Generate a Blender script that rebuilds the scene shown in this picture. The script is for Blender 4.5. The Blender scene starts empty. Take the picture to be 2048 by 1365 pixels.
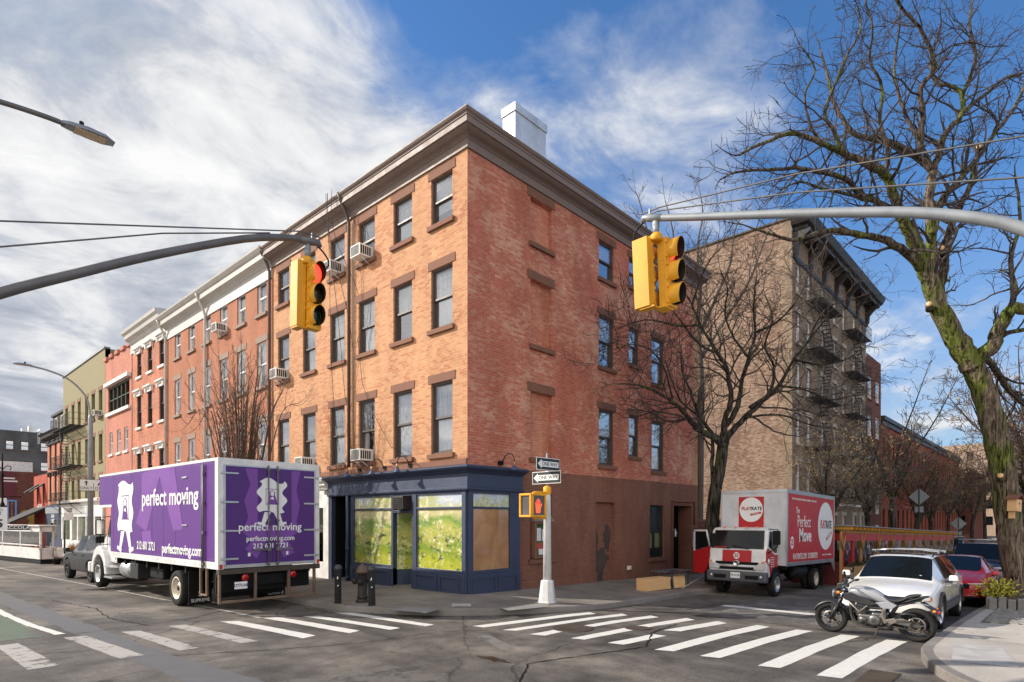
import bpy, bmesh, math, random
from mathutils import Vector, Matrix
PI = math.pi
R = math.radians
sc = bpy.context.scene
COL = sc.collection
rnd = random.Random(7)

# ------------------------------------------------------------------ camera
CAM = Vector((-11.146, -12.022, 2.15))
YAW = R(-47.077)
FW = Vector((0.73227, 0.68101, 0)); RT = Vector((0.68101, -0.73227, 0))
cd = bpy.data.cameras.new('camera'); cam = bpy.data.objects.new('camera', cd); COL.objects.link(cam)
cam.location = CAM; cam.rotation_euler = (R(90), 0, YAW)
cd.sensor_width = 36; cd.lens = 36*1200/2048; cd.shift_y = 356.5/2048; cd.clip_end = 3000; cd.clip_start = 0.1
sc.camera = cam
def at(px, py, d):   # point at an image pixel and camera depth, used to lay out the trees
    return CAM + FW*d + RT*((px-1024)/1200*d) + Vector((0, 0, (1039-py)/1200*d))

# ------------------------------------------------------------------ mesh builder
class MB:
    def __init__(s):
        s.v = []; s.f = []; s.m = []; s.uv = []; s.M = None; s.has_uv = False; s.sm = []
    def add(s, vs, fs, mi=0, uvs=None, smooth=False):
        b = len(s.v)
        if s.M is not None: vs = [s.M @ Vector(v) for v in vs]
        s.v.extend([tuple(v) for v in vs])
        for i, f in enumerate(fs):
            s.f.append([b+k for k in f]); s.m.append(mi); s.sm.append(smooth)
            if uvs: s.uv.append(uvs[i]); s.has_uv = True
            else: s.uv.append(None)
        return s
    def box(s, x0, x1, y0, y1, z0, z1, mi=0):
        if x0 > x1: x0, x1 = x1, x0
        if y0 > y1: y0, y1 = y1, y0
        if z0 > z1: z0, z1 = z1, z0
        v = [(x0,y0,z0),(x1,y0,z0),(x1,y1,z0),(x0,y1,z0),(x0,y0,z1),(x1,y0,z1),(x1,y1,z1),(x0,y1,z1)]
        f = [(0,3,2,1),(4,5,6,7),(0,1,5,4),(1,2,6,5),(2,3,7,6),(3,0,4,7)]
        uv = [[(v[k][0]+v[k][1]*.37, v[k][1]) for k in q] for q in f[:2]] + [[((v[k][0] if i in (0, 2) else v[k][1]), v[k][2]) for k in q] for i, q in enumerate(f[2:])]
        return s.add(v, f, mi, uv)
    def taper(s, cx, cy, z0, z1, a0, b0, a1, b1, mi=0):
        v = [(cx-a0,cy-b0,z0),(cx+a0,cy-b0,z0),(cx+a0,cy+b0,z0),(cx-a0,cy+b0,z0),(cx-a1,cy-b1,z1),(cx+a1,cy-b1,z1),(cx+a1,cy+b1,z1),(cx-a1,cy+b1,z1)]
        return s.add(v, [(0,3,2,1),(4,5,6,7),(0,1,5,4),(1,2,6,5),(2,3,7,6),(3,0,4,7)], mi)
    def quad(s, a, b, c, d, mi=0, uv=None):
        return s.add([a,b,c,d], [(0,1,2,3)], mi, [uv] if uv else None)
    def prism(s, poly, ax, a0, a1, mi=0):   # poly 2D; ax = axis of extrusion
        n = len(poly)
        def p(q, t):
            return {'x': (t, q[0], q[1]), 'y': (q[0], t, q[1]), 'z': (q[0], q[1], t)}[ax]
        v = [p(q, a0) for q in poly] + [p(q, a1) for q in poly]
        ar = sum(poly[i][0]*poly[(i+1) % n][1]-poly[(i+1) % n][0]*poly[i][1] for i in range(n))
        flip = (ar > 0) != (ax == 'y')
        if a1 < a0: flip = not flip
        c0 = list(range(n)); c1 = list(range(n, 2*n))
        fs = [c0[::-1], c1] + [(i, (i+1) % n, n+(i+1) % n, n+i) for i in range(n)]
        if not flip: fs = [f[::-1] for f in fs]
        return s.add(v, fs, mi)
    def tube(s, pts, rad, n=8, mi=0, cap=True):
        pts = [Vector(p) for p in pts]
        if not isinstance(rad, (list, tuple)): rad = [rad]*len(pts)
        vs = []; fs = []
        d0 = (pts[1]-pts[0]).normalized()
        a = d0.orthogonal().normalized()
        for i, p in enumerate(pts):
            if i == 0: d = d0
            elif i == len(pts)-1: d = (pts[i]-pts[i-1]).normalized()
            else: d = (pts[i+1]-pts[i-1]).normalized()
            a = (a-d*a.dot(d))
            a = a.normalized() if a.length > 1e-6 else d.orthogonal().normalized()
            b = d.cross(a)
            for k in range(n):
                t = 2*PI*k/n
                vs.append(p+(a*math.cos(t)+b*math.sin(t))*rad[i])
        for i in range(len(pts)-1):
            for k in range(n):
                fs.append((i*n+k, i*n+(k+1) % n, (i+1)*n+(k+1) % n, (i+1)*n+k))
        if cap: fs.append(tuple(range(n))[::-1]); fs.append(tuple(range((len(pts)-1)*n, len(pts)*n)))
        return s.add(vs, fs, mi, None, True)
    def lathe(s, prof, c=(0,0,0), ax='z', n=24, mi=0, smooth=True, cap=True):  # prof: (radius, along)
        vs = []; fs = []
        for r, h in prof:
            for k in range(n):
                t = 2*PI*k/n; u, w = r*math.cos(t), r*math.sin(t)
                q = {'z': (u, w, h), 'y': (w, h, u), 'x': (h, u, w)}[ax]
                vs.append((q[0]+c[0], q[1]+c[1], q[2]+c[2]))
        for i in range(len(prof)-1):
            for k in range(n):
                fs.append((i*n+k, i*n+(k+1) % n, (i+1)*n+(k+1) % n, (i+1)*n+k))
        if cap: fs.append(tuple(range(n))[::-1]); fs.append(tuple(range((len(prof)-1)*n, len(prof)*n)))
        return s.add(vs, fs, mi, None, smooth)
    def build(s, name, mats, parent=None, bevel=0, loc=None, shift=None, subsurf=0, weld=False):
        me = bpy.data.meshes.new(name)
        v = s.v
        if shift is not None: v = [(a-shift[0], b-shift[1], c-shift[2]) for a, b, c in v]
        me.from_pydata(v, [], s.f)
        if not isinstance(mats, (list, tuple)): mats = [mats]
        for m in mats: me.materials.append(m)
        me.polygons.foreach_set('material_index', s.m)
        me.polygons.foreach_set('use_smooth', s.sm)
        if s.has_uv:
            l = me.uv_layers.new(name='UVMap'); i = 0; out = []
            for f, uv in zip(s.f, s.uv):
                for k in range(len(f)): out.extend(uv[k] if uv else (0, 0))
            l.data.foreach_set('uv', out)
        me.update()
        o = bpy.data.objects.new(name, me); COL.objects.link(o)
        if parent is not None: o.parent = parent
        if loc is not None: o.location = loc
        if bevel:
            b = o.modifiers.new('bevel', 'BEVEL'); b.width = bevel; b.segments = 2; b.limit_method = 'ANGLE'; b.angle_limit = R(40)
            b.harden_normals = False
        if subsurf:
            q = o.modifiers.new('subd', 'SUBSURF'); q.levels = q.render_levels = subsurf
        return o

def thing(name, label, cat, loc=(0,0,0), rot=(0,0,0), group=None):
    o = bpy.data.objects.new(name, None); COL.objects.link(o)
    o.location = loc; o.rotation_euler = rot if isinstance(rot, (tuple, list)) else (0, 0, rot)
    o['label'] = label; o['category'] = cat; o.empty_display_size = .2
    if group: o['group'] = group
    return o
def tag(o, label, cat, group=None, kind=None):
    o['label'] = label; o['category'] = cat
    if group: o['group'] = group
    if kind: o['kind'] = kind
    return o
def struct(o, label=None):
    o['kind'] = 'structure'
    if label: o['label'] = label
    return o
def child(name, data, parent, loc=(0,0,0), rot=(0,0,0)):
    o = bpy.data.objects.new(name, data); COL.objects.link(o); o.parent = parent; o.location = loc; o.rotation_euler = rot
    return o
def kids(o): return [c for c in COL.objects if c.parent == o]
def copy_tree(o, parent=None, ch=None):
    if ch is None:
        ch = {}
        for c in COL.objects:
            if c.parent: ch.setdefault(c.parent.name, []).append(c)
    c = o.copy(); COL.objects.link(c); c.parent = parent
    for k in ch.get(o.name, []): copy_tree(k, c, ch)
    return c

# ------------------------------------------------------------------ materials
def S(r, g, b):   # sRGB 0-255 to linear
    f = lambda c: (c/255/12.92) if c/255 <= .04045 else ((c/255+.055)/1.055)**2.4
    return (f(r), f(g), f(b))
def nm(name):
    m = bpy.data.materials.new(name); m.use_nodes = True
    return m, m.node_tree, m.node_tree.nodes['Principled BSDF']
def ramp(nt, fac, stops):
    r = nt.nodes.new('ShaderNodeValToRGB'); e = r.color_ramp.elements
    while len(e) < len(stops): e.new(.5)
    for i, (p, c) in enumerate(stops):
        e[i].position = p; e[i].color = (c[0], c[1], c[2], 1) if isinstance(c, tuple) else (c, c, c, 1)
    nt.links.new(fac, r.inputs[0]); return r.outputs[0]
def mixc(nt, fac, a, b, mode='MIX'):
    n = nt.nodes.new('ShaderNodeMix'); n.data_type = 'RGBA'; n.blend_type = mode
    for sock, val in ((n.inputs[0], fac), (n.inputs[6], a), (n.inputs[7], b)):
        if isinstance(val, (int, float)): sock.default_value = val
        elif isinstance(val, tuple): sock.default_value = (*val[:3], 1)
        else: nt.links.new(val, sock)
    return n.outputs[2]
def tex(nt, coord='Object', scale=(1,1,1), kind='ShaderNodeTexNoise', sc_=5, detail=4, rough=.55, **kw):
    tc = nt.nodes.new('ShaderNodeTexCoord'); mp = nt.nodes.new('ShaderNodeMapping'); mp.inputs['Scale'].default_value = scale
    nt.links.new(tc.outputs[coord], mp.inputs[0]); n = nt.nodes.new(kind); nt.links.new(mp.outputs[0], n.inputs['Vector'])
    n.inputs['Scale'].default_value = sc_
    if 'Detail' in n.inputs: n.inputs['Detail'].default_value = detail
    if 'Roughness' in n.inputs: n.inputs['Roughness'].default_value = rough
    return n
def bump(nt, b, h, strength=.3, dist=.01):
    n = nt.nodes.new('ShaderNodeBump'); n.inputs['Strength'].default_value = strength; n.inputs['Distance'].default_value = dist
    nt.links.new(h, n.inputs['Height']); nt.links.new(n.outputs[0], b.inputs['Normal'])
def mat(name, c, rough=.6, metal=0, var=.15, sc_=3, bmp=0, dirt=0, spec=.5, coat=0, scale=(1,1,1)):
    m, nt, b = nm(name)
    n = tex(nt, 'Object', scale, sc_=sc_, detail=5, rough=.6)
    col = ramp(nt, n.outputs[0], [(.3, tuple(x*(1-var) for x in c)), (.7, tuple(min(1, x*(1+var)) for x in c))])
    if dirt:
        d = tex(nt, 'Object', (1,1,.35), sc_=1.7, detail=8, rough=.7)
        k = ramp(nt, d.outputs[0], [(.5, 0.0), (.75, 1.0)])
        mu = nt.nodes.new('ShaderNodeMath'); mu.operation = 'MULTIPLY'; mu.inputs[1].default_value = dirt
        nt.links.new(k, mu.inputs[0]); col = mixc(nt, mu.outputs[0], col, tuple(x*.25+.02 for x in c))
    nt.links.new(col, b.inputs['Base Color'])
    b.inputs['Metallic'].default_value = metal; b.inputs['Specular IOR Level'].default_value = spec
    b.inputs['Coat Weight'].default_value = coat; b.inputs['Coat Roughness'].default_value = .04
    rr = ramp(nt, n.outputs[0], [(.3, max(0, rough-.07)), (.7, min(1, rough+.07))]); nt.links.new(rr, b.inputs['Roughness'])
    if bmp: bump(nt, b, tex(nt, 'Object', scale, sc_=sc_*8, detail=3).outputs[0], bmp, .01)
    return m
def brick(name, base, dark, mortar, worn=None, worn_amt=.5, lum=.25, streak=.2, wsc=.6, thresh=(.46,.6), fine=(.4,.62), extra=None, lowred=None):
    """painted or bare brick, coordinates in metres from the wall's UVs"""
    m, nt, b = nm(name)
    tc = nt.nodes.new('ShaderNodeTexCoord')
    bt = nt.nodes.new('ShaderNodeTexBrick'); nt.links.new(tc.outputs['UV'], bt.inputs['Vector'])
    bt.inputs['Scale'].default_value = 1; bt.inputs['Brick Width'].default_value = .215; bt.inputs['Row Height'].default_value = .075
    bt.inputs['Mortar Size'].default_value = .0075; bt.inputs['Mortar Smooth'].default_value = .3; bt.inputs['Bias'].default_value = -.1
    bt.inputs['Color1'].default_value = (*base, 1); bt.inputs['Color2'].default_value = (*dark, 1); bt.inputs['Mortar'].default_value = (*mortar, 1)
    col = bt.outputs['Color']
    if worn:
        b2 = nt.nodes.new('ShaderNodeTexBrick'); nt.links.new(tc.outputs['UV'], b2.inputs['Vector'])
        for k_ in ('Scale', 'Brick Width', 'Row Height', 'Mortar Size', 'Mortar Smooth'): b2.inputs[k_].default_value = bt.inputs[k_].default_value
        b2.inputs['Color1'].default_value = (0,0,0,1); b2.inputs['Color2'].default_value = (1,1,1,1); b2.inputs['Mortar'].default_value = (.5,.5,.5,1)
        n1 = tex(nt, 'UV', (1, 1, 1), sc_=wsc, detail=8, rough=.66)
        n2 = tex(nt, 'UV', (1, 2.0, 1), sc_=5.5, detail=4, rough=.7)
        def M2(op, x, y):
            q = nt.nodes.new('ShaderNodeMath'); q.operation = op
            for i, v_ in enumerate((x, y)):
                if isinstance(v_, (int, float)): q.inputs[i].default_value = v_
                else: nt.links.new(v_, q.inputs[i])
            return q.outputs[0]
        sm = M2('ADD', M2('ADD', M2('MULTIPLY', n1.outputs[0], 1.5), M2('MULTIPLY', b2.outputs['Color'], .34)), M2('MULTIPLY', n2.outputs[0], .55))
        rr = ramp(nt, M2('SUBTRACT', sm, .7), [(thresh[0], 0.0), (thresh[1], 1.0)])
        w = mixc(nt, bt.outputs['Fac'], worn, tuple(x*.8 for x in worn))
        col = mixc(nt, M2('MULTIPLY', rr, worn_amt), col, w)
    if extra:   # a third tone in broad patches (peeled to bare brick or whitish bloom)
        n4 = tex(nt, 'UV', (1, 1.6, 1), sc_=.9, detail=8, rough=.7)
        k = ramp(nt, n4.outputs[0], [(extra[1], 0.0), (extra[1]+.09, extra[2])])
        col = mixc(nt, k, col, extra[0])
    n3 = tex(nt, 'UV', (1, .25, 1), sc_=1.1, detail=6, rough=.65)
    s_ = ramp(nt, n3.outputs[0], [(.35, 1-streak), (.65, 1+streak*.4)])
    col = mixc(nt, 1.0, col, s_, 'MULTIPLY')
    n5 = tex(nt, 'UV', (4.6, 13.3, 1), sc_=1, detail=0)
    s5 = ramp(nt, n5.outputs[0], [(.3, 1-lum*.6), (.7, 1+lum*.6)])
    col = mixc(nt, 1.0, col, s5, 'MULTIPLY')
    nt.links.new(col, b.inputs['Base Color']); b.inputs['Roughness'].default_value = .85; b.inputs['Specular IOR Level'].default_value = .25
    h = nt.nodes.new('ShaderNodeMath'); h.operation = 'SUBTRACT'; h.inputs[0].default_value = 1; nt.links.new(bt.outputs['Fac'], h.inputs[1])
    h2 = nt.nodes.new('ShaderNodeMath'); h2.operation = 'ADD'; nt.links.new(h.outputs[0], h2.inputs[0])
    n6 = tex(nt, 'UV', (1,1,1), sc_=14, detail=4); nt.links.new(n6.outputs[0], h2.inputs[1])
    bump(nt, b, h2.outputs[0], .6, .008)
    return m
def glassmat(name, tint=(.97,.98,.98), dark=0.0, rough=.02, extra=.08):
    m, nt, b = nm(name); nt.nodes.remove(b); out = nt.nodes['Material Output']
    tr = nt.nodes.new('ShaderNodeBsdfTransparent'); tr.inputs[0].default_value = (*tint, 1)
    gl = nt.nodes.new('ShaderNodeBsdfGlossy'); gl.inputs['Roughness'].default_value = rough; gl.inputs[0].default_value = (1,1,1,1)
    fr = nt.nodes.new('ShaderNodeFresnel'); fr.inputs[0].default_value = 1.55
    ad = nt.nodes.new('ShaderNodeMath'); ad.operation = 'ADD'; ad.inputs[1].default_value = extra; ad.use_clamp = True
    nt.links.new(fr.outputs[0], ad.inputs[0])
    mx = nt.nodes.new('ShaderNodeMixShader'); nt.links.new(ad.outputs[0], mx.inputs[0]); nt.links.new(tr.outputs[0], mx.inputs[1]); nt.links.new(gl.outputs[0], mx.inputs[2])
    # old panes are never flat: a gentle ripple breaks the reflections
    n = tex(nt, 'Object', (1,1,1), sc_=2.2, detail=2); bp = nt.nodes.new('ShaderNodeBump'); bp.inputs['Strength'].default_value = .12; bp.inputs['Distance'].default_value = .02
    nt.links.new(n.outputs[0], bp.inputs['Height']); nt.links.new(bp.outputs[0], gl.inputs['Normal'])
    nt.links.new(mx.outputs[0], out.inputs[0]); return m
def emit(name, c, s):
    m, nt, b = nm(name); b.inputs['Base Color'].default_value = (*c, 1); b.inputs['Emission Color'].default_value = (*c, 1); b.inputs['Emission Strength'].default_value = s
    return m

M = {}
M['black'] = mat('black_paint', (.008,.008,.008), .6, spec=.2)
M['iron'] = mat('black_iron', (.02,.018,.017), .6, bmp=.2)
M['dark'] = mat('dark_interior', (.01,.01,.01), .9)
M['rubber'] = mat('rubber', (.022,.021,.020), .85, bmp=.3, dirt=.3, spec=.2)
M['plastic'] = mat('grey_black_plastic', (.025,.025,.026), .6, spec=.3)
M['white'] = mat('white_paint', (.72,.71,.68), .5, dirt=.12)
M['whitetrim'] = mat('white_trim', (.78,.75,.70), .55, dirt=.25)
M['navy'] = mat('navy_paint', S(54,64,88), .5, var=.12, dirt=.35, bmp=.15)
M['brownstone'] = mat('brownstone', S(122,84,66), .85, var=.15, bmp=.3)
M['palestone'] = mat('weathered_grey_brownstone', S(138,118,104), .85, var=.15)
M['palestone2'] = mat('buff_stone_trim', S(170,158,140), .85, var=.12)
M['corbrown'] = mat('cornice_brown', S(128,112,104), .6, var=.08, dirt=.2)
M['winframe'] = mat('window_frame_brown', S(78,68,64), .5)
M['winwhite'] = mat('window_frame_white', S(215,215,215), .5)
M['windark'] = mat('window_frame_dark', S(48,42,40), .5)
M['curtain'] = mat('curtain', (.93,.93,.93), .9, var=.10, sc_=1.2, scale=(14,14,1.2))
M['shadewarm'] = M['curtain']
M['shade'] = mat('roller_shade', (.75,.75,.74), .9, var=.05)
M['steel'] = mat('galvanised_steel', (.27,.29,.31), .55, .3, var=.15, dirt=.2)
M['darksteel'] = mat('weathered_arm_steel', (.16,.15,.145), .55, .4, dirt=.2)
M['chrome'] = mat('chrome', (.7,.7,.7), .12, 1, var=.05)
M['alu'] = mat('aluminium', (.5,.5,.5), .35, .8, dirt=.2)
M['yellow'] = mat('signal_yellow', (.78,.37,.012), .55, var=.10, dirt=.35, sc_=5)
M['redpaint'] = mat('red_vinyl', S(178,28,32), .45, var=.05, dirt=.1)
M['carred'] = mat('car_red', (.46,.008,.010), .3, coat=.6, var=.03)
M['carwhite'] = mat('car_white', (.72,.70,.67), .25, coat=1, var=.02)
M['cargrey'] = mat('car_grey', (.020,.020,.022), .45, coat=.1, spec=.25, var=.04)
M['carnavy'] = mat('car_navy', (.03,.035,.05), .25, coat=.8, var=.04)
M['cladding'] = mat('grey_cladding', S(72,66,62), .6)
M['carglass'] = mat('car_glass', (.006,.008,.009), .05, spec=.34, coat=0, var=.1)
M['rustybar'] = mat('rusty_steel_bar', (.20,.13,.09), .7, .3, var=.3, dirt=.4)
M['plasticgrey'] = mat('grey_bumper_plastic', (.075,.08,.09), .5)
M['glass'] = glassmat('window_glass', extra=.33)
M['shopglass'] = glassmat('shop_glass', (.9,.92,.92), extra=.02)
M['purple'] = mat('purple_vinyl', S(88,34,124), .4, var=.05, dirt=.05)
M['purple2'] = mat('light_purple_vinyl', S(118,66,150), .4, var=.05)
M['purple3'] = mat('dark_purple_vinyl', S(76,30,112), .4, var=.05)
M['signwhite'] = mat('sign_white', (.78,.78,.76), .4, var=.03)
M['signblack'] = mat('sign_black', (.02,.02,.02), .4)
M['lens_amber'] = mat('amber_lens', (.8,.22,.02), .2, coat=.6)
M['lens_red'] = mat('red_lens', (.45,.01,.01), .25, coat=.6)
M['lens_clear'] = mat('clear_lens', (.62,.62,.6), .12, metal=.3, coat=1)
M['wood'] = mat('wood_veneer', S(214,172,122), .55, var=.1, scale=(1.5,1.5,14), sc_=2)
M['lumber'] = mat('lumber', S(176,138,84), .8, var=.15)
M['yellowwood'] = mat('yellow_rafter_paint', S(205,150,50), .7)
M['gasket'] = M['black']

# ------------------------------------------------------------------ world: Nishita sky with procedural cloud
SUN_AZ = math.atan2(0.80, -0.60)     # direction towards the sun in the xy plane
SUN_EL = R(30)
w = bpy.data.worlds.new('World'); sc.world = w; w.use_nodes = True
nt = w.node_tree; bg = nt.nodes['Background']
sky = nt.nodes.new('ShaderNodeTexSky'); sky.sky_type = 'NISHITA'; sky.sun_disc = False
sky.sun_elevation = SUN_EL; sky.sun_rotation = PI/2-SUN_AZ; sky.air_density = 1.0; sky.dust_density = .6; sky.ozone_density = 2.2
tc = nt.nodes.new('ShaderNodeTexCoord')
sep = nt.nodes.new('ShaderNodeSeparateXYZ'); nt.links.new(tc.outputs['Generated'], sep.inputs[0])
def mth(op, a, b=None, clamp=False):
    n = nt.nodes.new('ShaderNodeMath'); n.operation = op; n.use_clamp = clamp
    for i, x in enumerate((a, b)):
        if x is None: continue
        if isinstance(x, (int, float)): n.inputs[i].default_value = x
        else: nt.links.new(x, n.inputs[i])
    return n.outputs[0]
zz = mth('ADD', mth('MAXIMUM', sep.outputs[2], 0.0), .22)
cx = mth('DIVIDE', sep.outputs[0], zz); cy = mth('DIVIDE', sep.outputs[1], zz)
comb = nt.nodes.new('ShaderNodeCombineXYZ'); nt.links.new(cx, comb.inputs[0]); nt.links.new(cy, comb.inputs[1])
mp = nt.nodes.new('ShaderNodeMapping'); mp.inputs['Rotation'].default_value = (0, 0, R(38)); mp.inputs['Scale'].default_value = (1.0, 1.25, 1); mp.inputs['Location'].default_value = (3.1, 1.7, 0)
nt.links.new(comb.outputs[0], mp.inputs[0])
n1 = nt.nodes.new('ShaderNodeTexNoise'); n1.inputs['Scale'].default_value = 1.35; n1.inputs['Detail'].default_value = 9; n1.inputs['Roughness'].default_value = .56; n1.inputs['Distortion'].default_value = .35
nt.links.new(mp.outputs[0], n1.inputs['Vector'])
n2 = nt.nodes.new('ShaderNodeTexNoise'); n2.inputs['Scale'].default_value = 3.0; n2.inputs['Detail'].default_value = 10; n2.inputs['Roughness'].default_value = .62; n2.inputs['Distortion'].default_value = .5
nt.links.new(mp.outputs[0], n2.inputs['Vector'])
front = mth('ADD', mth('MULTIPLY', sep.outputs[0], -.73), mth('MULTIPLY', sep.outputs[1], -.68))  # grows towards the sky behind the camera
# more cloud towards the west of the street (-x+y), clearer to the east
side = mth('MULTIPLY', mth('ADD', mth('MULTIPLY', sep.outputs[0], -.681), mth('MULTIPLY', sep.outputs[1], .7323)), .28)
low = mth('MULTIPLY', mth('SUBTRACT', .42, sep.outputs[2]), .34)
cov = mth('ADD', mth('ADD', mth('ADD', mth('ADD', mth('MULTIPLY', n1.outputs[0], .8), mth('MULTIPLY', n2.outputs[0], .32)), side), low), mth('MULTIPLY', mth('MAXIMUM', front, 0.0), .35))  # last term adds cloud behind the camera, out of view
covr = ramp(nt, cov, [(.44, 0.0), (.51, .30), (.58, .85), (.67, 1.0)])
tone = ramp(nt, mth('ADD', mth('MULTIPLY', n2.outputs[0], .6), mth('MULTIPLY', n1.outputs[0], .4)), [(.38, (1.9, 2.15, 2.6)), (.48, (2.9, 3.08, 3.42)), (.55, (4.2, 4.25, 4.35)), (.63, (5.0, 5.0, 5.0))])
# unseen clouds behind the camera, made brighter to lift the shaded walls
unseen_boost = ramp(nt, mth('ADD', mth('MULTIPLY', front, .5), .5), [(.48, 1.0), (.8, 2.2)])
tone = mixc(nt, 1.0, tone, unseen_boost, 'MULTIPLY')
tone = mixc(nt, ramp(nt, mth('ADD', mth('MULTIPLY', front, .5), .5), [(.5, 0.0), (.75, 1.0)]), tone, mixc(nt, 1.0, tone, (1.08, 1.0, .90), 'MULTIPLY'))  # the same unseen clouds, warmed so the fill is less blue
tint = mixc(nt, 1.0, sky.outputs[0], (.46, .74, 1.0), 'MULTIPLY')
tint = mixc(nt, ramp(nt, sep.outputs[2], [(.0, .75), (.42, 0.0)]), tint, (2.3, 2.75, 3.4))
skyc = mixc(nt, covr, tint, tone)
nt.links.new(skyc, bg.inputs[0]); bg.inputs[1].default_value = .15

sd = bpy.data.lights.new('sun', 'SUN'); sd.energy = 4.6; sd.angle = R(.6); sd.color = (1, .925, .83)
sun = bpy.data.objects.new('sun', sd); COL.objects.link(sun)
sv = Vector((math.cos(SUN_AZ)*math.cos(SUN_EL), math.sin(SUN_AZ)*math.cos(SUN_EL), math.sin(SUN_EL)))
sun.rotation_euler = sv.to_track_quat('Z', 'Y').to_euler(); sun.location = (0, 0, 40)
sc.view_settings.view_transform = 'Standard'; sc.view_settings.look = 'None'; sc.view_settings.exposure = .38; sc.view_settings.gamma = 1

# ------------------------------------------------------------------ ground
def cl(x, a, b): return max(a, min(b, x))
def zr(x, y): return -.08-.022*cl(x, 0, 45)-.006*cl(y, 0, 60)
def zs(x, y):
    d = min(3.4, max(0, -x, -y) if (x < 0 or y < 0) else 0)
    if y < -9: d = 3.0
    return .12-.02*d-.022*cl(x, 0, 45)-.006*cl(y, 0, 60)

def asphalt():
    m, nt, b = nm('asphalt')
    n = tex(nt, 'Object', (1,1,1), sc_=.33, detail=8, rough=.62); n2 = tex(nt, 'Object', (1,1,1), sc_=60, detail=3, rough=.7)
    n4 = tex(nt, 'Object', (1, .18, 1), sc_=1.4, detail=6, rough=.6)
    c = ramp(nt, n.outputs[0], [(.32, (.052,.047,.043)), (.47, (.105,.093,.081)), (.56, (.150,.132,.111)), (.66, (.225,.196,.160))])
    c = mixc(nt, 1.0, c, ramp(nt, n4.outputs[0], [(.32, .74), (.68, 1.22)]), 'MULTIPLY')
    c = mixc(nt, 1.0, c, ramp(nt, n2.outputs[0], [(.35, .6), (.7, 1.45)]), 'MULTIPLY')
    n7 = tex(nt, 'Object', (1,1,1), sc_=2.6, detail=9, rough=.75); c = mixc(nt, 1.0, c, ramp(nt, n7.outputs[0], [(.36, .70), (.5, 1.0), (.66, 1.25)]), 'MULTIPLY')
    v = tex(nt, 'Object', (1,1,1), 'ShaderNodeTexVoronoi', .42); v.feature = 'DISTANCE_TO_EDGE'
    dn = tex(nt, 'Object', (1,1,1), sc_=1.7, detail=5)
    tc = nt.nodes.new('ShaderNodeTexCoord'); mv = nt.nodes.new('ShaderNodeMix'); mv.data_type = 'VECTOR'; mv.inputs[0].default_value = .3
    nt.links.new(tc.outputs['Object'], mv.inputs[4]); nt.links.new(dn.outputs[1], mv.inputs[5]); nt.links.new(mv.outputs[1], v.inputs['Vector'])
    k = ramp(nt, v.outputs['Distance'], [(.0, 1.0), (.009, 0.0)])
    g = ramp(nt, tex(nt, 'Object', (1,1,1), sc_=.25, detail=2).outputs[0], [(.42, 0.0), (.55, .95)])
    mm = nt.nodes.new('ShaderNodeMath'); mm.operation = 'MULTIPLY'; nt.links.new(k, mm.inputs[0]); nt.links.new(g, mm.inputs[1])
    c = mixc(nt, mm.outputs[0], c, (.02,.019,.018))
    nt.links.new(c, b.inputs['Base Color']); nt.links.new(ramp(nt, n.outputs[0], [(.3, .62), (.7, .88)]), b.inputs['Roughness'])
    b.inputs['Specular IOR Level'].default_value = .35
    bump(nt, b, n2.outputs[0], .45, .012)
    return m
M['asphalt'] = asphalt()
def concrete(name, lo, hi, jx=1.5, jy=1.5):
    m, nt, b = nm(name)
    n = tex(nt, 'Object', (1,1,1), sc_=.7, detail=8, rough=.65); n2 = tex(nt, 'Object', (1,1,1), sc_=45, detail=3)
    c = ramp(nt, n.outputs[0], [(.3, lo), (.68, hi)])
    c = mixc(nt, 1.0, c, ramp(nt, n2.outputs[0], [(.35, .85), (.7, 1.15)]), 'MULTIPLY')
    sp = tex(nt, 'Object', (1,1,1), sc_=5, detail=2); c = mixc(nt, ramp(nt, sp.outputs[0], [(.70, 0.0), (.74, .6)]), c, tuple(x*.4 for x in lo))
    if jx:
        bt = tex(nt, 'Object', (1,1,1), 'ShaderNodeTexBrick', 1); bt.offset = 0
        bt.inputs['Brick Width'].default_value = jx; bt.inputs['Row Height'].default_value = jy; bt.inputs['Mortar Size'].default_value = .012
        bt.inputs['Color1'].default_value = (1,1,1,1); bt.inputs['Color2'].default_value = (.82,.82,.83,1); bt.inputs['Mortar'].default_value = (.35,.35,.35,1)
        c = mixc(nt, 1.0, c, bt.outputs[0], 'MULTIPLY')
    nt.links.new(c, b.inputs['Base Color']); b.inputs['Roughness'].default_value = .85
    bump(nt, b, n2.outputs[0], .3, .006)
    return m
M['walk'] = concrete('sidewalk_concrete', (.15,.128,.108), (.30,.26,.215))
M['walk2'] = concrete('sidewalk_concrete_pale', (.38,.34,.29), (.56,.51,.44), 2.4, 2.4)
M['kerb'] = concrete('kerb_stone', (.14,.125,.11), (.27,.245,.22), 0)
M['ramp'] = concrete('ramp_concrete', (.18,.17,.16), (.3,.28,.26), 0)

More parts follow.
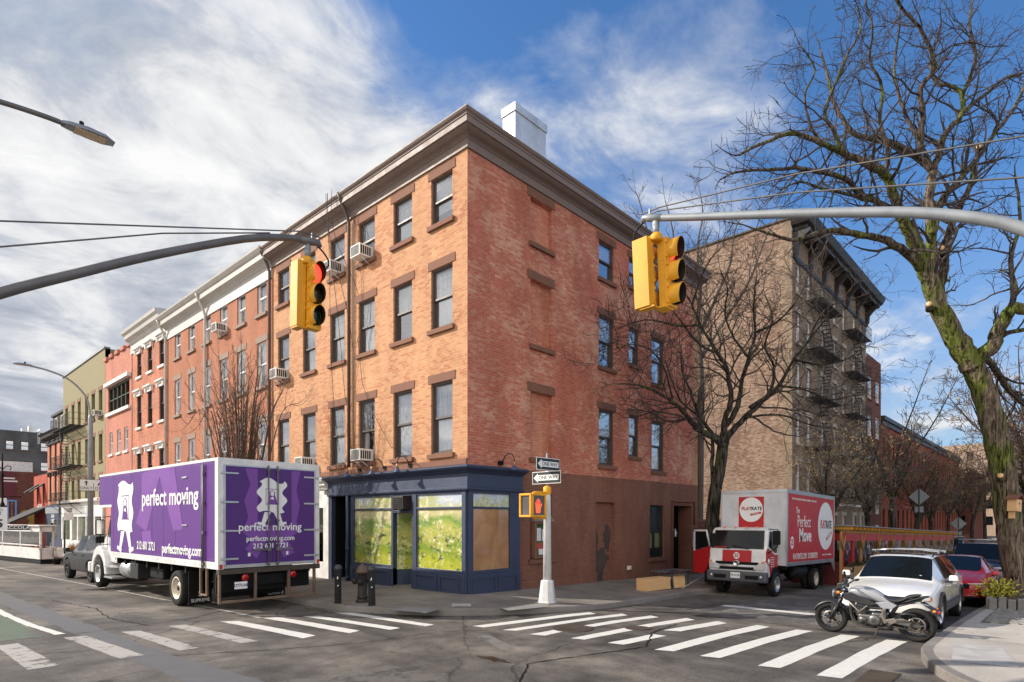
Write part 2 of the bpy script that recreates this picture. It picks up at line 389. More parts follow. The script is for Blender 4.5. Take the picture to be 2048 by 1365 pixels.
def sheet(mb, f, nu, nv, mi=0):
    vs = [f(i/nu, j/nv) for j in range(nv+1) for i in range(nu+1)]
    fs = [(j*(nu+1)+i, j*(nu+1)+i+1, (j+1)*(nu+1)+i+1, (j+1)*(nu+1)+i) for j in range(nv) for i in range(nu)]
    mb.add(vs, fs, mi)
mb = MB()
xs = [-1500, -200, -60, -30, -20, -10, -5, 0, 5, 10, 20, 30, 45, 60, 120, 300, 1500]
ys = [-1500, -200, -60, -30, -15, -8, -4, 0, 5, 10, 20, 30, 45, 60, 120, 300, 1500]
vs = [(x, y, zr(x, y)) for y in ys for x in xs]; n = len(xs)
mb.add(vs, [(j*n+i, j*n+i+1, (j+1)*n+i+1, (j+1)*n+i) for j in range(len(ys)-1) for i in range(n-1)])
struct(mb.build('road', M['asphalt']))

# curb line around a block corner and the pavement inside it
def curb_path(cxy, r, ax, ay, far_y, far_x, sx=1):
    pts = []
    y0 = cxy[1]
    for y in far_y: pts.append((ax, y))
    for k in range(17):
        t = PI + (PI/2)*k/16*ay
        pts.append((cxy[0]+r*math.cos(t), cxy[1]+r*math.sin(t)))
    for x in far_x: pts.append((x, pts[-1][1] if not far_x else cxy[1]+r*math.sin(PI+(PI/2)*ay)))
    return pts
def pavement(nm_, path, inner, top, matw):
    """kerb stones with a real step, and the flags inside"""
    k = MB(); s = MB(); n = len(path)
    def nrm(i):
        a = Vector(path[max(0, i-1)]); b = Vector(path[min(n-1, i+1)]); d = (b-a).normalized(); q = Vector((-d.y, d.x))
        return q if q.dot(Vector(inner(path[i]))-Vector(path[i])) > 0 else -q
    for i in range(n-1):
        P = [Vector(path[i]), Vector(path[i+1])]; Q = [P[0]+nrm(i)*.16, P[1]+nrm(i+1)*.16]; I = [Vector(inner(path[i])), Vector(inner(path[i+1]))]
        zt = [top(*p) for p in P]
        k.add([(*P[0], zr(*P[0])-.05), (*P[1], zr(*P[1])-.05), (P[1].x, P[1].y, zt[1]-.015), (P[0].x, P[0].y, zt[0]-.015),
               (*(P[1]+nrm(i+1)*.02), zt[1]), (*(P[0]+nrm(i)*.02), zt[0]), (*Q[1], zt[1]), (*Q[0], zt[0])],
              [(0,1,2,3), (3,2,4,5), (5,4,6,7)])
        m_ = 4
        for j in range(m_):
            a0, a1 = j/m_, (j+1)/m_
            c = [Q[0].lerp(I[0], a0), Q[1].lerp(I[1], a0), Q[1].lerp(I[1], a1), Q[0].lerp(I[0], a1)]
            vs = [(q.x, q.y, top(q.x, q.y)-(.002 if (j or True) else 0)) for q in c]
            s.add(vs, [(0,1,2,3)])
    struct(k.build('kerb', M['kerb'])); struct(s.build('sidewalk', matw))
pathN = curb_path((2.25, 2.15), 5.6, -3.35, 1, [120, 60, 40, 30, 20, 12, 8, 5, 3], [4, 6, 9, 13, 18, 24, 30, 38, 45, 60, 130])
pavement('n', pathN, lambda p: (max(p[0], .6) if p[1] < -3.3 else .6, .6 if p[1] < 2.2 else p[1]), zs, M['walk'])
pathS = []
for y in (-60, -30, -20, -16): pathS.append((-3.35, y))
for k in range(15):
    t = PI - (PI/2)*k/14; pathS.append((1.15+4.5*math.cos(t), -14.7+4.5*math.sin(t)))
for x, y in ((3,-10.2),(5,-10.22),(8,-10.3),(12,-10.5),(18,-10.65),(26,-10.7),(36,-10.7),(45,-10.7),(70,-10.7),(130,-10.7)): pathS.append((x, y))
def topS(x, y): return zr(x, y)+.14
pavement('s', pathS, lambda p: (max(p[0], 1.2), -18) if p[1] > -14.6 else (1.2, min(p[1], -18)), topS, M['walk2'])
# west side of the avenue
mb = MB(); 
for (y0, y1) in ((-2.5, 30), (30, 130)):
    mb.box(-26, -15.6, y0, y1, -.5, .02)
mb.box(-60, -15.6, -60, -11.5, -.5, .02)
struct(mb.build('sidewalk', M['walk2']))

# ------------------------------------------------------------------ painted markings (sheets 4 mm up, edges worn)
def paint(name, c, wear=.55, sc_=9, und=(.09,.082,.075)):
    m, nt, b = nm(name)
    n = tex(nt, 'Object', (1,1,1), sc_=sc_, detail=8, rough=.75); n2 = tex(nt, 'Object', (1,1,1), sc_=1.2, detail=3)
    a = nt.nodes.new('ShaderNodeMath'); a.operation = 'ADD'; nt.links.new(n.outputs[0], a.inputs[0]); nt.links.new(ramp(nt, n2.outputs[0], [(.3, 0.0), (.75, .16)]), a.inputs[1])
    k = ramp(nt, a.outputs[0], [(wear, 0.0), (wear+.09, 1.0)])
    col = mixc(nt, ramp(nt, n.outputs[0], [(.3, 0.0), (.7, 1.0)]), tuple(x*.8 for x in c), c)
    nt.links.new(mixc(nt, k, col, und), b.inputs['Base Color']); b.inputs['Roughness'].default_value = .75
    bump(nt, b, tex(nt, 'Object', (1,1,1), sc_=60, detail=2).outputs[0], .3, .006)
    return m
M['paint'] = paint('road_paint', (.70,.68,.62), .70)
M['paintworn'] = paint('worn_road_paint', (.42,.39,.35), .60, 5)
M['green'] = paint('bike_lane_green', (.10,.145,.09), .58, 3)
def stripe(mb, pts, dz=.004, sub=10, jag=.02, sd=0, mi=0):
    """quad a,b (one long edge) and d,c (the other); subdivided and slightly ragged"""
    a, b, c, d = [Vector(p) for p in pts]; r = random.Random(sd)
    top = [a.lerp(b, i/sub) for i in range(sub+1)]; bot = [d.lerp(c, i/sub) for i in range(sub+1)]
    vs = []
    for i in range(sub+1):
        for q in (top[i], bot[i]):
            x, y = q.x+r.uniform(-jag, jag), q.y+r.uniform(-jag, jag); vs.append((x, y, zr(x, y)+dz))
    mb.add(vs, [(2*i, 2*i+1, 2*i+3, 2*i+2) for i in range(sub)])
# crossings: every bar is its own marking
side_bars = [[(-2.55,-2.9),(.75,-3.53),(.60,-3.80),(-2.5,-3.18)], [(-2.44,-3.66),(1.13,-4.2),(.98,-4.44),(-2.32,-3.92)], [(-2.42,-4.36),(-1.7,-4.42),(-1.7,-4.66),(-2.3,-4.66)],
 [(-.95,-4.55),(1.36,-4.82),(1.28,-5.09),(-.88,-4.80)], [(-2.17,-5.17),(1.65,-5.58),(1.52,-5.85),(-2.1,-5.44)], [(-2.06,-5.92),(-.78,-6.10),(-.74,-6.38),(-2.0,-6.22)], [(-.27,-6.05),(1.74,-6.28),(1.61,-6.56),(-.14,-6.36)],
 [(-1.99,-6.82),(1.85,-7.10),(1.80,-7.40),(-1.88,-7.12)], [(-1.9,-7.61),(1.88,-7.90),(1.93,-8.2),(-1.82,-7.91)], [(-1.91,-8.54),(1.93,-8.72),(1.99,-9.03),(-1.83,-8.85)], [(-1.92,-9.37),(1.97,-9.48),(2.01,-9.81),(-1.85,-9.68)]]
av_bars = [[(-3.55,.75),(-3.26,.57),(-2.98,-2.18),(-3.22,-2.2)], [(-4.33,.92),(-4.05,.67),(-3.7,-1.98),(-3.96,-2.0)], [(-5.05,1.39),(-4.74,1.18),(-4.43,-1.62),(-4.73,-1.71)], [(-5.88,1.6),(-5.58,1.35),(-5.29,-1.45),(-5.59,-1.51)],
 [(-6.84,1.84),(-6.54,1.74),(-6.27,-1.15),(-6.57,-1.12)], [(-7.70,1.8),(-7.40,1.66),(-7.22,-.98),(-7.53,-.97)], [(-8.62,1.92),(-8.28,1.80),(-8.05,-.89),(-8.40,-.91)], [(-9.60,1.86),(-9.28,1.9),(-9.15,-.74),(-9.53,-.75)]]
for i, b in enumerate(side_bars):
    mb = MB(); stripe(mb, b, sd=i, jag=.008); o = struct(mb.build('crosswalk_bar', M['paint'])); o['group'] = 'crosswalk bars across the side street'
for i, b in enumerate(av_bars):
    mb = MB(); stripe(mb, [b[0], b[3], b[2], b[1]], sd=i+40, jag=.010, sub=16); o = struct(mb.build('crosswalk_bar', M['paint' if i < 4 else 'paintworn'])); o['group'] = 'crosswalk bars across the avenue'
mb = MB(); lp = [(-7.4, 60), (-6.73, 26), (-5.86, 13.6), (-5.44, 6.7), (-5.2, 4.2), (-5.07, 1.4)]
for i in range(len(lp)-1):
    a, b = Vector(lp[i]), Vector(lp[i+1]); stripe(mb, [(a.x-.05, a.y), (b.x-.05, b.y), (b.x+.05, b.y), (a.x+.05, a.y)], jag=.006, sd=i, sub=14)
struct(mb.build('lane_line', M['paintworn']))
mb = MB(); lp = [(-9.35, 40), (-9.0, 12), (-8.86, 6), (-8.74, 4), (-8.55, 2.35)]
for i in range(len(lp)-1):
    a, b = Vector(lp[i]), Vector(lp[i+1]); stripe(mb, [(a.x-.09, a.y), (b.x-.12, b.y), (b.x+.05, b.y), (a.x+.05, a.y)], dz=.008, jag=.01, sd=i, sub=12)
struct(mb.build('lane_line', M['paint']))
mb = MB(); stripe(mb, [(-8.85, 2.35), (-9.1, 12), (-11.4, 12), (-11.2, 2.35)], jag=.0, sub=20); stripe(mb, [(-9.1, 12), (-9.4, 40), (-11.6, 40), (-11.4, 12)], jag=0, sub=10); struct(mb.build('bike_lane', M['green']))
mb = MB(); stripe(mb, [(4.45, -5.15), (4.8, -5.15), (4.8, -7.9), (4.45, -7.9)], sub=12, jag=.012); struct(mb.build('stop_line', M['paint']))
# a newer, bluer strip of asphalt that runs beside the bike lane
M['newasphalt'] = paint('trench_patch', (.115,.114,.118), .9, 2)
M['darkpatch'] = paint('dark_patch', (.05,.049,.05), .8, 2)
M['palepatch'] = paint('pale_patch', (.20,.185,.165), .52, 3, (.085,.08,.075))
mb = MB(); lp = [(-8.9, 40, .9), (-8.5, 12, .55), (-8.3, 7, .5), (-8.1, 2.5, .45), (-8.0, -1, .5), (-7.7, -4.5, .7)]
for i in range(len(lp)-1):
    a, b = lp[i], lp[i+1]; stripe(mb, [(a[0]-a[2]*.6, a[1]), (b[0]-b[2]*.6, b[1]), (b[0]+b[2]*.5, b[1]), (a[0]+a[2]*.5, a[1])], dz=.002, jag=.03, sd=i+9, sub=16)
struct(mb.build('road_patch', M['newasphalt']))
mb = MB(); stripe(mb, [(-3.9, -5.2), (-3.5, -4.9), (-2.9, -3.7), (-3.2, -3.6)], dz=.002, jag=.05, sub=6); struct(mb.build('road_patch', M['palepatch']))
mb = MB(); stripe(mb, [(2.8, -5.0), (6.9, -5.4), (7.2, -8.4), (2.9, -8.3)], dz=.002, jag=.03, sub=8); struct(mb.build('road_patch', M['palepatch']))
# manholes
def cover(x, y, r, label):
    mb = MB(); mb.M = Matrix.Translation((x, y, zr(x, y)+.006))
    mb.lathe([(r, -.01), (r, .004), (r*.93, .004), (r*.93, .0)], n=28)
    for i in range(-6, 7):
        h = math.sqrt(max(0, 1-(i/7)**2))*r*.88
        mb.box(i*r/7-.014, i*r/7+.014, -h, h, 0, .006); mb.box(-h, h, i*r/7-.014, i*r/7+.014, 0, .0045)
    mb.M = None
    tag(mb.build('manhole_cover', M['rust']), label, 'manhole cover')
M['rust'] = mat('cast_iron_rusty', (.075,.058,.045), .7, .3, var=.3, dirt=.3)
cover(-1.35, -4.6, .42, 'round cast iron manhole cover with a grid pattern beside the short crosswalk bar')
cover(-.42, -5.55, .26, 'smaller round iron cover in the middle of the side street crosswalk')
mb = MB(); mb.M = Matrix.Translation((-1.45, -10.05, zr(-1.4, -10)+.006)); mb.box(-.45, .45, -.2, .2, -.01, .0)
for i in range(12): mb.box(-.42+i*.072, -.39+i*.072, -.18, .18, 0, .01)
mb.M = None; tag(mb.build('storm_drain', M['rust']), 'rusty slotted storm drain grate at the foot of the near curb', 'drain grate')
# tactile ramps in the two corners
for (x, y, rz, w_, h_) in ((-2.55, -1.0, .25, 1.0, .55), (-.55, -2.55, 1.35, 1.2, .5)):
    mb = MB(); c, s_ = math.cos(rz), math.sin(rz)
    pts = [(x+a*c-b*s_, y+a*s_+b*c) for a, b in ((-h_/2,-w_/2),(h_/2,-w_/2),(h_/2,w_/2),(-h_/2,w_/2))]
    mb.add([(p[0], p[1], zs(*p)+.004) for p in pts], [(0,1,2,3)]); struct(mb.build('ramp_paving', M['ramp']))
M['tactile'] = mat('tactile_pale', (.42,.40,.37), .7, dirt=.4)
mb = MB(); 
pts = [(-1.75, -1.35), (-1.45, -1.0), (-1.15, -1.35), (-1.45, -1.7)]
mb.add([(p[0], p[1], zs(*p)+.008) for p in pts], [(0,3,2,1)]); struct(mb.build('ramp_paving', M['tactile']))
# near corner: strip of slabs by the curb, cobbles by the tree pit
mb = MB(); stripe_pts = [(-.3, -10.75), (1.6, -10.55), (1.7, -11.2), (-.1, -11.5)]
mb.add([(p[0], p[1], topS(*p)+.004) for p in stripe_pts], [(0,3,2,1)]); struct(mb.build('ramp_paving', M['tactile']))
mb = MB(); stripe_pts = [(5.0, -10.62), (8.15, -10.66), (8.15, -12.6), (6.1, -12.6)]
mb.add([(p[0], p[1], topS(*p)+.003) for p in stripe_pts], [(0,3,2,1)]); struct(mb.build('cobble_bed', M['crackm'] if 'crackm' in M else M['asphalt']))
mb = MB(); r = random.Random(3)
for i in range(21):
    for j in range(9):
        x, y = 5.0+i*.155+r.uniform(-.012,.012), -10.75-j*.205-(i % 2)*.10
        if x < 5.05+j*.12: continue
        a, b, h = .060+r.uniform(-.010, .006), .085+r.uniform(-.016, .006), .03+r.uniform(0, .035)
        mb.M = Matrix.Translation((x+r.uniform(-.01, .01), y, topS(x, y))) @ Matrix.Rotation(r.uniform(-.16, .16), 4, 'Z') @ Matrix.Rotation(r.uniform(-.10, .10), 4, 'X')
        mb.taper(0, 0, -.02, h, a, b, a*.72, b*.78)
mb.M = None
M['granite'] = mat('granite_setts', (.23,.22,.205), .8, var=.3, sc_=2, bmp=.4, dirt=.3)
struct(mb.build('cobble_strip', M['granite'], bevel=.008))
# cracks, tar seams and oil stains
def crack(pts, w_, m, nm_='road_crack', sd=0, jit=.05):
    r = random.Random(sd); P = smooth_2d(pts, r, jit); mb = MB(); vs = []
    for i, p in enumerate(P):
        q = P[min(i+1, len(P)-1)]-P[max(i-1, 0)]; nn = Vector((-q.y, q.x)).normalized()*w_*r.uniform(.4, 1.2)*.5
        for s_ in (-1, 1): c = p+nn*s_; vs.append((c.x, c.y, zr(c.x, c.y)+.0075))
    mb.add(vs, [(2*i, 2*i+2, 2*i+3, 2*i+1) for i in range(len(P)-1)]); return struct(mb.build(nm_, m))
def smooth_2d(pts, r, jit):
    out = []
    for i in range(len(pts)-1):
        a, b = Vector(pts[i]), Vector(pts[i+1]); n = max(2, int((b-a).length/.12))
        for k in range(n): out.append(a.lerp(b, k/n)+Vector((r.uniform(-jit, jit), r.uniform(-jit, jit)))*(.5 if k else 1))
    out.append(Vector(pts[-1])); return out
M['crackm'] = mat('dark_crack', (.018,.016,.015), .95, spec=.1); M['tar'] = mat('tar_seam', (.03,.028,.027), .5); M['stain'] = paint('oil_stain', (.055,.05,.047), .50, 2.2, (.115,.103,.09))
crack([(-6.3,-7.4),(-5.2,-6.6),(-4.2,-5.9),(-3.2,-6.2),(-1.9,-6.6),(-.6,-6.0),(.6,-5.9)], .035, M['crackm'], sd=1)
crack([(-8.4,-4.6),(-7.2,-4.9),(-6.1,-5.6),(-5.4,-6.8),(-5.0,-8.2)], .028, M['crackm'], sd=2)
crack([(-7.7,-1.3),(-6.4,-2.1),(-5.0,-2.7),(-3.4,-2.9),(-2.6,-3.5)], .022, M['crackm'], sd=3)
crack([(-4.9,3.5),(-6.0,2.6),(-7.4,2.3),(-8.6,2.2)], .03, M['tar'], 'tar_seam', sd=4, jit=.02)
crack([(2.2,-5.0),(2.4,-6.6),(2.3,-8.4),(2.5,-9.8)], .04, M['tar'], 'tar_seam', sd=5, jit=.02)
crack([(-7.6,9),(-7.2,6),(-7.4,4.0),(-7.1,2.2)], .03, M['crackm'], sd=6)
crack([(3.0,-4.9),(6.9,-5.3)], .04, M['tar'], 'tar_seam', sd=7, jit=.015)
for i, (x, y, a, b) in enumerate(((-4.3,4.2,.9,1.3),(-6.9,-5.0,1.4,.8),(6.0,-6.9,1.6,.7),(-4.9,-8.3,1.1,1.0),(3.4,-7.4,.6,1.4))):
    r = random.Random(i); mb = MB(); vs = [(x+math.cos(2*PI*k/26)*a*(1+.3*r.uniform(-1,1)), y+math.sin(2*PI*k/26)*b*(1+.3*r.uniform(-1,1))) for k in range(26)]
    mb.add([(p, q, zr(p, q)+.0012) for p, q in vs], [tuple(range(26))]); struct(mb.build('road_stain', M['stain']))
# puddle against the curb
M['water'] = mat('puddle_water', (.02,.022,.02), .03, var=.02)
mb = MB(); n = 16; c0 = (-3.6, 1.35)
vs = [(c0[0]+math.cos(2*PI*k/n)*.12*(1+.3*math.sin(k*2.3)), c0[1]+math.sin(2*PI*k/n)*.75*(1+.2*math.sin(k*1.7)), zr(*c0)+.003) for k in range(n)]
mb.add(vs, [tuple(range(n))]); struct(mb.build('puddle', M['water']))
mb = MB(); c0 = (-4.35, -5.3); vs = [(c0[0]+math.cos(2*PI*k/n)*.10*(1+.4*math.sin(k*2.3)), c0[1]+math.sin(2*PI*k/n)*.32*(1+.3*math.sin(k*1.7)), zr(*c0)+.003) for k in range(n)]
mb.add(vs, [tuple(range(n))]); struct(mb.build('puddle', M['water']))

# ================================================================== buildings
def frame_left(x=0.0, y=0.0, z=0.0):   # facade facing -X; local x runs towards -Y, local y inwards
    return Matrix.Translation((x, y, z)) @ Matrix.Rotation(-PI/2, 4, 'Z')
def frame_front(x=0.0, y=0.0, z=0.0):  # facade facing -Y
    return Matrix.Translation((x, y, z))
def wall(mb, x0, x1, z0, z1, holes, depth=.14, mi=0, rmi=None, y=0.0, zslope=None):
    """a wall in the local plane y with rectangular openings (x0,x1,z0,z1[,depth]) and their reveals"""
    xs = sorted({x0, x1, *[h[0] for h in holes], *[h[1] for h in holes]}); zs_ = sorted({z0, z1, *[h[2] for h in holes], *[h[3] for h in holes]})
    xs = [x for x in xs if x0 <= x <= x1]; zs_ = [z for z in zs_ if z0 <= z <= z1]
    for i in range(len(xs)-1):
        for j in range(len(zs_)-1):
            a, b, c, d = xs[i], xs[i+1], zs_[j], zs_[j+1]; mx, mz = (a+b)/2, (c+d)/2
            if any(h[0] < mx < h[1] and h[2] < mz < h[3] for h in holes): continue
            mb.quad((a,y,c),(b,y,c),(b,y,d),(a,y,d), mi, [(a,c),(b,c),(b,d),(a,d)])
    r = mi if rmi is None else rmi
    for h in holes:
        a, b, c, d = h[:4]; dp = y+(h[4] if len(h) > 4 else depth)
        mb.quad((a,y,c),(a,dp,c),(b,dp,c),(b,y,c), r, [(a,c),(a,c+.1),(b,c+.1),(b,c)])
        mb.quad((a,y,d),(b,y,d),(b,dp,d),(a,dp,d), r, [(a,d),(b,d),(b,d+.1),(a,d+.1)])
        mb.quad((a,y,c),(a,y,d),(a,dp,d),(a,dp,c), r, [(a,c),(a,d),(a+.14,d),(a+.14,c)])
        mb.quad((b,y,c),(b,dp,c),(b,dp,d),(b,y,d), r, [(b,c),(b+.14,c),(b+.14,d),(b,d)])
_wc = {}
def window_meshes(w, h, fm, dep, mun, lint, sill, hood):
    key = (round(w, 2), round(h, 2), fm, dep, mun, lint, sill, hood)
    if key in _wc: return _wc[key]
    f = MB(); t = .06; hw = w/2
    for (x0, x1, z0, z1, y0, y1) in ((-hw,-hw+t,0,h,dep-.03,dep+.1),(hw-t,hw,0,h,dep-.03,dep+.1),(-hw+t,hw-t,h-t,h,dep-.03,dep+.1),(-hw+t,hw-t,0,t*.8,dep-.03,dep+.1)): f.box(x0,x1,y0,y1,z0,z1)
    mz = h*.5; s = .045
    # upper sash in front, lower sash behind
    f.box(-hw+t, hw-t, dep+.0, dep+.045, mz-.01, mz+.045); f.box(-hw+t, hw-t, dep+.047, dep+.085, mz-.035, mz+.012)
    for sx in (-1, 1):
        f.box(sx*(hw-t), sx*(hw-t-s), dep+.002, dep+.042, mz+.045, h-t); f.box(sx*(hw-t), sx*(hw-t-s), dep+.049, dep+.083, t*.8, mz-.035)
    f.box(-hw+t+s, hw-t-s, dep+.004, dep+.04, h-t-s, h-t); f.box(-hw+t+s, hw-t-s, dep+.051, dep+.081, t*.8, t*.8+.06)
    mu = None
    if mun:
        mu = MB()
        nx, nz = mun
        for (za, zb, yy) in ((mz+.045, h-t-s, dep+.028), (t*.8+.06, mz-.035, dep+.072)) if mun[1] < 9 else ((mz+.045, h-t-s, dep+.028),):
            for i in range(1, nx): x = -hw+t+s+(w-2*t-2*s)*i/nx; mu.box(x-.008, x+.008, yy, yy+.012, za, zb)
            for i in range(1, (nz if nz < 9 else 3)): z = za+(zb-za)*i/(nz if nz < 9 else 3); mu.box(-hw+t+s, hw-t-s, yy+.001, yy+.011, z-.008, z+.008)
    p = MB(); y = dep+.02
    p.quad((-hw+t+s,y,mz+.045),(hw-t-s,y,mz+.045),(hw-t-s,y,h-t-s),(-hw+t+s,y,h-t-s)); y = dep+.066
    p.quad((-hw+t+s,y,t),(hw-t-s,y,t),(hw-t-s,y,mz-.035),(-hw+t+s,y,mz-.035))
    L = Sl = Hd = None
    if lint: L = MB().box(-hw-.12, hw+.12, -.02, .03, h+.002, h+lint)
    if sill: Sl = MB().box(-hw-.09, hw+.09, -.09, dep-.03, -sill, -.002)
    if hood:
        Hd = MB(); Hd.box(-hw-.10, hw+.10, -.05, .02, h+.002, h+.16); Hd.box(-hw-.14, hw+.14, -.12, .02, h+.16, h+.26); Hd.box(-hw-.20, hw+.20, -.22, .02, h+.26, h+.34)
        for sx in (-1, 1): Hd.box(sx*(hw+.03), sx*(hw+.13), -.14, .02, h-.04, h+.16)
    def md(b, m):
        if b is None: return None
        o = b.build('tmp', m); d = o.data; bpy.data.objects.remove(o); return d
    _wc[key] = [md(f, M[fm]), md(p, M['glass']), md(mu, M['winwhite' if fm != 'windark' else 'windark']), L, Sl, Hd, md]
    return _wc[key]
_cc = {}
def curtain_mesh(w, h, dep, kind):
    key = (round(w, 2), round(h, 2), dep, kind)
    if key in _cc: return _cc[key]
    c = MB(); hw = w/2-.05; y = dep+.115
    def drape(x0, x1, z0, z1, n, amp, mi=0):
        vs = []; 
        for i in range(n+1):
            x = x0+(x1-x0)*i/n; yy = y+amp*math.sin(i*1.7)+amp*.4*math.sin(i*.6)
            vs += [(x, yy, z0), (x, yy, z1)]
        c.add(vs, [(2*i, 2*i+2, 2*i+3, 2*i+1) for i in range(n)], mi, None, True)
    if kind == 'full': drape(-hw, hw, .04, h-.03, 26, .018)
    elif kind == 'upper': drape(-hw, hw, h*.5, h-.03, 2, 0)
    elif kind == 'mid': drape(-hw, hw, h*.28, h-.03, 2, 0)
    elif kind == 'open': drape(-hw, -hw*.35, .04, h-.03, 12, .02); drape(hw*.35, hw, .04, h-.03, 12, .02)
    elif kind == 'half': drape(-hw, hw*.2, .04, h-.03, 16, .02)
    # dark sheet stands in for the unlit room behind
    c.quad((-w/2, dep+.45, 0), (w/2, dep+.45, 0), (w/2, dep+.45, h), (-w/2, dep+.45, h), 1)
    o = c.build('tmp', [M['curtain'] if kind in ('full', 'open', 'half') else M['shade'], M['dark']]); _cc[key] = o.data; bpy.data.objects.remove(o)
    return _cc[key]
_tr = {}
def window(parent, F, x, z, w, h, fm='winframe', dep=.085, mun=(3, 9), lint=.24, sill=.13, hood=False, cur='full', lm='brownstone', label=None):
    ms = window_meshes(w, h, fm, dep, mun, lint, sill, hood)
    Mx = F @ Matrix.Translation((x, 0, z)); loc = Mx.to_translation()-Vector(parent.location); rz = Mx.to_euler().z
    o = child('window', ms[0], parent, loc, (0, 0, rz)); child('pane', ms[1], o)
    if ms[2]: child('glazing_bar', ms[2], o)
    for k, b, nm_ in ((3, ms[3], 'lintel'), (4, ms[4], 'sill'), (5, ms[5], 'hood')):
        if b is None: continue
        key = (id(b), lm)
        if key not in _tr: _tr[key] = (ms[6](b, M[lm]), b)
        child(nm_, _tr[key][0], o)
    child('curtain' if cur != 'none' else 'blind', curtain_mesh(w, h, dep, cur), o)  # with no curtain only the dark room sheet is left
    if label: o['label'] = label
    return o
def hole(x, z, w, h, d=None): return (x-w/2, x+w/2, z, z+h) if d is None else (x-w/2, x+w/2, z, z+h, d)
def shell(parent, x0, x1, y0, y1, z0, z1, m, faces='xXyYZ', name='side_wall'):
    mb = MB()
    if 'x' in faces: mb.quad((x0,y1,z0),(x0,y0,z0),(x0,y0,z1),(x0,y1,z1), 0, [(y1,z0),(y0,z0),(y0,z1),(y1,z1)])
    if 'X' in faces: mb.quad((x1,y0,z0),(x1,y1,z0),(x1,y1,z1),(x1,y0,z1), 0, [(y0,z0),(y1,z0),(y1,z1),(y0,z1)])
    if 'y' in faces: mb.quad((x0,y0,z0),(x1,y0,z0),(x1,y0,z1),(x0,y0,z1), 0, [(x0,z0),(x1,z0),(x1,z1),(x0,z1)])
    if 'Y' in faces: mb.quad((x1,y1,z0),(x0,y1,z0),(x0,y1,z1),(x1,y1,z1), 0, [(x1,z0),(x0,z0),(x0,z1),(x1,z1)])
    if mb.f: mb.build(name, m, parent, shift=parent.location)
    if 'Z' in faces: MB().quad((x0,y0,z1),(x1,y0,z1),(x1,y1,z1),(x0,y1,z1)).build('roof', M['rooftar'], parent, shift=parent.location)
M['rooftar'] = mat('roof_tar', (.05,.05,.05), .9)
def cornice(parent, prof, m, ymax=None, xmax=None, x=0.0, ymin=None, name='cornice', y0=0.0):
    """sweep a profile (projection, z) along a facade facing -X, and round the corner along one facing -Y"""
    mb = MB(); n = len(prof); vs = []; st = []
    if ymax is not None: st.append(lambda d: (x-d, ymax))
    if ymin is not None: st.append(lambda d: (x-d, ymin))
    if xmax is not None: st.append(lambda d: (x-d, y0-d)); st.append(lambda d: (xmax, y0-d))
    for f in st:
        for d, z in prof: vs.append((*f(d), z))
    fs = [(i*n+j, (i+1)*n+j, (i+1)*n+j+1, i*n+j+1) for i in range(len(st)-1) for j in range(n-1)]
    fs += [tuple(range(n)), tuple(range((len(st)-1)*n, len(st)*n))[::-1]]
    mb.add(vs, fs); return mb.build(name, m, parent, shift=parent.location)
def pipe(parent, pts, r, m, name='drainpipe'):
    mb = MB(); mb.tube(pts, r, 10)
    z = pts[-1][2]+.6
    return mb.build(name, m, parent, shift=parent.location)

M['brickL'] = brick('tan_painted_brick', S(194,148,110), S(180,128,94), S(204,160,126), worn=S(166,104,76), worn_amt=.7, wsc=.6, thresh=(.52,.76), fine=(.46,.62), lum=.08, streak=.12)
M['brickR'] = brick('red_worn_brick', S(186,106,84), S(168,86,68), S(194,138,116), worn=S(228,182,154), worn_amt=.66, wsc=.55, thresh=(.42,.78), fine=(.42,.60), lum=.10, streak=.18, extra=(S(206,180,164), .66, .55))
M['brickI'] = brick('infill_brick', S(200,132,104), S(190,120,94), S(206,154,128), worn=S(178,104,82), worn_amt=.5, wsc=.8, lum=.1, streak=.25)
M['brickN'] = brick('orange_brick', S(168,104,76), S(146,84,60), S(182,140,114), worn=S(180,130,102), worn_amt=.5, lum=.12, streak=.15, thresh=(.4,.85))
M['brick3'] = brick('salmon_brick', S(172,110,86), S(154,94,72), S(186,144,122), worn=S(214,134,104), worn_amt=.6, lum=.25)
M['pinkwall'] = brick('pink_painted_brick', S(184,124,106), S(174,116,98), S(172,112,94), lum=.1, streak=.15, worn=S(214,140,116), worn_amt=.5)
M['olive'] = mat('olive_render', S(134,124,90), .85, var=.08, sc_=1, dirt=.15, scale=(1,1,.25))
M['brickT'] = brick('buff_side_brick', S(158,134,116), S(126,100,84), S(152,134,118), worn=S(110,84,70), worn_amt=.55, lum=.25, streak=.2, wsc=.5)
M['bufffront'] = brick('buff_front_brick', S(144,126,106), S(130,112,94), S(138,122,106), lum=.25)
M['brownpaint'] = brick('brown_painted_brick', S(132,92,76), S(126,86,70), S(118,80,66), lum=.08, streak=.2, worn=S(152,108,88), worn_amt=.35)
M['darkbrick'] = brick('dark_red_brick', S(122,76,62), S(100,62,52), S(118,88,76), lum=.3)
M['redhouse'] = brick('red_house_brick', S(160,78,56), S(138,64,46), S(150,90,70), lum=.3)
M['reveal'] = M['brownstone']

ZT = 12.31
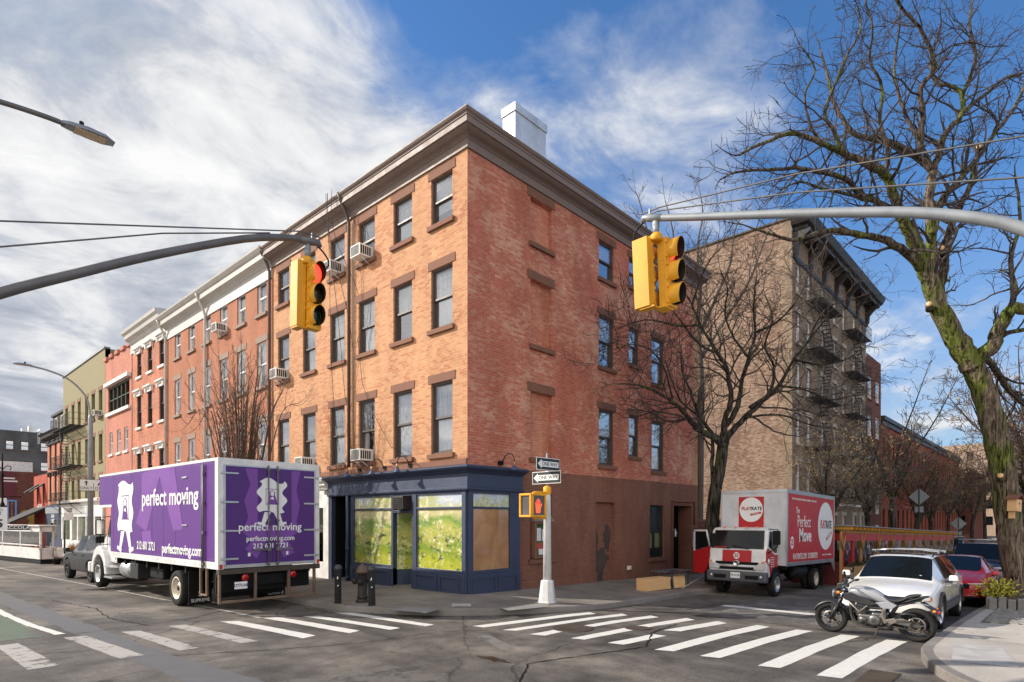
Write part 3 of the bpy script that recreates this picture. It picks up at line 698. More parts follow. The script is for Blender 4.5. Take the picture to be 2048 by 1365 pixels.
# ---------------------------------------------------------------- the corner building
B = thing('corner_building', 'four storey corner building of tan and worn red painted brick above a navy shopfront', 'building', (0, 0, 0))
FL = frame_left(0, 0, 0); FR = frame_front(0, 0, 0)
rowsL = [(10.6, 1.36), (7.6, 1.75), (4.02, 2.05)]
colsL = [(.61, .94), (2.44, .94), (4.38, .94), (6.17, .94), (8.13, .94), (10.13, .94)]
hl = []
for (z, h) in rowsL:
    for (y, w_) in colsL: hl.append(hole(-(y+w_/2), z, w_, h))
mb = MB(); mb.M = FL
wall(mb, -11.54, 0, 3.55, ZT+.3, hl, mi=0)
mb.build('front_wall', [M['brickL']], B)
cur = ['mid','full','upper','full','mid','open', 'full','upper','full','half','full','mid', 'full','full','open','full','mid','full']
i = 0
for (z, h) in rowsL:
    for (y, w_) in colsL:
        window(B, FL, -(y+w_/2), z, w_, h, cur=cur[i], mun=(3, 9)); i += 1
# side street facade
rowsR = [(10.6, 1.32), (7.5, 1.83), (4.05, 1.98)]
hr = []; wr = []; blind = []
for k, (z, h) in enumerate(rowsR):
    blind.append((3.12, z-.02 if k else 10.6, 1.03, h+(.16 if k == 1 else .05)))
    wr.append((6.7, z, .95, h)); wr.append((10.32, z, .98, h))
wr += [(8.53, 10.85, .72, 1.08), (8.53, 7.95, .72, 1.38), (8.53, 4.5, .72, 1.56)]
for b in blind: hr.append(hole(*b, .13))
for w_ in wr: hr.append(hole(*w_))
mb = MB(); mb.M = FR
wall(mb, 0, 13.3, 3.64, ZT+.3, hr)
for b in blind:
    x, z, w_, h = b; q = MB(); q.quad((x-w_/2,.13,z),(x+w_/2,.13,z),(x+w_/2,.13,z+h),(x-w_/2,.13,z+h), 0, [(x-w_/2,z+.03),(x+w_/2,z+.03),(x+w_/2,z+h+.03),(x-w_/2,z+h+.03)])
    q.build('bricked_up_window', M['brickI'], B)
mb.build('side_wall', [M['brickR']], B)
mb = MB(); mb.M = FR; wall(mb, 13.3, 13.8, 3.64, ZT+.3, []); mb.box(13.3, 13.8, 0.001, .3, 3.64, ZT+.3); mb.build('rear_quoin', [M['brickL']], B)
for k, w_ in enumerate(wr): window(B, FR, w_[0], w_[1], w_[2], w_[3], cur=['upper','half','upper','open','upper','full','upper','mid','mid'][k], mun=(2, 9) if w_[2] > .8 else (2, 9), fm='winframe')
for b in blind:
    x, z, w_, h = b; o = MB().box(x-w_/2-.14, x+w_/2+.12, -.03, .05, z+h+.002, z+h+.27).build('lintel', M['brownstone'], B)
    MB().box(x-w_/2-.08, x+w_/2+.08, -.09, .05, z-.14, z-.002).build('sill', M['brownstone'], B)
# ground storey, painted brown
gh = [hole(3.12, .93, 1.05, 2.0, .10), hole(6.64, -.35, 1.2, 3.1, .16), hole(10.25, .63, 1.12, 2.08), (11.62, 13.22, -.12, 2.72, .75)]
mb = MB(); mb.M = FR
wall(mb, 2.02, 13.8, -.6, 3.64, gh)
for (x, z, w_, h, d) in ((3.12, .93, 1.05, 2.0, .10), (6.64, -.35, 1.2, 3.1, .16)):
    mb.quad((x-w_/2,d,z),(x+w_/2,d,z),(x+w_/2,d,z+h),(x-w_/2,d,z+h), 0, [(x-w_/2,z),(x+w_/2,z),(x+w_/2,z+h),(x-w_/2,z+h)])
mb.box(2.02, 6.04, -.05, 0, -.6, .30); mb.box(7.24, 11.6, -.05, 0, -.6, .10)
mb.build('painted_base_wall', [M['brownpaint']], B)
M['burn'] = mat('dark_scorched_paint', (.075,.052,.043), .95, var=.3)
# scorched patch inside the walled up doorway
def blob(cx, cz, rx, rz, n=22, sd=0, y=.155):
    r = random.Random(sd); v = []
    for k in range(n):
        t = 2*PI*k/n; q = 1+.22*r.uniform(-1, 1)
        v.append((cx+math.cos(t)*rx*q, y, cz+math.sin(t)*rz*q))
    return v
mb = MB()
for i, (cx, cz, rx, rz) in enumerate([(6.22, 1.45, .17, .42), (6.95, 1.5, .26, .45), (6.6, .72, .42, .40), (6.42, .18, .32, .36)]): 
    v = blob(cx, cz, rx, rz, sd=i, y=.155-.001*i); mb.add(v, [tuple(range(len(v)))[::-1]])
mb.build('scorch_mark', M['burn'], B)
MB().box(2.5, 3.8, -.09, .1, .80, .925).build('sill', M['brownpaint'], B)
MB().box(9.6, 10.9, -.09, .1, .50, .625).build('sill', M['brownpaint'], B)
# barred window
w1 = MB(); w1.box(9.69, 9.75, .10, .2, .63, 2.71); w1.box(10.75, 10.81, .10, .2, .63, 2.71); w1.box(9.75, 10.75, .10, .2, 2.65, 2.71); w1.box(9.75, 10.75, .1, .2, .63, .69); w1.box(9.75, 10.75, .12, .17, 1.62, 1.68)
bw = w1.build('window', M['winframe'], B)
M['greenpane'] = mat('dark_green_panel', (.012,.05,.035), .3)
M['palepaper'] = mat('pale_yellow_paper', (.55,.54,.30), .8)
g = MB(); g.quad((9.75,.18,.69),(10.75,.18,.69),(10.75,.18,1.62),(9.75,.18,1.62), 0); g.quad((9.75,.18,1.68),(10.75,.18,1.68),(10.75,.18,2.65),(9.75,.18,2.65), 0)
for k in range(5):
    if k != 2: g.quad((9.8+k*.19,.17,1.02),(9.95+k*.19,.17,1.02),(9.95+k*.19,.17,1.6),(9.8+k*.19,.17,1.6), 1)
g.build('pane', [M['greenpane'], M['palepaper']], bw)
g = MB()
for k in range(11): x = 9.74+k*.102; g.tube([(x,.06,.66),(x,.06,2.68)], .011, 6)
for z in (.95, 1.65, 2.35): g.box(9.7, 10.8, .05, .07, z-.012, z+.012)
g.build('security_bars', M['iron'], bw)
# side door
d = MB(); d.box(11.72, 13.12, .70, .76, -.1, 2.6); d.box(11.62, 11.72, .62, .75, -.1, 2.72); d.box(13.12, 13.22, .62, .75, -.1, 2.72); d.box(11.62, 13.22, .62, .75, 2.6, 2.72); d.box(12.0, 12.75, .67, .70, .1, 1.0); d.box(12.0, 12.75, .67, .70, 1.2, 2.1)
do = d.build('door', M['black'], B)
MB().tube([(12.25,.66,.95),(12.25,.60,.95),(12.25,.60,1.15),(12.25,.66,1.15)], .018, 8).build('handle', M['chrome'], do)
MB().box(11.5, 13.4, -.35, .7, -.6, -.02).build('step', M['brownpaint'], B)
mb = MB()   # pipes that frame the door
mb.tube([(11.45,-.05,-.1),(11.45,-.05,2.5),(11.45,-.05,2.9),(13.4,-.05,2.9),(13.4,-.05,1.9)], .035, 8); mb.build('conduit', M['brownpaint'], B)
for x in (11.55, 13.45):
    l = MB(); l.box(x-.05, x+.05, -.12, 0, 1.66, 1.76); l.lathe([(.05, 1.42), (.055, 1.45), (.055, 1.64), (.03, 1.68)], (x, -.12, 0)); l.build('wall_lamp', M['alu'] if x < 12 else M['iron'], B)
mb = MB(); mb.box(13.3, 13.42, -.04, 0, .95, 1.6); mb.build('intercom', M['alu'], B)
mb = MB(); mb.box(8.05, 8.25, -.06, 0, .28, .42); mb.box(8.08, 8.22, -.08, -.06, .30, .40); mb.build('wall_outlet', M['whitetrim'], B)

# cornice
prof = [(d_*.8, 12.27+(z_-12.27)*.77) for d_, z_ in [(0, 12.27), (.07, 12.27), (.07, 12.56), (.11, 12.58), (.11, 12.62), (.18, 12.66), (.30, 12.69), (.40, 12.74), (.42, 12.78), (.50, 12.78), (.50, 12.98), (.53, 13.0), (.54, 13.05), (.60, 13.09), (.64, 13.15), (.64, 13.19), (.0, 13.2)]]
cornice(B, prof, M['corbrown'], ymax=11.54, xmax=14.1)
shell(B, 0.3, 13.8, .3, 11.54, -.6, 12.9, M['brickT'], 'XYZ', 'rear_wall')
# rooftop stack
ch = MB(); ch.box(2.78, 4.3, .8, 1.32, 12.9, 15.05); ch.box(2.74, 4.34, .76, 1.36, 15.05, 15.3); 
for k in range(1, 4): ch.box(2.78+k*.38-.006, 2.78+k*.38+.006, .793, .8, 12.9, 15.05)
M['stack'] = mat('white_sheet_metal', (.62,.64,.66), .4, .35, var=.12, dirt=.5, sc_=1.5)
ch.build('chimney', M['stack'], B)
# drainpipes and cables on the avenue side
pp = pipe(B, [(-.50,5.76,13.0),(-.42,5.76,12.8),(-.16,5.76,12.35),(-.09,5.76,12.1),(-.09,5.76,3.9)], .055, M['winframe'])
pp = pipe(B, [(-.50,11.62,13.0),(-.42,11.62,12.8),(-.16,11.62,12.35),(-.09,11.62,12.1),(-.09,11.62,3.2)], .055, M['winframe'])
pp = pipe(B, [(-.05,5.55,12.2),(-.04,5.55,3.9)], .018, M['corbrown'], 'conduit')
mb = MB(); r = random.Random(2)
for k in range(4):
    a = Vector((-.62, 5.95+.08*k, 13.1)); b = Vector((-.05, 5.5+.22*k, 9.6-1.7*k)); pts = []
    for i in range(15):
        t = i/14; p = a.lerp(b, t); p.x -= .25*math.sin(PI*t)*(.4+.3*k); p.y += .25*math.sin(PI*t*1.5+k); pts.append(p)
    mb.tube(pts, .008, 5)
a = [(-.05, 5.3, 8.2), (-.06, 5.0, 6.6), (-.07, 4.4, 5.6), (-.07, 3.4, 4.4), (-.08, 2.2, 3.85)]; mb.tube(a, .008, 5)
mb.build('cable', M['black'], B)
# water table above the shopfront
cornice(B, [(0, 3.66), (.06, 3.66), (.06, 3.80), (.03, 3.82), (0, 3.83)], M['brownstone'], ymax=11.54, ymin=0.0, name='stone_band')

# ---- navy shopfront
M['mural'] = None
def mural():
    m, nt, b = nm('printed_orchard_mural')
    tc = nt.nodes.new('ShaderNodeTexCoord'); sp = nt.nodes.new('ShaderNodeSeparateXYZ'); nt.links.new(tc.outputs['UV'], sp.inputs[0])
    n0 = tex(nt, 'UV', (.55, 2.4, 1), sc_=1.1, detail=6, rough=.6)
    def mt(op, a, b_):
        n = nt.nodes.new('ShaderNodeMath'); n.operation = op
        for i, x in enumerate((a, b_)):
            if isinstance(x, (int, float)): n.inputs[i].default_value = x
            else: nt.links.new(x, n.inputs[i])
        return n.outputs[0]
    hgt = mt('ADD', mt('SUBTRACT', sp.outputs[1], .08), mt('MULTIPLY', mt('SUBTRACT', n0.outputs[0], .5), .9))
    base = ramp(nt, hgt, [(.0, S(172,176,52)), (.20, S(120,146,44)), (.36, S(186,182,96)), (.50, S(116,150,66)), (.64, S(200,190,140)), (.78, S(176,180,122)), (.90, S(188,198,214)), (1.0, S(176,190,216))])
    n1 = tex(nt, 'UV', (1, 2.1, 1), sc_=8, detail=8, rough=.75); n2 = tex(nt, 'UV', (1,1,1), sc_=2.0, detail=3)
    k = ramp(nt, mt('ADD', mt('MULTIPLY', n1.outputs[0], .7), mt('MULTIPLY', n2.outputs[0], .45)), [(.60, 0.0), (.66, .85)])
    c = mixc(nt, k, base, S(226,222,184))       # blossom
    n3 = tex(nt, 'UV', (.8, 2.6, 1), sc_=3.4, detail=9, rough=.8)
    d = ramp(nt, n3.outputs[0], [(.42, 1.0), (.46, 0.0)])
    lowm = ramp(nt, sp.outputs[1], [(.45, 1.0), (.75, .0)])
    c = mixc(nt, mt('MULTIPLY', d, lowm), c, S(66,84,48))
    n4 = tex(nt, 'UV', (1.6, 1.9, 1), sc_=2.6, detail=7, rough=.7)
    e = ramp(nt, n4.outputs[0], [(.485, 0.0), (.497, 1.0), (.507, 0.0)])
    c = mixc(nt, mt('MULTIPLY', mt('MULTIPLY', e, lowm), .6), c, S(96,76,58))   # branches
    nt.links.new(c, b.inputs['Base Color']); b.inputs['Roughness'].default_value = .35; b.inputs['Coat Weight'].default_value = .6; b.inputs['Coat Roughness'].default_value = .03
    return m
M['mural'] = mural()
def paperm():
    m, nt, b = nm('brown_kraft_paper')
    n = tex(nt, 'Object', (1,1,.6), sc_=1.6, detail=5, rough=.55)
    n.inputs['Distortion'].default_value = 1.2
    nt.links.new(ramp(nt, n.outputs[0], [(.35, S(214,168,124)), (.65, S(242,200,156))]), b.inputs['Base Color']); b.inputs['Roughness'].default_value = .5; b.inputs['Coat Weight'].default_value = .5; b.inputs['Coat Roughness'].default_value = .04
    bump(nt, b, n.outputs[0], 1.0, .12); return m
M['kraft'] = paperm()
SF = B
def pan(mb, x0, x1, z0, z1, y0, y1): mb.box(x0, x1, y0, y1, z0, z1)
# avenue side, local x = -Y
P_ = .10   # projection of the shopfront plane
def sf_piece(name, m, parts, frame, parent=B, bevel=.006):
    mb = MB(); mb.M = frame
    for p in parts: mb.box(*p)
    return mb.build(name, m, parent, bevel=bevel)
YP = -.10
left_posts = [(-.13, .02, YP, .1, -.3, 2.95), (-2.32, -2.12, YP, .1, -.3, 2.95), (-3.36, -3.26, YP, .1, -.3, 2.95), (-5.65, -5.47, YP, .1, -.3, 2.95), (-7.0, -6.86, YP, .1, -.3, 2.95), (-5.95, -5.86, YP, .1, -.3, 2.95)]
rails = [(-2.12, -.13, YP+.01, .08, 2.44, 2.50), (-2.12, -.13, YP+.01, .08, 2.86, 2.95), (-2.12, -.13, YP+.01, .08, .64, .73), (-5.47, -3.36, YP+.01, .08, 2.44, 2.50), (-5.47, -3.36, YP+.01, .08, 2.86, 2.95), (-5.47, -3.36, YP+.01, .08, .64, .73), (-3.26, -2.32, YP+.01, .08, 2.34, 2.42), (-3.26, -2.32, YP+.01, .08, 2.86, 2.95)]
sf = sf_piece('shopfront_frame', M['navy'], left_posts+rails+[(-2.32, -.02, YP-.03, .05, -.3, .64), (-5.65, -3.26, YP-.03, .05, -.3, .64)], FL)
# bulkhead panels: a raised rectangular moulding each
for F_, x0, x1 in ((FL,-1.05,-.2),(FL,-2.15,-1.15),(FL,-4.3,-3.4),(FL,-5.5,-4.4),(FR,.1,1.0),(FR,1.08,1.9)):
    sf_piece('bulkhead_panel', M['navy'], [(x0,x1,YP-.06,YP-.03,.08,.14),(x0,x1,YP-.06,YP-.03,.5,.56),(x0,x0+.08,YP-.06,YP-.03,.139,.501),(x1-.08,x1,YP-.06,YP-.03,.139,.501)], F_, sf)
sf_piece('shopfront_frame', M['navy'], [(-.02, .13, YP, .1, -.3, 2.95), (1.6, 2.02, YP, .1, -.3, 2.95), (.13, 1.6, YP+.01, .08, 2.44, 2.50), (.13, 1.6, YP+.01, .08, 2.86, 2.95), (.13, 1.6, YP+.01, .08, .64, .73), (.02, 2.02, YP-.03, .05, -.3, .64)], FR, B)
# fascia and its cornice, wrapping the corner
fa = cornice(B, [(0, 2.94), (.15, 2.94), (.17, 2.98), (.17, 3.02), (.12, 3.04), (.12, 3.40), (.16, 3.42), (.20, 3.46), (.26, 3.49), (.34, 3.52), (.37, 3.56), (.37, 3.60), (.0, 3.665)], M['navy'], ymax=7.05, xmax=2.12, name='shopfront_cornice')
mb = MB(); mb.M = FL
def uvq(mb, x0, x1, z0, z1, y, off=0, zs0=.7, zs1=2.9, mi=0):
    f = lambda x, z: ((x+off)*.9, (z-zs0)/(zs1-zs0))
    mb.quad((x0,y,z0),(x1,y,z0),(x1,y,z1),(x0,y,z1), mi, [f(x0,z0),f(x1,z0),f(x1,z1),f(x0,z1)])
uvq(mb, -2.12, -.13, .73, 2.44, -.04, 3.0); uvq(mb, -2.12, -.13, 2.5, 2.86, -.04, 3.0)
mb.build('shop_window', M['mural'], B)
mb = MB(); mb.M = FL; uvq(mb, -5.47, -3.36, .73, 2.44, -.04, 11.0); uvq(mb, -5.47, -3.36, 2.5, 2.86, -.04, 11.0); mb.build('shop_window', M['mural'], B)
mb = MB(); mb.M = FR; uvq(mb, .13, 1.6, 2.5, 2.86, -.04, 5.0); mb.build('transom_window', M['mural'], B)
mb = MB(); mb.M = FR; sheet(mb, lambda u, v: (.13+1.47*u, -.035+.006*math.sin(9*u+4*v)*math.sin(7*v), .73+1.71*v), 20, 20); mb.build('papered_window', M['kraft'], B)
mb = MB(); mb.M = FR; mb.quad((.13,-.058,.73),(1.6,-.058,.73),(1.6,-.058,2.44),(.13,-.058,2.44)); mb.build('pane', M['shopglass'], B)
# recessed doorway: angled side light, door at the back, air-conditioner transom
mb = MB(); mb.M = FL
mb.add([(-3.26,.05,.6),(-2.85,.95,.6),(-2.85,.95,2.34),(-3.26,.05,2.34)], [(0,1,2,3)], 0, [[(11.2,.0),(12.1,.0),(12.1,.75),(11.2,.75)]])
mb.add([(-2.32,.05,.6),(-2.32,1.0,.6),(-2.32,1.0,2.34),(-2.32,.05,2.34)], [(0,3,2,1)], 0, [[(8,0),(8,.75),(9,.75),(9,0)]])
mb.build('angled_shop_window', M['mural'], B)
sf_piece('recess_wall', M['navy'], [(-3.3, -2.25, 1.0, 1.05, -.3, 2.9), (-3.3, -2.25, .1, 1.0, 2.34, 2.42)], FL)
mb = MB(); mb.M = FL; mb.prism([(-3.3,.08),(-2.88,.98),(-2.82,.98),(-3.24,.08)], 'z', -.3, .6); mb.build('recess_bulkhead', M['navy'], B); mb = MB(); mb.M = FL; mb.prism([(-2.34,.08),(-2.34,.98),(-2.28,.98),(-2.28,.08)], 'z', -.3, .6); mb.build('recess_bulkhead', M['navy'], B)
dd = sf_piece('shop_door', M['navy'], [(-2.9, -2.4, .93, .98, .12, 2.3)], FL)
sf_piece('pane', M['carglass'], [(-2.82, -2.48, .92, .93, .5, 2.15)], FL, dd, 0)
sf_piece('door_step', M['kerb'], [(-3.27, -2.3, -.08, 1.0, -.3, .12)], FL)
tb = sf_piece('vent_unit', M['windark'], [(-3.26, -2.32, -.02, .04, 2.42, 2.86), (-3.02, -2.5, -.30, .02, 2.45, 2.84)], FL)
sf_piece('grille', M['black'], [(-2.98, -2.54, -.31, -.3, 2.48+.055*k, 2.51+.055*k) for k in range(6)], FL, tb, 0)
# dark house door beside the shop
sf_piece('doorway', M['black'], [(-6.86, -5.95, .75, .8, -.1, 2.95), (-6.86, -6.82, .05, .75, -.1, 2.95), (-5.99, -5.95, .05, .75, -.1, 2.95)], FL)
sf_piece('door_panel', M['navy'], [(-6.75, -6.1, .70, .75, .1, 2.1)], FL)
sf_piece('door_step', M['kerb'], [(-6.85, -5.96, -.12, .75, -.3, .1)], FL)
mb = MB(); mb.tube([(-.13, 5.78, 3.0), (-.13, 5.78, .0)], .045, 10); mb.lathe([(.06,1.1),(.06,1.2)], (-.13,5.78,0), n=12); mb.lathe([(.06,.15),(.06,.25)], (-.13,5.78,0), n=12); mb.build('drainpipe', M['navy'], B)
# gooseneck lamps above the fascia
def goose(F, x):
    mb = MB(); mb.M = F @ Matrix.Translation((x, 0, 3.72))
    mb.box(-.07, .07, -.10, -.0, -.01, .10); mb.tube([(0,-.1,.05),(.02,-.2,.22),(.03,-.32,.30),(.03,-.46,.28),(.03,-.55,.16),(.03,-.56,.05)], .014, 8)
    mb.lathe([(.035,.06),(.04,-.06)], (.03,-.56,0), n=12, mi=1)
    mb.lathe([(.035,-.06),(.05,-.08),(.10,-.17),(.115,-.19),(.11,-.19),(.04,-.08)], (.03,-.56,0), n=18, mi=2)
    o = mb.build('wall_lamp', [M['black'], M['rustcap'], M['lampblue']], B); return o
M['rustcap'] = mat('rusty_brass', S(176,140,104), .6, .3); M['lampblue'] = mat('lamp_blue', S(58,74,110), .4)
for x in (-5.15, -3.75, -2.45, -1.75): goose(FL, x) if x != -1.75 else None
goose(FR, 1.25)
# notice board in the walled up window
nb = thing('notice_board', 'brown wooden notice board with small pitched roof holding pinned leaflets, in the walled up window', 'notice board', (3.1, .0, 0))
mb = MB(); mb.box(-.42, .42, -.12, .1, .95, 1.02); mb.box(-.42, .42, -.12, .1, 2.0, 2.08); mb.box(-.42, -.33, -.12, .1, 1.02, 2.0); mb.box(.33, .42, -.12, .1, 1.02, 2.0); mb.build('frame', M['brownstone'], nb, bevel=.005)
MB().box(-.33, .33, .02, .05, 1.02, 2.0).build('backing', mat('green_felt', (.05,.12,.05), .9), nb)
mb = MB(); mb.prism([(-.18, 2.08), (.1, 2.08), (.1, 2.42)], 'x', -.46, .46); mb.build('roof', M['rooftar2'] if 'rooftar2' in M else M['corbrown'], nb)
pc = [mat('leaflet_white', (.7,.7,.7), .7), mat('leaflet_red', (.5,.07,.06), .7), mat('leaflet_blue', (.25,.35,.45), .7)]
mb = MB(); r = random.Random(4)
for k, (x, z, a, b) in enumerate([(-.08,1.68,.10,.2),(-.27,1.72,.05,.13),(.17,1.66,.10,.18),(-.2,1.32,.09,.08),(-.02,1.3,.1,.12),(.02,1.14,.12,.09),(.22,1.35,.08,.12),(-.24,1.13,.06,.08),(.24,1.12,.06,.07)]):
    mb.box(x-a, x+a, .012-.001*k, .018, z-b, z+b, [0,2,0,1,1,0,2,1,0][k])
mb.build('leaflet', pc, nb)
def text(body, size, m, parent, Mx, name='lettering', bold=0.0, sx=1.0, align='CENTER', ext=.002, space=1.0, shear=0.0):
    """flat lettering in the local xz plane of Mx, reading along +x, facing -y"""
    c = bpy.data.curves.new(name, 'FONT'); c.body = body; c.size = size; c.align_x = align; c.align_y = 'CENTER'; c.extrude = ext; c.offset = bold*size; c.space_character = space; c.shear = shear
    c.resolution_u = 3; c.materials.append(m)
    tmp = bpy.data.objects.new('tmp', c); me = bpy.data.meshes.new_from_object(tmp); me.name = name
    bpy.data.objects.remove(tmp); bpy.data.curves.remove(c)
    o = bpy.data.objects.new(name, me); COL.objects.link(o); o.parent = parent
    o.matrix_local = Mx @ Matrix.Rotation(PI/2, 4, 'X') @ Matrix.Diagonal((sx, 1, 1, 1)); return o
def rel(parent, Mx): return Matrix.Translation(-Vector(parent.location)) @ Mx
def bx(name, m, parent, boxes, F=None, bevel=0.0):
    mb = MB(); mb.M = F
    for b in boxes: mb.box(*b)
    return mb.build(name, m, parent, bevel=bevel, shift=parent.location if parent is not None else None)

# white shop at the end of the corner building
bx('white_shopfront', M['white'], B, [(-7.35, -7.0, -.14, .1, -.3, 3.0), (-11.4, -7.35, -.10, .1, 2.55, 3.25), (-11.4, -7.35, -.10, .1, -.3, .62), (-11.54, -11.3, -.14, .1, -.3, 3.2), (-9.3, -9.2, -.1, .1, .62, 2.1)], FL, .008)
cornice(B, [(0, 3.2), (.14, 3.2), (.20, 3.3), (.26, 3.34), (.26, 3.4), (.36, 3.48), (.38, 3.56), (0, 3.65)], M['whitetrim'], ymin=7.06, ymax=11.54, name='white_shop_cornice')
bx('shop_window_awning_box', M['black'], B, [(-11.3, -7.36, -.05, .1, 1.98, 2.55)], FL)
sh = bx('shop_window', M['shopglass'], B, [(-9.2, -7.36, 0, .02, .62, 1.98), (-11.3, -9.3, 0, .02, .62, 1.98)], FL)
bx('display_shelf', M['white'], sh, [(-9.2, -7.4, .3, .6, 1.05, 1.08), (-9.2, -7.4, .3, .6, 1.45, 1.48)], FL); bx('back_wall', mat('shop_interior', (.10,.14,.10), .9, var=.4, sc_=2), sh, [(-11.3, -7.36, .9, .95, .3, 2.5)], FL)

M['whitecor'] = mat('white_cornice_paint', S(190,186,180), .55, var=.05, dirt=.25)
# ---------------------------------------------------------------- orange brick row house
H2 = thing('row_house', 'orange brick four storey row house with white cornice and two pale drainpipes', 'building', (0, 11.56, 0))
rows = [(10.66, 1.35), (7.65, 1.85), (4.3, 1.9)]; c2 = [12.05, 14.05, 15.97, 17.93, 19.95, 21.95]
hs = [hole(-(y+.45), z, .86, h) for z, h in rows for y in c2]
mb = MB(); mb.M = FL; wall(mb, -24.1, -11.54, -.6, 12.4, hs); mb.build('front_wall', [M['brickN']], H2, shift=H2.location)
k = 0
for z, h in rows:
    for y in c2:
        window(H2, FL, -(y+.45), z, .86, h, fm='winwhite', cur=['full','mid','open','half','full','upper'][(k*5+k//6) % 6], mun=(2, 2) if k < 6 else (2, 9), lint=.26, lm='palestone'if 'palestone' in M else 'brownstone'); k += 1
cornice(H2, [(0, 11.9), (.05, 11.9), (.05, 12.42), (.10, 12.46), (.16, 12.52), (.38, 12.6), (.40, 12.80), (.46, 12.84), (.56, 12.95), (.58, 13.02), (0, 13.05)], M['whitecor'], ymin=11.56, ymax=24.1)
shell(H2, .3, 12, 11.56, 24.1, -.6, 12.6, M['brickN'], 'XYZ')
for y in (17.95+.45, 24.0): pipe(H2, [(-.5,y,12.9),(-.42,y,12.7),(-.16,y,12.2),(-.09,y,11.9),(-.09,y,.0)], .06, M['whitecor'])
# the row has small shopfronts at street level
bx('shopfront', M['white'], H2, [(-24.0, -11.7, -.08, .02, 3.0, 3.7), (-24.0, -11.7, -.06, .02, -.4, .6), (-13, -12.8, -.08, .02, .6, 3), (-17, -16.8, -.08, .02, .6, 3), (-20, -19.8, -.08, .02, .6, 3)], FL)
bx('shop_glazing', M['carglass'], H2, [(-24.0, -11.7, -.03, -.01, .6, 3.0)], FL)

# ---------------------------------------------------------------- salmon brick house with white window hoods
H3 = thing('row_house', 'narrow orange brick row house with white hooded windows and heavy white cornice', 'building', (0, 24.12, 0))
rows = [(10.7, 1.4), (7.65, 1.9), (4.55, 1.55)]; c3 = [24.45, 26.5, 28.5]
hs = [hole(-(y+.42), z, .84, h) for z, h in rows for y in c3]
mb = MB(); mb.M = FL; wall(mb, -30.3, -24.12, -.6, 12.6, hs); mb.build('front_wall', [M['brick3']], H3, shift=H3.location)
for z, h in rows:
    for y in c3: window(H3, FL, -(y+.42), z, .84, h, fm='windark', cur='none' if rnd.random() < .6 else 'half', mun=(2, 2), lint=0, hood=True, lm='whitetrim')
cornice(H3, [(0, 12.3), (.06, 12.3), (.06, 12.8), (.16, 12.9), (.20, 13.0), (.40, 13.12), (.44, 13.3), (.56, 13.42), (.6, 13.58), (0, 13.65)], M['whitecor'], ymin=24.12, ymax=30.45)
shell(H3, .3, 12, 24.12, 30.4, -.6, 12.9, M['brick3'], 'XYZ')
# ---------------------------------------------------------------- pink building with bank of green framed windows
H4 = thing('pink_building', 'pink painted brick building with one wide green framed studio window on its top floor', 'building', (0, 30.42, 0))
hs = [(-35.7, -30.9, 9.28, 11.0), *[hole(-y, 6.48, .8, 1.5) for y in (31.6, 33.2, 35.0)], *[hole(-y, 3.6, .8, 1.5) for y in (31.6, 33.2, 35.0)]]
mb = MB(); mb.M = FL; wall(mb, -36.45, -30.42, -.6, 12.9, hs); mb.build('front_wall', [M['pinkwall']], H4, shift=H4.location)
for a in (0, 1.33, 2.66, 3.99, 5.33): bx('coping', M['pinkwall'], H4, [(-36.45+a, -36.45+a+.7, -.12, .3, 12.9, 13.15)], FL)
bx('window_surround', M['whitetrim'], H4, [(-36.0, -30.6, -.22, .02, 11.05, 11.28), (-35.9, -30.7, -.15, .02, 9.05, 9.25)], FL)
M['winGreen'] = mat('green_window_frame', (.035,.075,.05), .5)
wf = bx('window', M['winGreen'], H4, [(-35.7, -30.9, .05, .14, 9.28, 9.36), (-35.7, -30.9, .05, .14, 10.9, 11.0)]+[(-35.7+i*.93, -35.62+i*.93, .05, .14, 9.36, 10.9) for i in range(6)]+[(-35.6, -31, .07, .12, 10.1, 10.16)], FL)
bx('pane', M['glass'], wf, [(-35.7, -30.9, .10, .105, 9.3, 10.95)], FL); bx('blind', M['shade'], wf, [(-35.7, -30.9, .3, .32, 9.5, 10.95)], FL)
for z in (6.48, 3.6):
    for y in (31.6, 33.2, 35.0): window(H4, FL, -y, z, .8, 1.5, fm='winwhite', cur='half', mun=None, lint=0, lm='whitetrim')
shell(H4, .3, 12, 30.42, 36.45, -.6, 12.9, M['pinkwall'], 'XYZ')
# ---------------------------------------------------------------- olive rendered tenement
H5 = thing('olive_building', 'olive green rendered tenement with rows of tall narrow dark windows and a fire escape', 'building', (0, 36.5, 0))
c5 = [48.2, 45.95, 43.9, 41.6, 39.7, 37.7]; rows = [(9.35, 1.85), (6.25, 1.85), (3.7, 1.5)]
hs = [hole(-y, z, .95, h) for z, h in rows for y in c5]
mb = MB(); mb.M = FL; wall(mb, -49.4, -36.5, -.6, 13.9, hs, .3); mb.build('front_wall', [M['olive']], H5, shift=H5.location)
for z, h in rows:
    for y in c5: window(H5, FL, -y, z, .95, h, fm='windark', dep=.2, cur='none', mun=None, lint=.26, sill=.14)
shell(H5, .3, 12, 36.5, 49.4, -.6, 13.9, M['olive'], 'yXYZ')
bx('coping', M['steel'], H5, [(-49.5, -36.45, -.08, .3, 13.9, 14.02)], FL)
bx('shopfront', M['white'], H5, [(-49.3, -36.6, -.15, .02, 2.35, 3.4), (-49.3, -36.6, -.1, .02, -.5, .5), (-49.3, -48.9, -.15, .02, .5, 2.35), (-46.2, -45.6, -.15, .02, .5, 2.35), (-43.9, -43.6, -.15, .02, .5, 2.35), (-41.2, -40.9, -.15, .02, .5, 2.35), (-38.9, -38.6, -.15, .02, .5, 2.35), (-36.9, -36.6, -.15, .02, .5, 2.35)], FL)
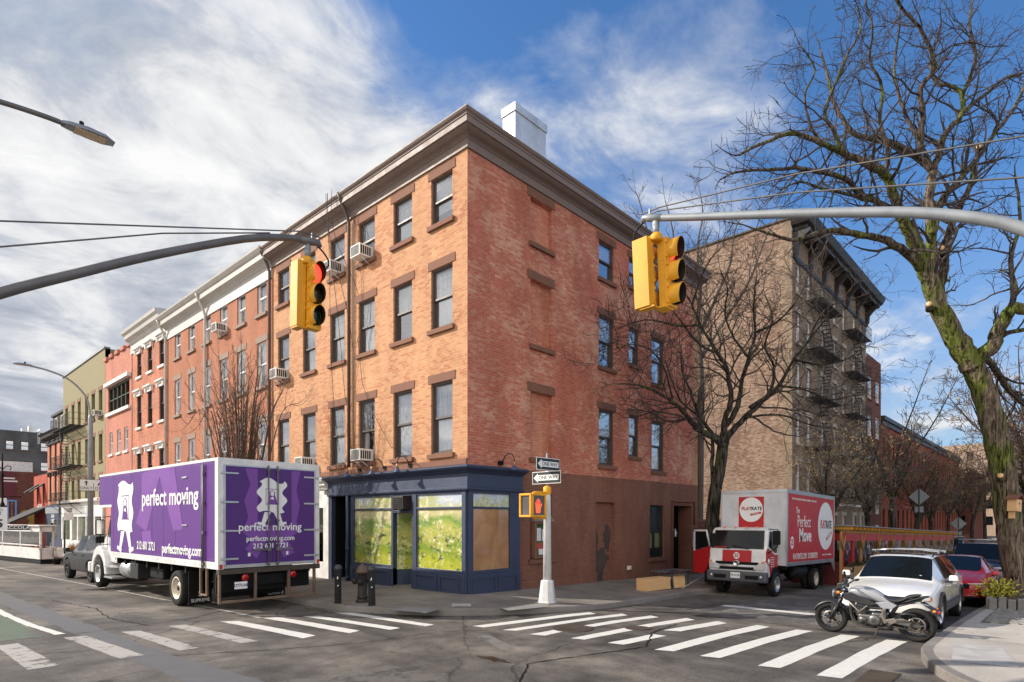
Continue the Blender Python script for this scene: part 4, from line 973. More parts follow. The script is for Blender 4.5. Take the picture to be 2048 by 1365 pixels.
cornice(H5, [(0, 3.2), (.2, 3.2), (.25, 3.35), (.45, 3.45), (.48, 3.6), (0, 3.7)], M['whitetrim'], ymin=36.6, ymax=49.3, name='shop_cornice')
M['shopdim'] = mat('shop_window_glass', (.16,.18,.12), .15, coat=.5, var=.4, sc_=1.2)
bx('shop_glazing', M['shopdim'], H5, [(-48.9, -36.9, -.02, 0, .5, 2.35)], FL)
text('LA CREPE', .42, M['signblack'], H5, rel(H5, FL @ Matrix.Translation((-46.4, -.16, 2.85))), 'shop_sign')
# ---------------------------------------------------------------- house with dark mansard
H6 = thing('mansard_house', 'brick house with black bracketed cornice, dark mansard dormer and dark blue coffee shop', 'building', (0, 49.45, 0))
c6 = [50.4, 52.2, 54.0]; c6 = [50.35, 52.4, 54.55]; rows = [(6.75, 1.95), (3.9, 2.05)]
hs = [hole(-y, z, .85, h) for z, h in rows for y in c6]
mb = MB(); mb.M = FL; wall(mb, -55.8, -49.45, -.6, 9.3, hs, .2); mb.build('front_wall', [M['brick3']], H6, shift=H6.location)
for z, h in rows:
    for y in c6: window(H6, FL, -y, z, .85, h, fm='windark', cur='none', mun=None, lint=0, hood=True, lm='windark')
cornice(H6, [(0, 8.75), (.12, 8.75), (.12, 9.1), (.5, 9.3), (.55, 9.5), (.7, 9.65), (0, 9.75)], M['windark'], ymin=49.45, ymax=55.9)
shell(H6, .3, 12, 49.45, 55.8, -.6, 9.3, M['brick3'], 'YXZ')
bx('mansard', M['windark'], H6, [(-55.2, -49.6, .3, 4, 9.3, 11.3), (-55.3, -49.5, .15, 4.1, 11.3, 11.5)], FL)
for a in (-53.5, -51.1): bx('dormer_window', M['whitetrim'], H6, [(a-.5, a-.35, .22, .3, 9.6, 11.1), (a+.35, a+.5, .22, .3, 9.6, 11.1), (a-.35, a+.35, .23, .3, 10.95, 11.08)], FL)
bx('shopfront', M['navy'], H6, [(-55.7, -49.5, -.15, .05, 2.1, 3.4), (-55.7, -49.5, -.12, .05, -.5, .5), (-55.7, -53.6, -.15, .05, .5, 2.1), (-51.0, -49.5, -.15, .05, .5, 2.1)], FL)
bx('fascia', M['steel'], H6, [(-55.6, -50, -.2, -.15, 2.65, 3.2)], FL)
text('BLANK\nSTREET', .42, M['signwhite'], H6, rel(H6, FL @ Matrix.Translation((-52.6, -.17, 2.2))), 'shop_sign', bold=.02)
bx('shop_glazing', M['shopdim'], H6, [(-53.6, -51.0, -.02, 0, .5, 2.1)], FL)
bx('vent', M['alu'], H6, [(-55.0, -54.0, 1, 2, 9.75, 10.3)], FL)
# ---------------------------------------------------------------- small red corner building with awnings
H7 = thing('red_shop_building', 'small bright red two storey building with black awnings beyond the mansard house', 'building', (0, 56.0, 0))
M['redorange'] = brick('bright_red_brick', S(178,84,66), S(168,76,58), S(174,88,70), lum=.1)
mb = MB(); mb.M = FL; wall(mb, -62.3, -56.0, -.6, 6.3, [hole(-57.6, 3.6, .8, 1.6), hole(-60.4, 3.6, .8, 1.6)], .2); mb.build('front_wall', [M['redorange']], H7, shift=H7.location)
for y in (57.6, 60.4): window(H7, FL, -y, 3.6, .8, 1.6, fm='windark', cur='none', mun=None, lint=0, sill=.12, lm='redorange')
shell(H7, .3, 8, 56.0, 62.3, -.6, 6.3, M['redorange'], 'yYXZ')
for y in (57.6, 60.4):
    mb = MB(); mb.M = FL; mb.prism([(0, 5.5), (-1.0, 4.7), (-1.0, 4.6), (0, 5.4)], 'x', -y-.6, -y+.6); mb.build('awning', M['black'], H7, shift=H7.location)
mb = MB(); mb.M = FL; mb.prism([(0, 3.3), (-2.6, 1.9), (-2.6, 1.5), (-2.5, 1.5), (-2.5, 1.8), (0, 3.1)], 'x', -62.2, -56.1); mb.build('awning', M['plastic'], H7, shift=H7.location)
text('THE GUYS', .62, M['signwhite'], H7, rel(H7, FL @ Matrix.Translation((-59.2, -.05, 2.95+.35))), 'shop_sign', bold=.03, sx=.9)
# ---------------------------------------------------------------- brick side wall with painted sign
H8 = thing('mural_building', 'dark red brick building whose side wall carries a faded blue framed painted sign', 'building', (0, 68, 0))
mb = MB(); mb.M = frame_front(0, 68, 0); wall(mb, -8, 1.2, -.8, 7.1, []); mb.build('side_wall', [M['darkbrick']], H8, shift=H8.location)
shell(H8, -8, 1.2, 68.01, 80, -.8, 7.1, M['darkbrick'], 'xXYZ', 'outer_wall')
F8 = frame_front(0, 68, 0)
bx('painted_panel', mat('maroon_paint', (.13,.03,.035), .8), H8, [(-2.1, -.55, -.02, 0, 1.4, 7.0)], F8)
bx('painted_frame', mat('sign_blue', S(96,158,214), .7), H8, [(-1.35, -.55, -.04, -.02, 4.0, 4.15), (-1.35, -.55, -.04, -.02, 2.0, 2.12), (-1.35, -1.2, -.04, -.02, 2.12, 4.0), (-.7, -.55, -.04, -.02, 2.12, 4.0)], F8)
text('C\nA\nL\nI\nE\nN\nT\nE', .26, mat('faded_gold', S(214,178,110), .8), H8, rel(H8, F8 @ Matrix.Translation((-.95, -.05, 3.1))), 'painted_lettering')
text('BARROW ST', .2, mat('faded_salmon', S(206,130,100), .8), H8, rel(H8, F8 @ Matrix.Translation((-1.25, -.05, 2.35))), 'painted_lettering')
bx('faded_lettering', M['whitetrim'], H8, [(-1.8, -.7, -.03, -.02, 6.3, 6.45), (-1.8, -.5, -.03, -.02, 6.0, 6.15)], F8)
M['leafpaint'] = mat('olive_mural_paint', S(146,132,60), .85, var=.3, sc_=.8)
mb = MB(); mb.M = F8; v = [(-.2,-.02,3.0),(.1,-.02,3.15),(1.1,-.02,2.7),(1.15,-.02,1.9),(.3,-.02,1.2),(.0,-.02,1.3),(.5,-.02,1.9),(.2,-.02,2.5),(-.3,-.02,2.7)]
mb.add(v, [tuple(range(9))[::-1]]); mb.build('painted_mural', M['leafpaint'], H8, shift=H8.location)
bx('parapet', M['whitetrim'], H8, [(-1.9, .9, 1.0, 1.3, 7.1, 8.2)], F8)
# ---------------------------------------------------------------- grey tenement in the distance
H9 = thing('grey_tenement', 'tall stained grey tenement with pale blinds, rising behind the mural wall', 'building', (0, 100, 0))
M['greyren'] = mat('stained_grey_render', (.11,.105,.10), .9, var=.5, sc_=.25, dirt=.5)
F9 = frame_front(0, 100, 0); w9 = [(x, z) for z in (12.2, 9.3, 6.4) for x in (-1.5, 2.9, 4.6, 6.9)]
mb = MB(); mb.M = F9; wall(mb, -8, 22, -1, 15, [hole(x, z, 1.0, 1.35) for x, z in w9], .2); mb.build('front_wall', [M['greyren']], H9, shift=H9.location)
for x, z in w9: window(H9, F9, x, z, 1.0, 1.35, fm='windark', cur='full', mun=None, lint=0, sill=.12)
shell(H9, -8, 22, 100.3, 112, -1, 15, M['greyren'], 'xXYZ', 'outer_wall')
bx('rooftop_bulkhead', M['whitetrim'], H9, [(-2, 2.2, 3, 6, 15, 15.5), (5.2, 5.6, 1, 2, 15, 16), (4.4, 4.8, 1, 2, 15, 15.6)], F9)

# ---------------------------------------------------------------- buff brick tenement on the side street
T = thing('buff_tenement', 'tall six storey buff brick tenement with black bracketed cornice and fire escapes', 'building', (26, 0, 0))
mb = MB(); mb.M = Matrix.Translation((26, 0, 0)) @ Matrix.Rotation(-PI/2, 4, 'Z')
wall(mb, -16, -.5, -1.2, 19.9, []); 
mb.build('side_wall', [M['brickT']], T, shift=T.location)
ft = [15.8, 12.8, 9.8, 6.75, 3.85, .6]; ct = [27.2, 29.2, 32.1, 34.9, 37.2, 40.1, 42.2]
ht = [hole(x, z, .95, 1.8) for z in ft for x in ct]
mb = MB(); mb.M = FR; wall(mb, 26.0, 43.6, -1.2, 19.2, ht, .2); 
mb.box(26.0, 26.45, -.03, 0, -1.2, 18); mb.M = Matrix.Translation((26, 0, 0)) @ Matrix.Rotation(-PI/2, 4, 'Z'); wall(mb, -.5, 0, -1.2, 19.9, [])
mb.build('front_wall', [M['bufffront']], T, shift=T.location)
for z in ft:
    for x in ct: window(T, FR, x, z, .95, 1.8, fm='winwhite', dep=.15, cur=rnd.choice(['none', 'half', 'none', 'upper']), mun=None, lint=.28, sill=.16, lm='palestone2' if 'palestone2' in M else 'brownstone')
shell(T, 26.3, 43.6, .4, 16, -1.2, 19.2, M['brickT'], 'XYZ', 'rear_wall')
bx('coping', M['rust'], T, [(25.9, 26.2, -.02, 16, 19.9, 20.0)])
cornice(T, [(.0, 17.6), (.08, 17.6), (.08, 17.85), (.0, 17.86)], M['windark'], xmax=43.7, x=26.0, ymax=.02, y0=0, name='frieze_moulding')
cornice(T, [(0, 19.1), (.75, 19.2), (.8, 19.35), (1.0, 19.45), (1.15, 19.75), (1.2, 19.85), (0, 19.95)], M['windark'], xmax=44.6, x=26.9, ymax=.0, y0=0, name='cornice')
for i in range(7):
    x = 26.35+i*2.85; mb = MB(); mb.prism([(0, 17.6), (-.12, 17.6), (-.25, 17.9), (-.3, 18.4), (-.65, 18.8), (-.95, 19.0), (-.95, 19.2), (0, 19.2)], 'x', x-.13, x+.13); mb.build('cornice_bracket', M['windark'], T, shift=T.location)
bx('stone_courses', M['whitetrim'], T, [(26.0, 43.6, -.04, 0, 3.1, 3.25), (26.0, 43.6, -.03, 0, -.8, -.2), (26, 43.6, -.03, 0, .2, .5), (26, 43.6, -.03, 0, 1.2, 1.5), (26, 43.6, -.03, 0, 2.2, 2.5)] if False else [(26.0, 43.6, -.04, 0, 3.1, 3.25)])
# fire escapes: one thing per stack, platforms and ladders as parts
def fire_escape(label, x0, x1, levels, ydep=-.95, ladder_x=None, F=None, drop=True, group=None):
    fe = thing('fire_escape', label, 'fire escape', (x0, 0, levels[-1]), group=group); fe.location = (F or Matrix()) @ Vector((x0, 0, levels[-1])); 
    sh_ = fe.location
    for i, z in enumerate(levels):
        p = MB(); p.M = F
        n = int((x1-x0)/.11)
        for k in range(n+1): x = x0+(x1-x0)*k/n; p.box(x-.012, x+.012, ydep, -.02, z-.015, z+.015)
        for yy in (ydep, ydep*.5, -.04): p.box(x0, x1, yy-.02, yy+.02, z-.05, z-.016)
        for xx in (x0, (x0+x1)/2, x1): p.tube([(xx, -.02, z-.9), (xx, ydep, z-.05)], .02, 5)
        p.build('platform', M['iron'], fe, shift=sh_)
        r_ = MB(); r_.M = F
        for zz in (.45, .9): r_.box(x0, x1, ydep-.012, ydep+.012, z+zz-.012, z+zz+.012); r_.box(x0-.012, x0+.012, ydep, -.02, z+zz-.012, z+zz+.012); r_.box(x1-.012, x1+.012, ydep, -.02, z+zz-.012, z+zz+.012)
        m_ = int((x1-x0)/.22)
        for k in range(m_+1): x = x0+(x1-x0)*k/m_; r_.box(x-.008, x+.008, ydep-.008, ydep+.008, z, z+.9)
        r_.build('railing', M['iron'], fe, shift=sh_)
        if i < len(levels)-1:
            z2 = levels[i+1]; l = MB(); l.M = F; xa, xb = (x0+x1)/2-.9, (x0+x1)/2+.9
            if i % 2: xa, xb = xb, xa
            for yy in (ydep+.15, ydep+.6): l.tube([(xa, yy, z), (xb, yy, z2)], .022, 5)
            for k in range(1, 13): t = k/13; x = xa+(xb-xa)*t; zz = z+(z2-z)*t; l.box(x-.09, x+.09, ydep+.15, ydep+.6, zz-.012, zz+.012)
            l.build('stair', M['iron'], fe, shift=sh_)
    if drop:
        l = MB(); l.M = F; z = levels[-1]; xx = ladder_x or x1-.6
        for a in (-.2, .2): l.tube([(xx+a, ydep-.06, z+2.2), (xx+a, ydep-.06, z-1.6)], .02, 5)
        for k in range(12): l.box(xx-.2, xx+.2, ydep-.07, ydep-.05, z-1.5+k*.3, z-1.47+k*.3)
        l.build('drop_ladder', M['rust'], fe, shift=sh_)
    return fe
fire_escape('black iron fire escape on the near half of the buff tenement front', 28.5, 33.2, [15.7, 12.7, 9.7, 6.65, 3.75], drop=False)
fire_escape('black iron fire escape on the far half of the buff tenement front', 36.6, 41.0, [15.7, 12.7, 9.7, 6.65, 3.75], drop=False)
fe5 = fire_escape('brown iron fire escape with a drop ladder on the olive green building', -48.9, -42.2, [9.2, 6.2, 3.35], F=FL, ladder_x=-45.2)
# yard fire escape and the low wall between the corner building and the tenement
yw = thing('yard_wall', 'low dark brick yard wall between the corner building and the buff tenement', 'wall', (13.9, 0, 0))
bx('brick_wall', M['darkbrick'], yw, [(13.85, 25.95, .05, .35, -1.0, 2.05)]); bx('coping', M['brownstone'], yw, [(13.85, 25.95, .0, .4, 2.05, 2.15)])
fire_escape('slim black fire escape in the yard behind the corner building', .6, 2.3, [5.6, 2.6], F=Matrix.Translation((13.8, 0, 0)) @ Matrix.Rotation(PI/2, 4, 'Z'), drop=True)
# ---------------------------------------------------------------- dark brick house with white windows
H10 = thing('brick_house', 'dark brown brick apartment house with bright white sash windows beside the buff tenement', 'building', (43.7, 0, 0))
r10 = [12.0, 8.95, 5.6, 2.6, -.1]; c10 = [44.7, 47.4]
mb = MB(); mb.M = FR; wall(mb, 43.7, 48.8, -1.4, 15.6, [hole(x, z, 1.05, 1.75) for z in r10 for x in c10]); mb.build('front_wall', [M['darkbrick']], H10, shift=H10.location)
for z in r10:
    for x in c10: window(H10, FR, x, z, 1.05, 1.75, fm='winwhite', dep=.03, cur='half', mun=(2, 2), lint=0, sill=.1)
shell(H10, 43.7, 48.8, .3, 12, -1.4, 15.6, M['darkbrick'], 'xXYZ')
# ---------------------------------------------------------------- terrace of red houses
k = 0
for i in range(6):
    x0 = 48.85+i*8.4; hh = thing('red_row_house', ['red brick row house nearest the dark brick apartment house', 'second red brick row house along the side street', 'third red brick row house along the side street', 'fourth red brick row house along the side street', 'fifth red brick row house along the side street', 'last red brick row house at the far end of the terrace'][i], 'building', (x0, 0, 0), group='red brick row houses')
    r11 = [7.6, 4.3, .9]; cs = [x0+1.1, x0+3.15, x0+5.2, x0+7.2]
    mb = MB(); mb.M = FR; wall(mb, x0, x0+8.35, -2, 10.8, [hole(x, z, 1.0, 1.75 if z > 7 else 2.2) for z in r11 for x in cs], .2); mb.build('front_wall', [M['redhouse']], hh, shift=hh.location)
    for z in r11:
        for x in cs: window(hh, FR, x, z, 1.0, 1.75 if z > 7 else 2.2, fm='windark', cur='none', mun=None, lint=.24, sill=.14)
    bx('cornice', M['windark'], hh, [(x0, x0+8.35, -.3, .1, 10.8, 11.15), (x0, x0+8.35, -.15, .1, 10.4, 10.8)])
    shell(hh, x0, x0+8.35, .3, 12, -2, 10.8, M['redhouse'], 'XYZ')
    ch = bx('chimney', M['darkbrick'], hh, [(x0+3, x0+4.2, 4, 5, 10.8, 12.3)])
    bx('stoop', M['brownstone'], hh, [(x0+6.6, x0+7.8, -1.6, 0, -1.6, -.1), (x0+6.6, x0+7.8, -2.2, -1.6, -1.6, -.6)])
# ---------------------------------------------------------------- distant blocks
def far_block(label, x0, x1, y0, y1, z1, m, wins=True, nm_='apartment_block', zw=(1.4, 1.7)):
    t = thing(nm_, label, 'building', (x0, y0, 0)); F = Matrix.Translation((x0, 0, 0)) @ Matrix.Rotation(-PI/2, 4, 'Z')
    nx = int((y1-y0)/3); nz = int(z1/3.2); hs = [hole(-(y0+1.5+i*3), 1+j*3.2, 1.1, 1.7) for i in range(nx) for j in range(nz)]
    mb = MB(); mb.M = F; wall(mb, -y1, -y0, -2, z1, hs, .2); mb.build('front_wall', [m], t, shift=t.location)
    mb = MB(); mb.M = F
    for h in hs: mb.quad((h[0],.18,h[2]),(h[1],.18,h[2]),(h[1],.18,h[3]),(h[0],.18,h[3]))
    mb.build('window', M['carglass'], t, shift=t.location)['kind'] = 'stuff'
    shell(t, x0+.01, x1, y0, y1, -2, z1, m, 'yYXZ', 'side_wall'); return t
M['tanbrick'] = brick('distant_tan_brick', S(170,150,132), S(156,134,116), S(166,148,132), lum=.2)  # plain tan brick of the far block
far_block('broad tan brick block closing the end of the side street', 138, 160, -8, 34, 17, M['tanbrick'])
far_block('reddish brick block far down the street behind the trees', 120, 136, -26, -9.5, 13, M['redhouse'])
far_block('dark brick row at the far end of the terrace', 100.5, 118, -1.5, 14, 9.5, M['darkbrick'])
wt = thing('water_tank', 'wooden rooftop water tank on the distant tan block', 'water tank', (142, 20, 17))
mb = MB(); mb.lathe([(1.9, 20.2), (1.9, 18.2)], (142, 20, 0), n=16); mb.lathe([(2.0, 20.2), (.1, 21.2)], (142, 20, 0), n=16); mb.build('tank', M['tanbrick'], wt, shift=wt.location)
mb = MB()
for a in (-1.3, 1.3):
    for b in (-1.3, 1.3): mb.box(142+a-.1, 142+a+.1, 20+b-.1, 20+b+.1, 17, 18.2)
mb.build('stand', M['iron'], wt, shift=wt.location)
# south side of the side street and west side of the avenue: brick fronts facing the scene
def plain_house(label, F, w_, h_, m, cols, rows_, root):
    t = thing('brick_house', label, 'building', root)
    hs = [hole(w_*(i+.5)/cols, 1.2+j*3.1, 1.0, 1.9) for i in range(cols) for j in range(rows_)]
    mb = MB(); mb.M = F; wall(mb, 0, w_, -1, h_, hs, .2); mb.build('front_wall', [m], t, shift=t.location)
    mb = MB(); mb.M = F
    for h in hs: mb.quad((h[0],.18,h[2]),(h[1],.18,h[2]),(h[1],.18,h[3]),(h[0],.18,h[3]))
    mb.build('window', M['carglass'], t, shift=t.location)
    mb = MB(); mb.M = F; mb.box(0, w_, .3, 10, -1, h_); mb.build('rear_mass', m, t, shift=t.location)
    mb = MB(); mb.M = F; mb.box(-.1, w_+.1, -.4, .1, h_, h_+.5); mb.build('cornice', M['windark'], t, shift=t.location); return t
# air conditioners in window openings
def ac(name_label, x, y, z, grp='window air conditioners'):
    t = thing('air_conditioner', name_label, 'air conditioner', (x, y, z), (0, 0, -PI/2), grp)
    b = MB(); b.box(-.27, .27, -.42, .12, 0, .38); b.build('casing', M['whitetrim'], t, bevel=.012)
    g = MB()
    for k in range(9): g.box(-.23, .23, -.428, -.42, .04+k*.035, .058+k*.035)
    for s in (-1, 1):
        for k in range(5): g.box(s*.27, s*.278, -.38+k*.08, -.33+k*.08, .06, .32)
    g.build('grille', M['plastic'], t); 
    [MB().tube([(q, -.35, 0), (q, .1, -.25)], .012, 5).build('bracket', M['whitetrim'], t) for q in (-.2, .2)]
ac('top floor air conditioner in the third window from the corner', -.02, 4.85, 10.62)
ac('top floor air conditioner in the fourth window from the corner', -.02, 6.64, 10.62)
ac('air conditioner low in the third window above the shopfront lamps', -.02, 4.85, 4.04)
ac('air conditioner in the farthest middle floor window of the tan wall', -.02, 10.6, 7.62)
ac('lowest floor air conditioner just above the white shop cornice', -.02, 8.6, 4.04)
ac('top floor air conditioner on the orange brick row house', -.02, 16.42, 10.68)
ac('air conditioner in an upper window of the olive green building', -.02, 37.7, 9.37)
# ================================================================== vehicles
FS = Matrix.Rotation(-PI/2, 4, 'Z')    # lettering frame for the left side of a vehicle whose nose points to +y
_wm = {}
def wheel_meshes(r, w, style):
    key = (r, w, style)
    if key in _wm: return _wm[key]
    t = MB(); rr = r*.62
    t.lathe([(rr, -w*.42), (r*.80, -w*.5), (r*.95, -w*.46), (r, -w*.30), (r, w*.30), (r*.95, w*.46), (r*.80, w*.5), (rr, w*.42), (rr*.96, 0), (rr, -w*.42)], ax='x', n=36, cap=False)
    for k in range(36): # tread blocks
        a = 2*PI*k/36; t.M = Matrix.Rotation(a, 4, 'X'); t.box(-w*.30, w*.30, -r*.02, r*.02, r*.985, r*1.004)
    t.M = None
    m = MB()
    if style == 'truck':
        m.lathe([(rr, -w*.40), (rr*1.04, -w*.46), (rr*.93, -w*.44), (rr*.86, -w*.10), (rr*.55, -w*.04), (rr*.5, -w*.22), (rr*.30, -w*.26), (.001, -w*.26)], ax='x', n=30, cap=False)
        for k in range(8):
            a = 2*PI*k/8; m.lathe([(.018, -w*.13), (.018, -w*.02)], (0, math.cos(a)*rr*.66, math.sin(a)*rr*.66), 'x', 8)
        for k in range(8):
            a = 2*PI*(k+.5)/8; m.lathe([(rr*.075, -w*.115), (rr*.075, -w*.04)], (0, math.cos(a)*rr*.74, math.sin(a)*rr*.74), 'x', 10, mi=1)
    elif style == 'dual':
        m.lathe([(rr, -w*.40), (rr*1.04, -w*.46), (rr*.94, -w*.44), (rr*.90, -w*.05), (rr*.55, w*.0), (rr*.5, -w*.15), (rr*.32, -w*.25), (.001, -w*.25)], ax='x', n=30, cap=False)
        for k in range(8):
            a = 2*PI*k/8; m.lathe([(.02, w*.05), (.02, w*.25)], (0, math.cos(a)*rr*.70, math.sin(a)*rr*.70), 'x', 8)
    else:
        n = {'five': 5, 'six': 6}.get(style, 5)
        m.lathe([(rr, -w*.40), (rr*1.03, -w*.45), (rr*.93, -w*.43), (rr*.9, -w*.05), (rr*.9, w*.1)], ax='x', n=30, cap=False)
        m.lathe([(rr*.9, w*.02), (0, w*.02)], ax='x', n=30, mi=1)
        for k in range(n):
            for s in (-.16, .16):
                m.M = Matrix.Rotation(2*PI*k/n+s, 4, 'X')
                m.add([(-w*.34,-rr*.05,rr*.12),(-w*.34,rr*.05,rr*.12),(-w*.40,rr*.055,rr*.97),(-w*.40,-rr*.055,rr*.97),(-w*.15,-rr*.05,rr*.12),(-w*.15,rr*.05,rr*.12),(-w*.15,rr*.055,rr*.97),(-w*.15,-rr*.055,rr*.97)], [(0,1,2,3),(4,7,6,5),(0,4,5,1),(1,5,6,2),(2,6,7,3),(3,7,4,0)])
        m.M = None; m.lathe([(rr*.22, -w*.15), (rr*.22, -w*.36), (rr*.15, -w*.39), (0, -w*.39)], ax='x', n=18)
    def dt(b, mm):
        o = b.build('tmp', mm); d = o.data; bpy.data.objects.remove(o); return d
    rim = {'truck': M['alu'], 'dual': M['creamrim'], 'five': M['alu'], 'six': M['alu'], 'dark': M['plastic']}[style]
    _wm[key] = (dt(t, M['rubber']), dt(m, [rim, M['dark']])); return _wm[key]
M['creamrim'] = mat('painted_steel_rim', S(200,190,170), .45, .3, dirt=.3)
def wheel(parent, x, y, z, r, w, style, side):   # side -1: outside faces -x
    ms = wheel_meshes(r, w, style)
    e = bpy.data.objects.new('wheel', None); COL.objects.link(e); e.parent = parent; e.location = (x, y, z); e.rotation_euler = (0, 0, 0 if side < 0 else PI); e.empty_display_size = .2
    child('tyre', ms[0], e); child('rim', ms[1], e); return e
def part(parent, name, m, boxes=None, bevel=0.0, f=None, subsurf=0):
    mb = MB()
    for b in boxes or []: mb.box(*b)
    if f: f(mb)
    return mb.build(name, m, parent, bevel=bevel, subsurf=subsurf)
def flat(parent, name, m, poly, F):   # thin cut vinyl shape, poly in (x,z) of frame F
    mb = MB(); mb.M = F; n = len(poly)
    mb.add([(p[0], 0, p[1]) for p in poly], [tuple(range(n))]); return mb.build(name, m, parent)
def circle(cx, cz, rx, rz, n=32): return [(cx+rx*math.cos(2*PI*k/n), cz+rz*math.sin(2*PI*k/n)) for k in range(n)]

# ---------------------------------------------------------------- purple box truck
PT = thing('box_truck', 'purple moving truck with a white cab parked along the avenue', 'truck', (-5.6, 2.42, zr(-5.6, 4)), R(2.5))
W, L, Z0, Z1, ZA = 2.62, 8.7, 1.08, 3.68, 2.68
M['truckwhite'] = mat('truck_white', (.70,.69,.67), .4, dirt=.25, coat=.2)
part(PT, 'box_body', M['truckwhite'], [(0.01, W-.01, .03, 7.58, Z0+.02, Z1-.01), (.01, W-.01, 7.58, L, ZA, Z1-.01)])
part(PT, 'box_frame', M['truckwhite'], [(0, .12, 0, .12, Z0, Z1), (W-.12, W, 0, .12, Z0, Z1), (.12, W-.12, -.005, .12, Z1-.14, Z1), (-.012, .0, 0, 7.58, Z0, Z0+.17), (-.012, .0, .17, L, Z1-.06, Z1+.01), (-.015, .02, 7.5, L, ZA-.05, ZA+.03), (-.012, .0, 0, .17, Z0+.17, Z1+.01), (0, W, 0, L, Z1-.005, Z1+.012)], .006)
part(PT, 'side_panel', M['purple'], [(-.008, .01, .17, 7.58, Z0+.17, Z1-.06), (-.008, .01, 7.58, L-.02, ZA+.03, Z1-.06)])
part(PT, 'panel_seam', M['purple'], [(-.0105, -.008, y, y+.02, Z0+.19, Z1-.08) for y in (2.5, 3.3, 4.1, 4.9, 5.7, 6.5, 7.3)])
rv_ = MB()
for y in [.25+.15*k for k in range(55)]:
    for z in (Z1-.10, Z0+.22 if y < 7.5 else ZA+.06): rv_.box(-.011, -.008, y-.008, y+.008, z-.008, z+.008)
for y in [.1+.3*k for k in range(25)]: rv_.box(-.016, -.012, y-.012, y+.012, Z0+.07, Z0+.094)
rv_.build('rivets', M['alu'], PT)
# attic underside and front
F0 = FS @ Matrix.Translation((0, -.012, 0))    # just proud of the side, x = -y
def sidepoly(name, m, pts, off=0.0): return flat(PT, name, m, [(-y, z) for y, z in pts], FS @ Matrix.Translation((0, -.012-off, 0)))
sidepoly('light_graphic', M['purple2'], [(4.9,3.55),(4.0,3.62),(2.55,3.62),(2.0,2.0),(2.6,1.95),(3.55,3.4),(4.5,1.9),(5.35,2.15),(4.9,2.7)][::-1])
sidepoly('scuff_mark', M['purple2'], [(4.9,1.9),(4.2,1.95),(4.1,1.6),(4.8,1.5)][::-1], .001)
wavy = []
def wav(cx, cz, w, h, n=60, amp=.07, k=4):
    out = []
    for i in range(n):
        t = i/n; per = 4
        if t < .25: x, z = -w/2+w*(t*4), h/2+amp*math.sin(t*4*PI*2-.6)
        elif t < .5: x, z = w/2+amp*math.sin((t-.25)*4*PI*k), h/2-h*((t-.25)*4)
        elif t < .75: x, z = w/2-w*((t-.5)*4), -h/2-amp*.5*math.sin((t-.5)*4*PI*2)
        else: x, z = -w/2-amp*math.sin((t-.75)*4*PI*k), -h/2+h*((t-.75)*4)
        out.append((cx+x, cz+z))
    return out
def logo(F, cx, cz, w, h, white, back, parent, off):
    """the walking picture frame emblem"""
    g = lambda d: F @ Matrix.Translation((0, -d, 0))
    e = flat(parent, 'logo_frame', white, wav(cx, cz, w, h)[::-1], g(off))
    flat(e, 'logo_window', back, [(cx-w*.26, cz-h*.26), (cx+w*.26, cz-h*.26), (cx+w*.26, cz+h*.24), (cx-w*.26, cz+h*.24)], g(off+.002))
    flat(e, 'logo_figure', white, [(cx-w*.24, cz-h*.24), (cx+w*.24, cz-h*.24), (cx+w*.24, cz+h*.22), (cx-w*.24, cz+h*.22)], g(off+.003))
    flat(e, 'logo_figure', back, [(cx-w*.20, cz-h*.25), (cx+w*.20, cz-h*.25), (cx+w*.15, cz-h*.05), (cx+w*.10, cz+h*.03), (cx+w*.12, cz+h*.13), (cx+w*.0, cz+h*.2), (cx-w*.12, cz+h*.13), (cx-w*.10, cz+h*.03), (cx-w*.15, cz-h*.05)], g(off+.004))
    flat(e, 'logo_figure', white, circle(cx, cz+h*.09, w*.075, h*.075, 18), g(off+.005)); flat(e, 'logo_figure', white, [(cx-w*.10, cz-h*.08), (cx+w*.08, cz-h*.10), (cx+w*.02, cz-h*.0)], g(off+.005))
    for s in (-1, 1):
        flat(e, 'logo_leg', white, [(cx+s*w*.05, cz-h*.50), (cx+s*w*.30, cz-h*.50), (cx+s*w*.42, cz-h*.84), (cx+s*w*.26, cz-h*.84)][::s], g(off-.001+.0))
        flat(e, 'logo_foot', white, [(cx+s*w*.24, cz-h*.86), (cx+s*w*.40, cz-h*.83), (cx+s*w*.55, cz-h*.80), (cx+s*w*.58, cz-h*.87), (cx+s*w*.30, cz-h*.95)][::s], g(off))
    return e
logo(FS, -6.25, 2.62, 1.25, 1.45, M['signwhite'], M['purple'], PT, .014)
text('perfect moving', .64, M['signwhite'], PT, FS @ Matrix.Translation((-2.97, -.016, 2.83)), bold=.016, sx=.98)
text('212 601 2721', .32, M['signwhite'], PT, FS @ Matrix.Translation((-4.55, -.016, 1.50)), bold=.02, sx=.80)
text('perfectmoving.com', .36, M['signwhite'], PT, FS @ Matrix.Translation((-2.12, -.016, 1.47)), bold=.022, sx=.92, space=.98)
# side door with its hinges and lock rods
sd_ = part(PT, 'side_door', M['purple'], [(-.016, -.009, .8, 1.97, Z0+.2, Z1-.12)])
part(sd_, 'hinge', M['alu'], [(-.04, -.017, 1.72, 2.02, z-.02, z+.02) for z in (1.45, 2.1, 2.75, 3.3)], .006)
part(sd_, 'lock_rod', M['darksteel'], None, f=lambda mb: [mb.tube([(-.05, .72, Z0-.05), (-.05, .72, Z1-.1)], .02, 8), mb.tube([(-.045, .80, 1.1), (-.045, .80, Z1-.12)], .014, 6)]+[mb.box(-.07, -.02, .69, .75, z, z+.08) for z in (1.15, 1.9, 2.6, 3.3)])
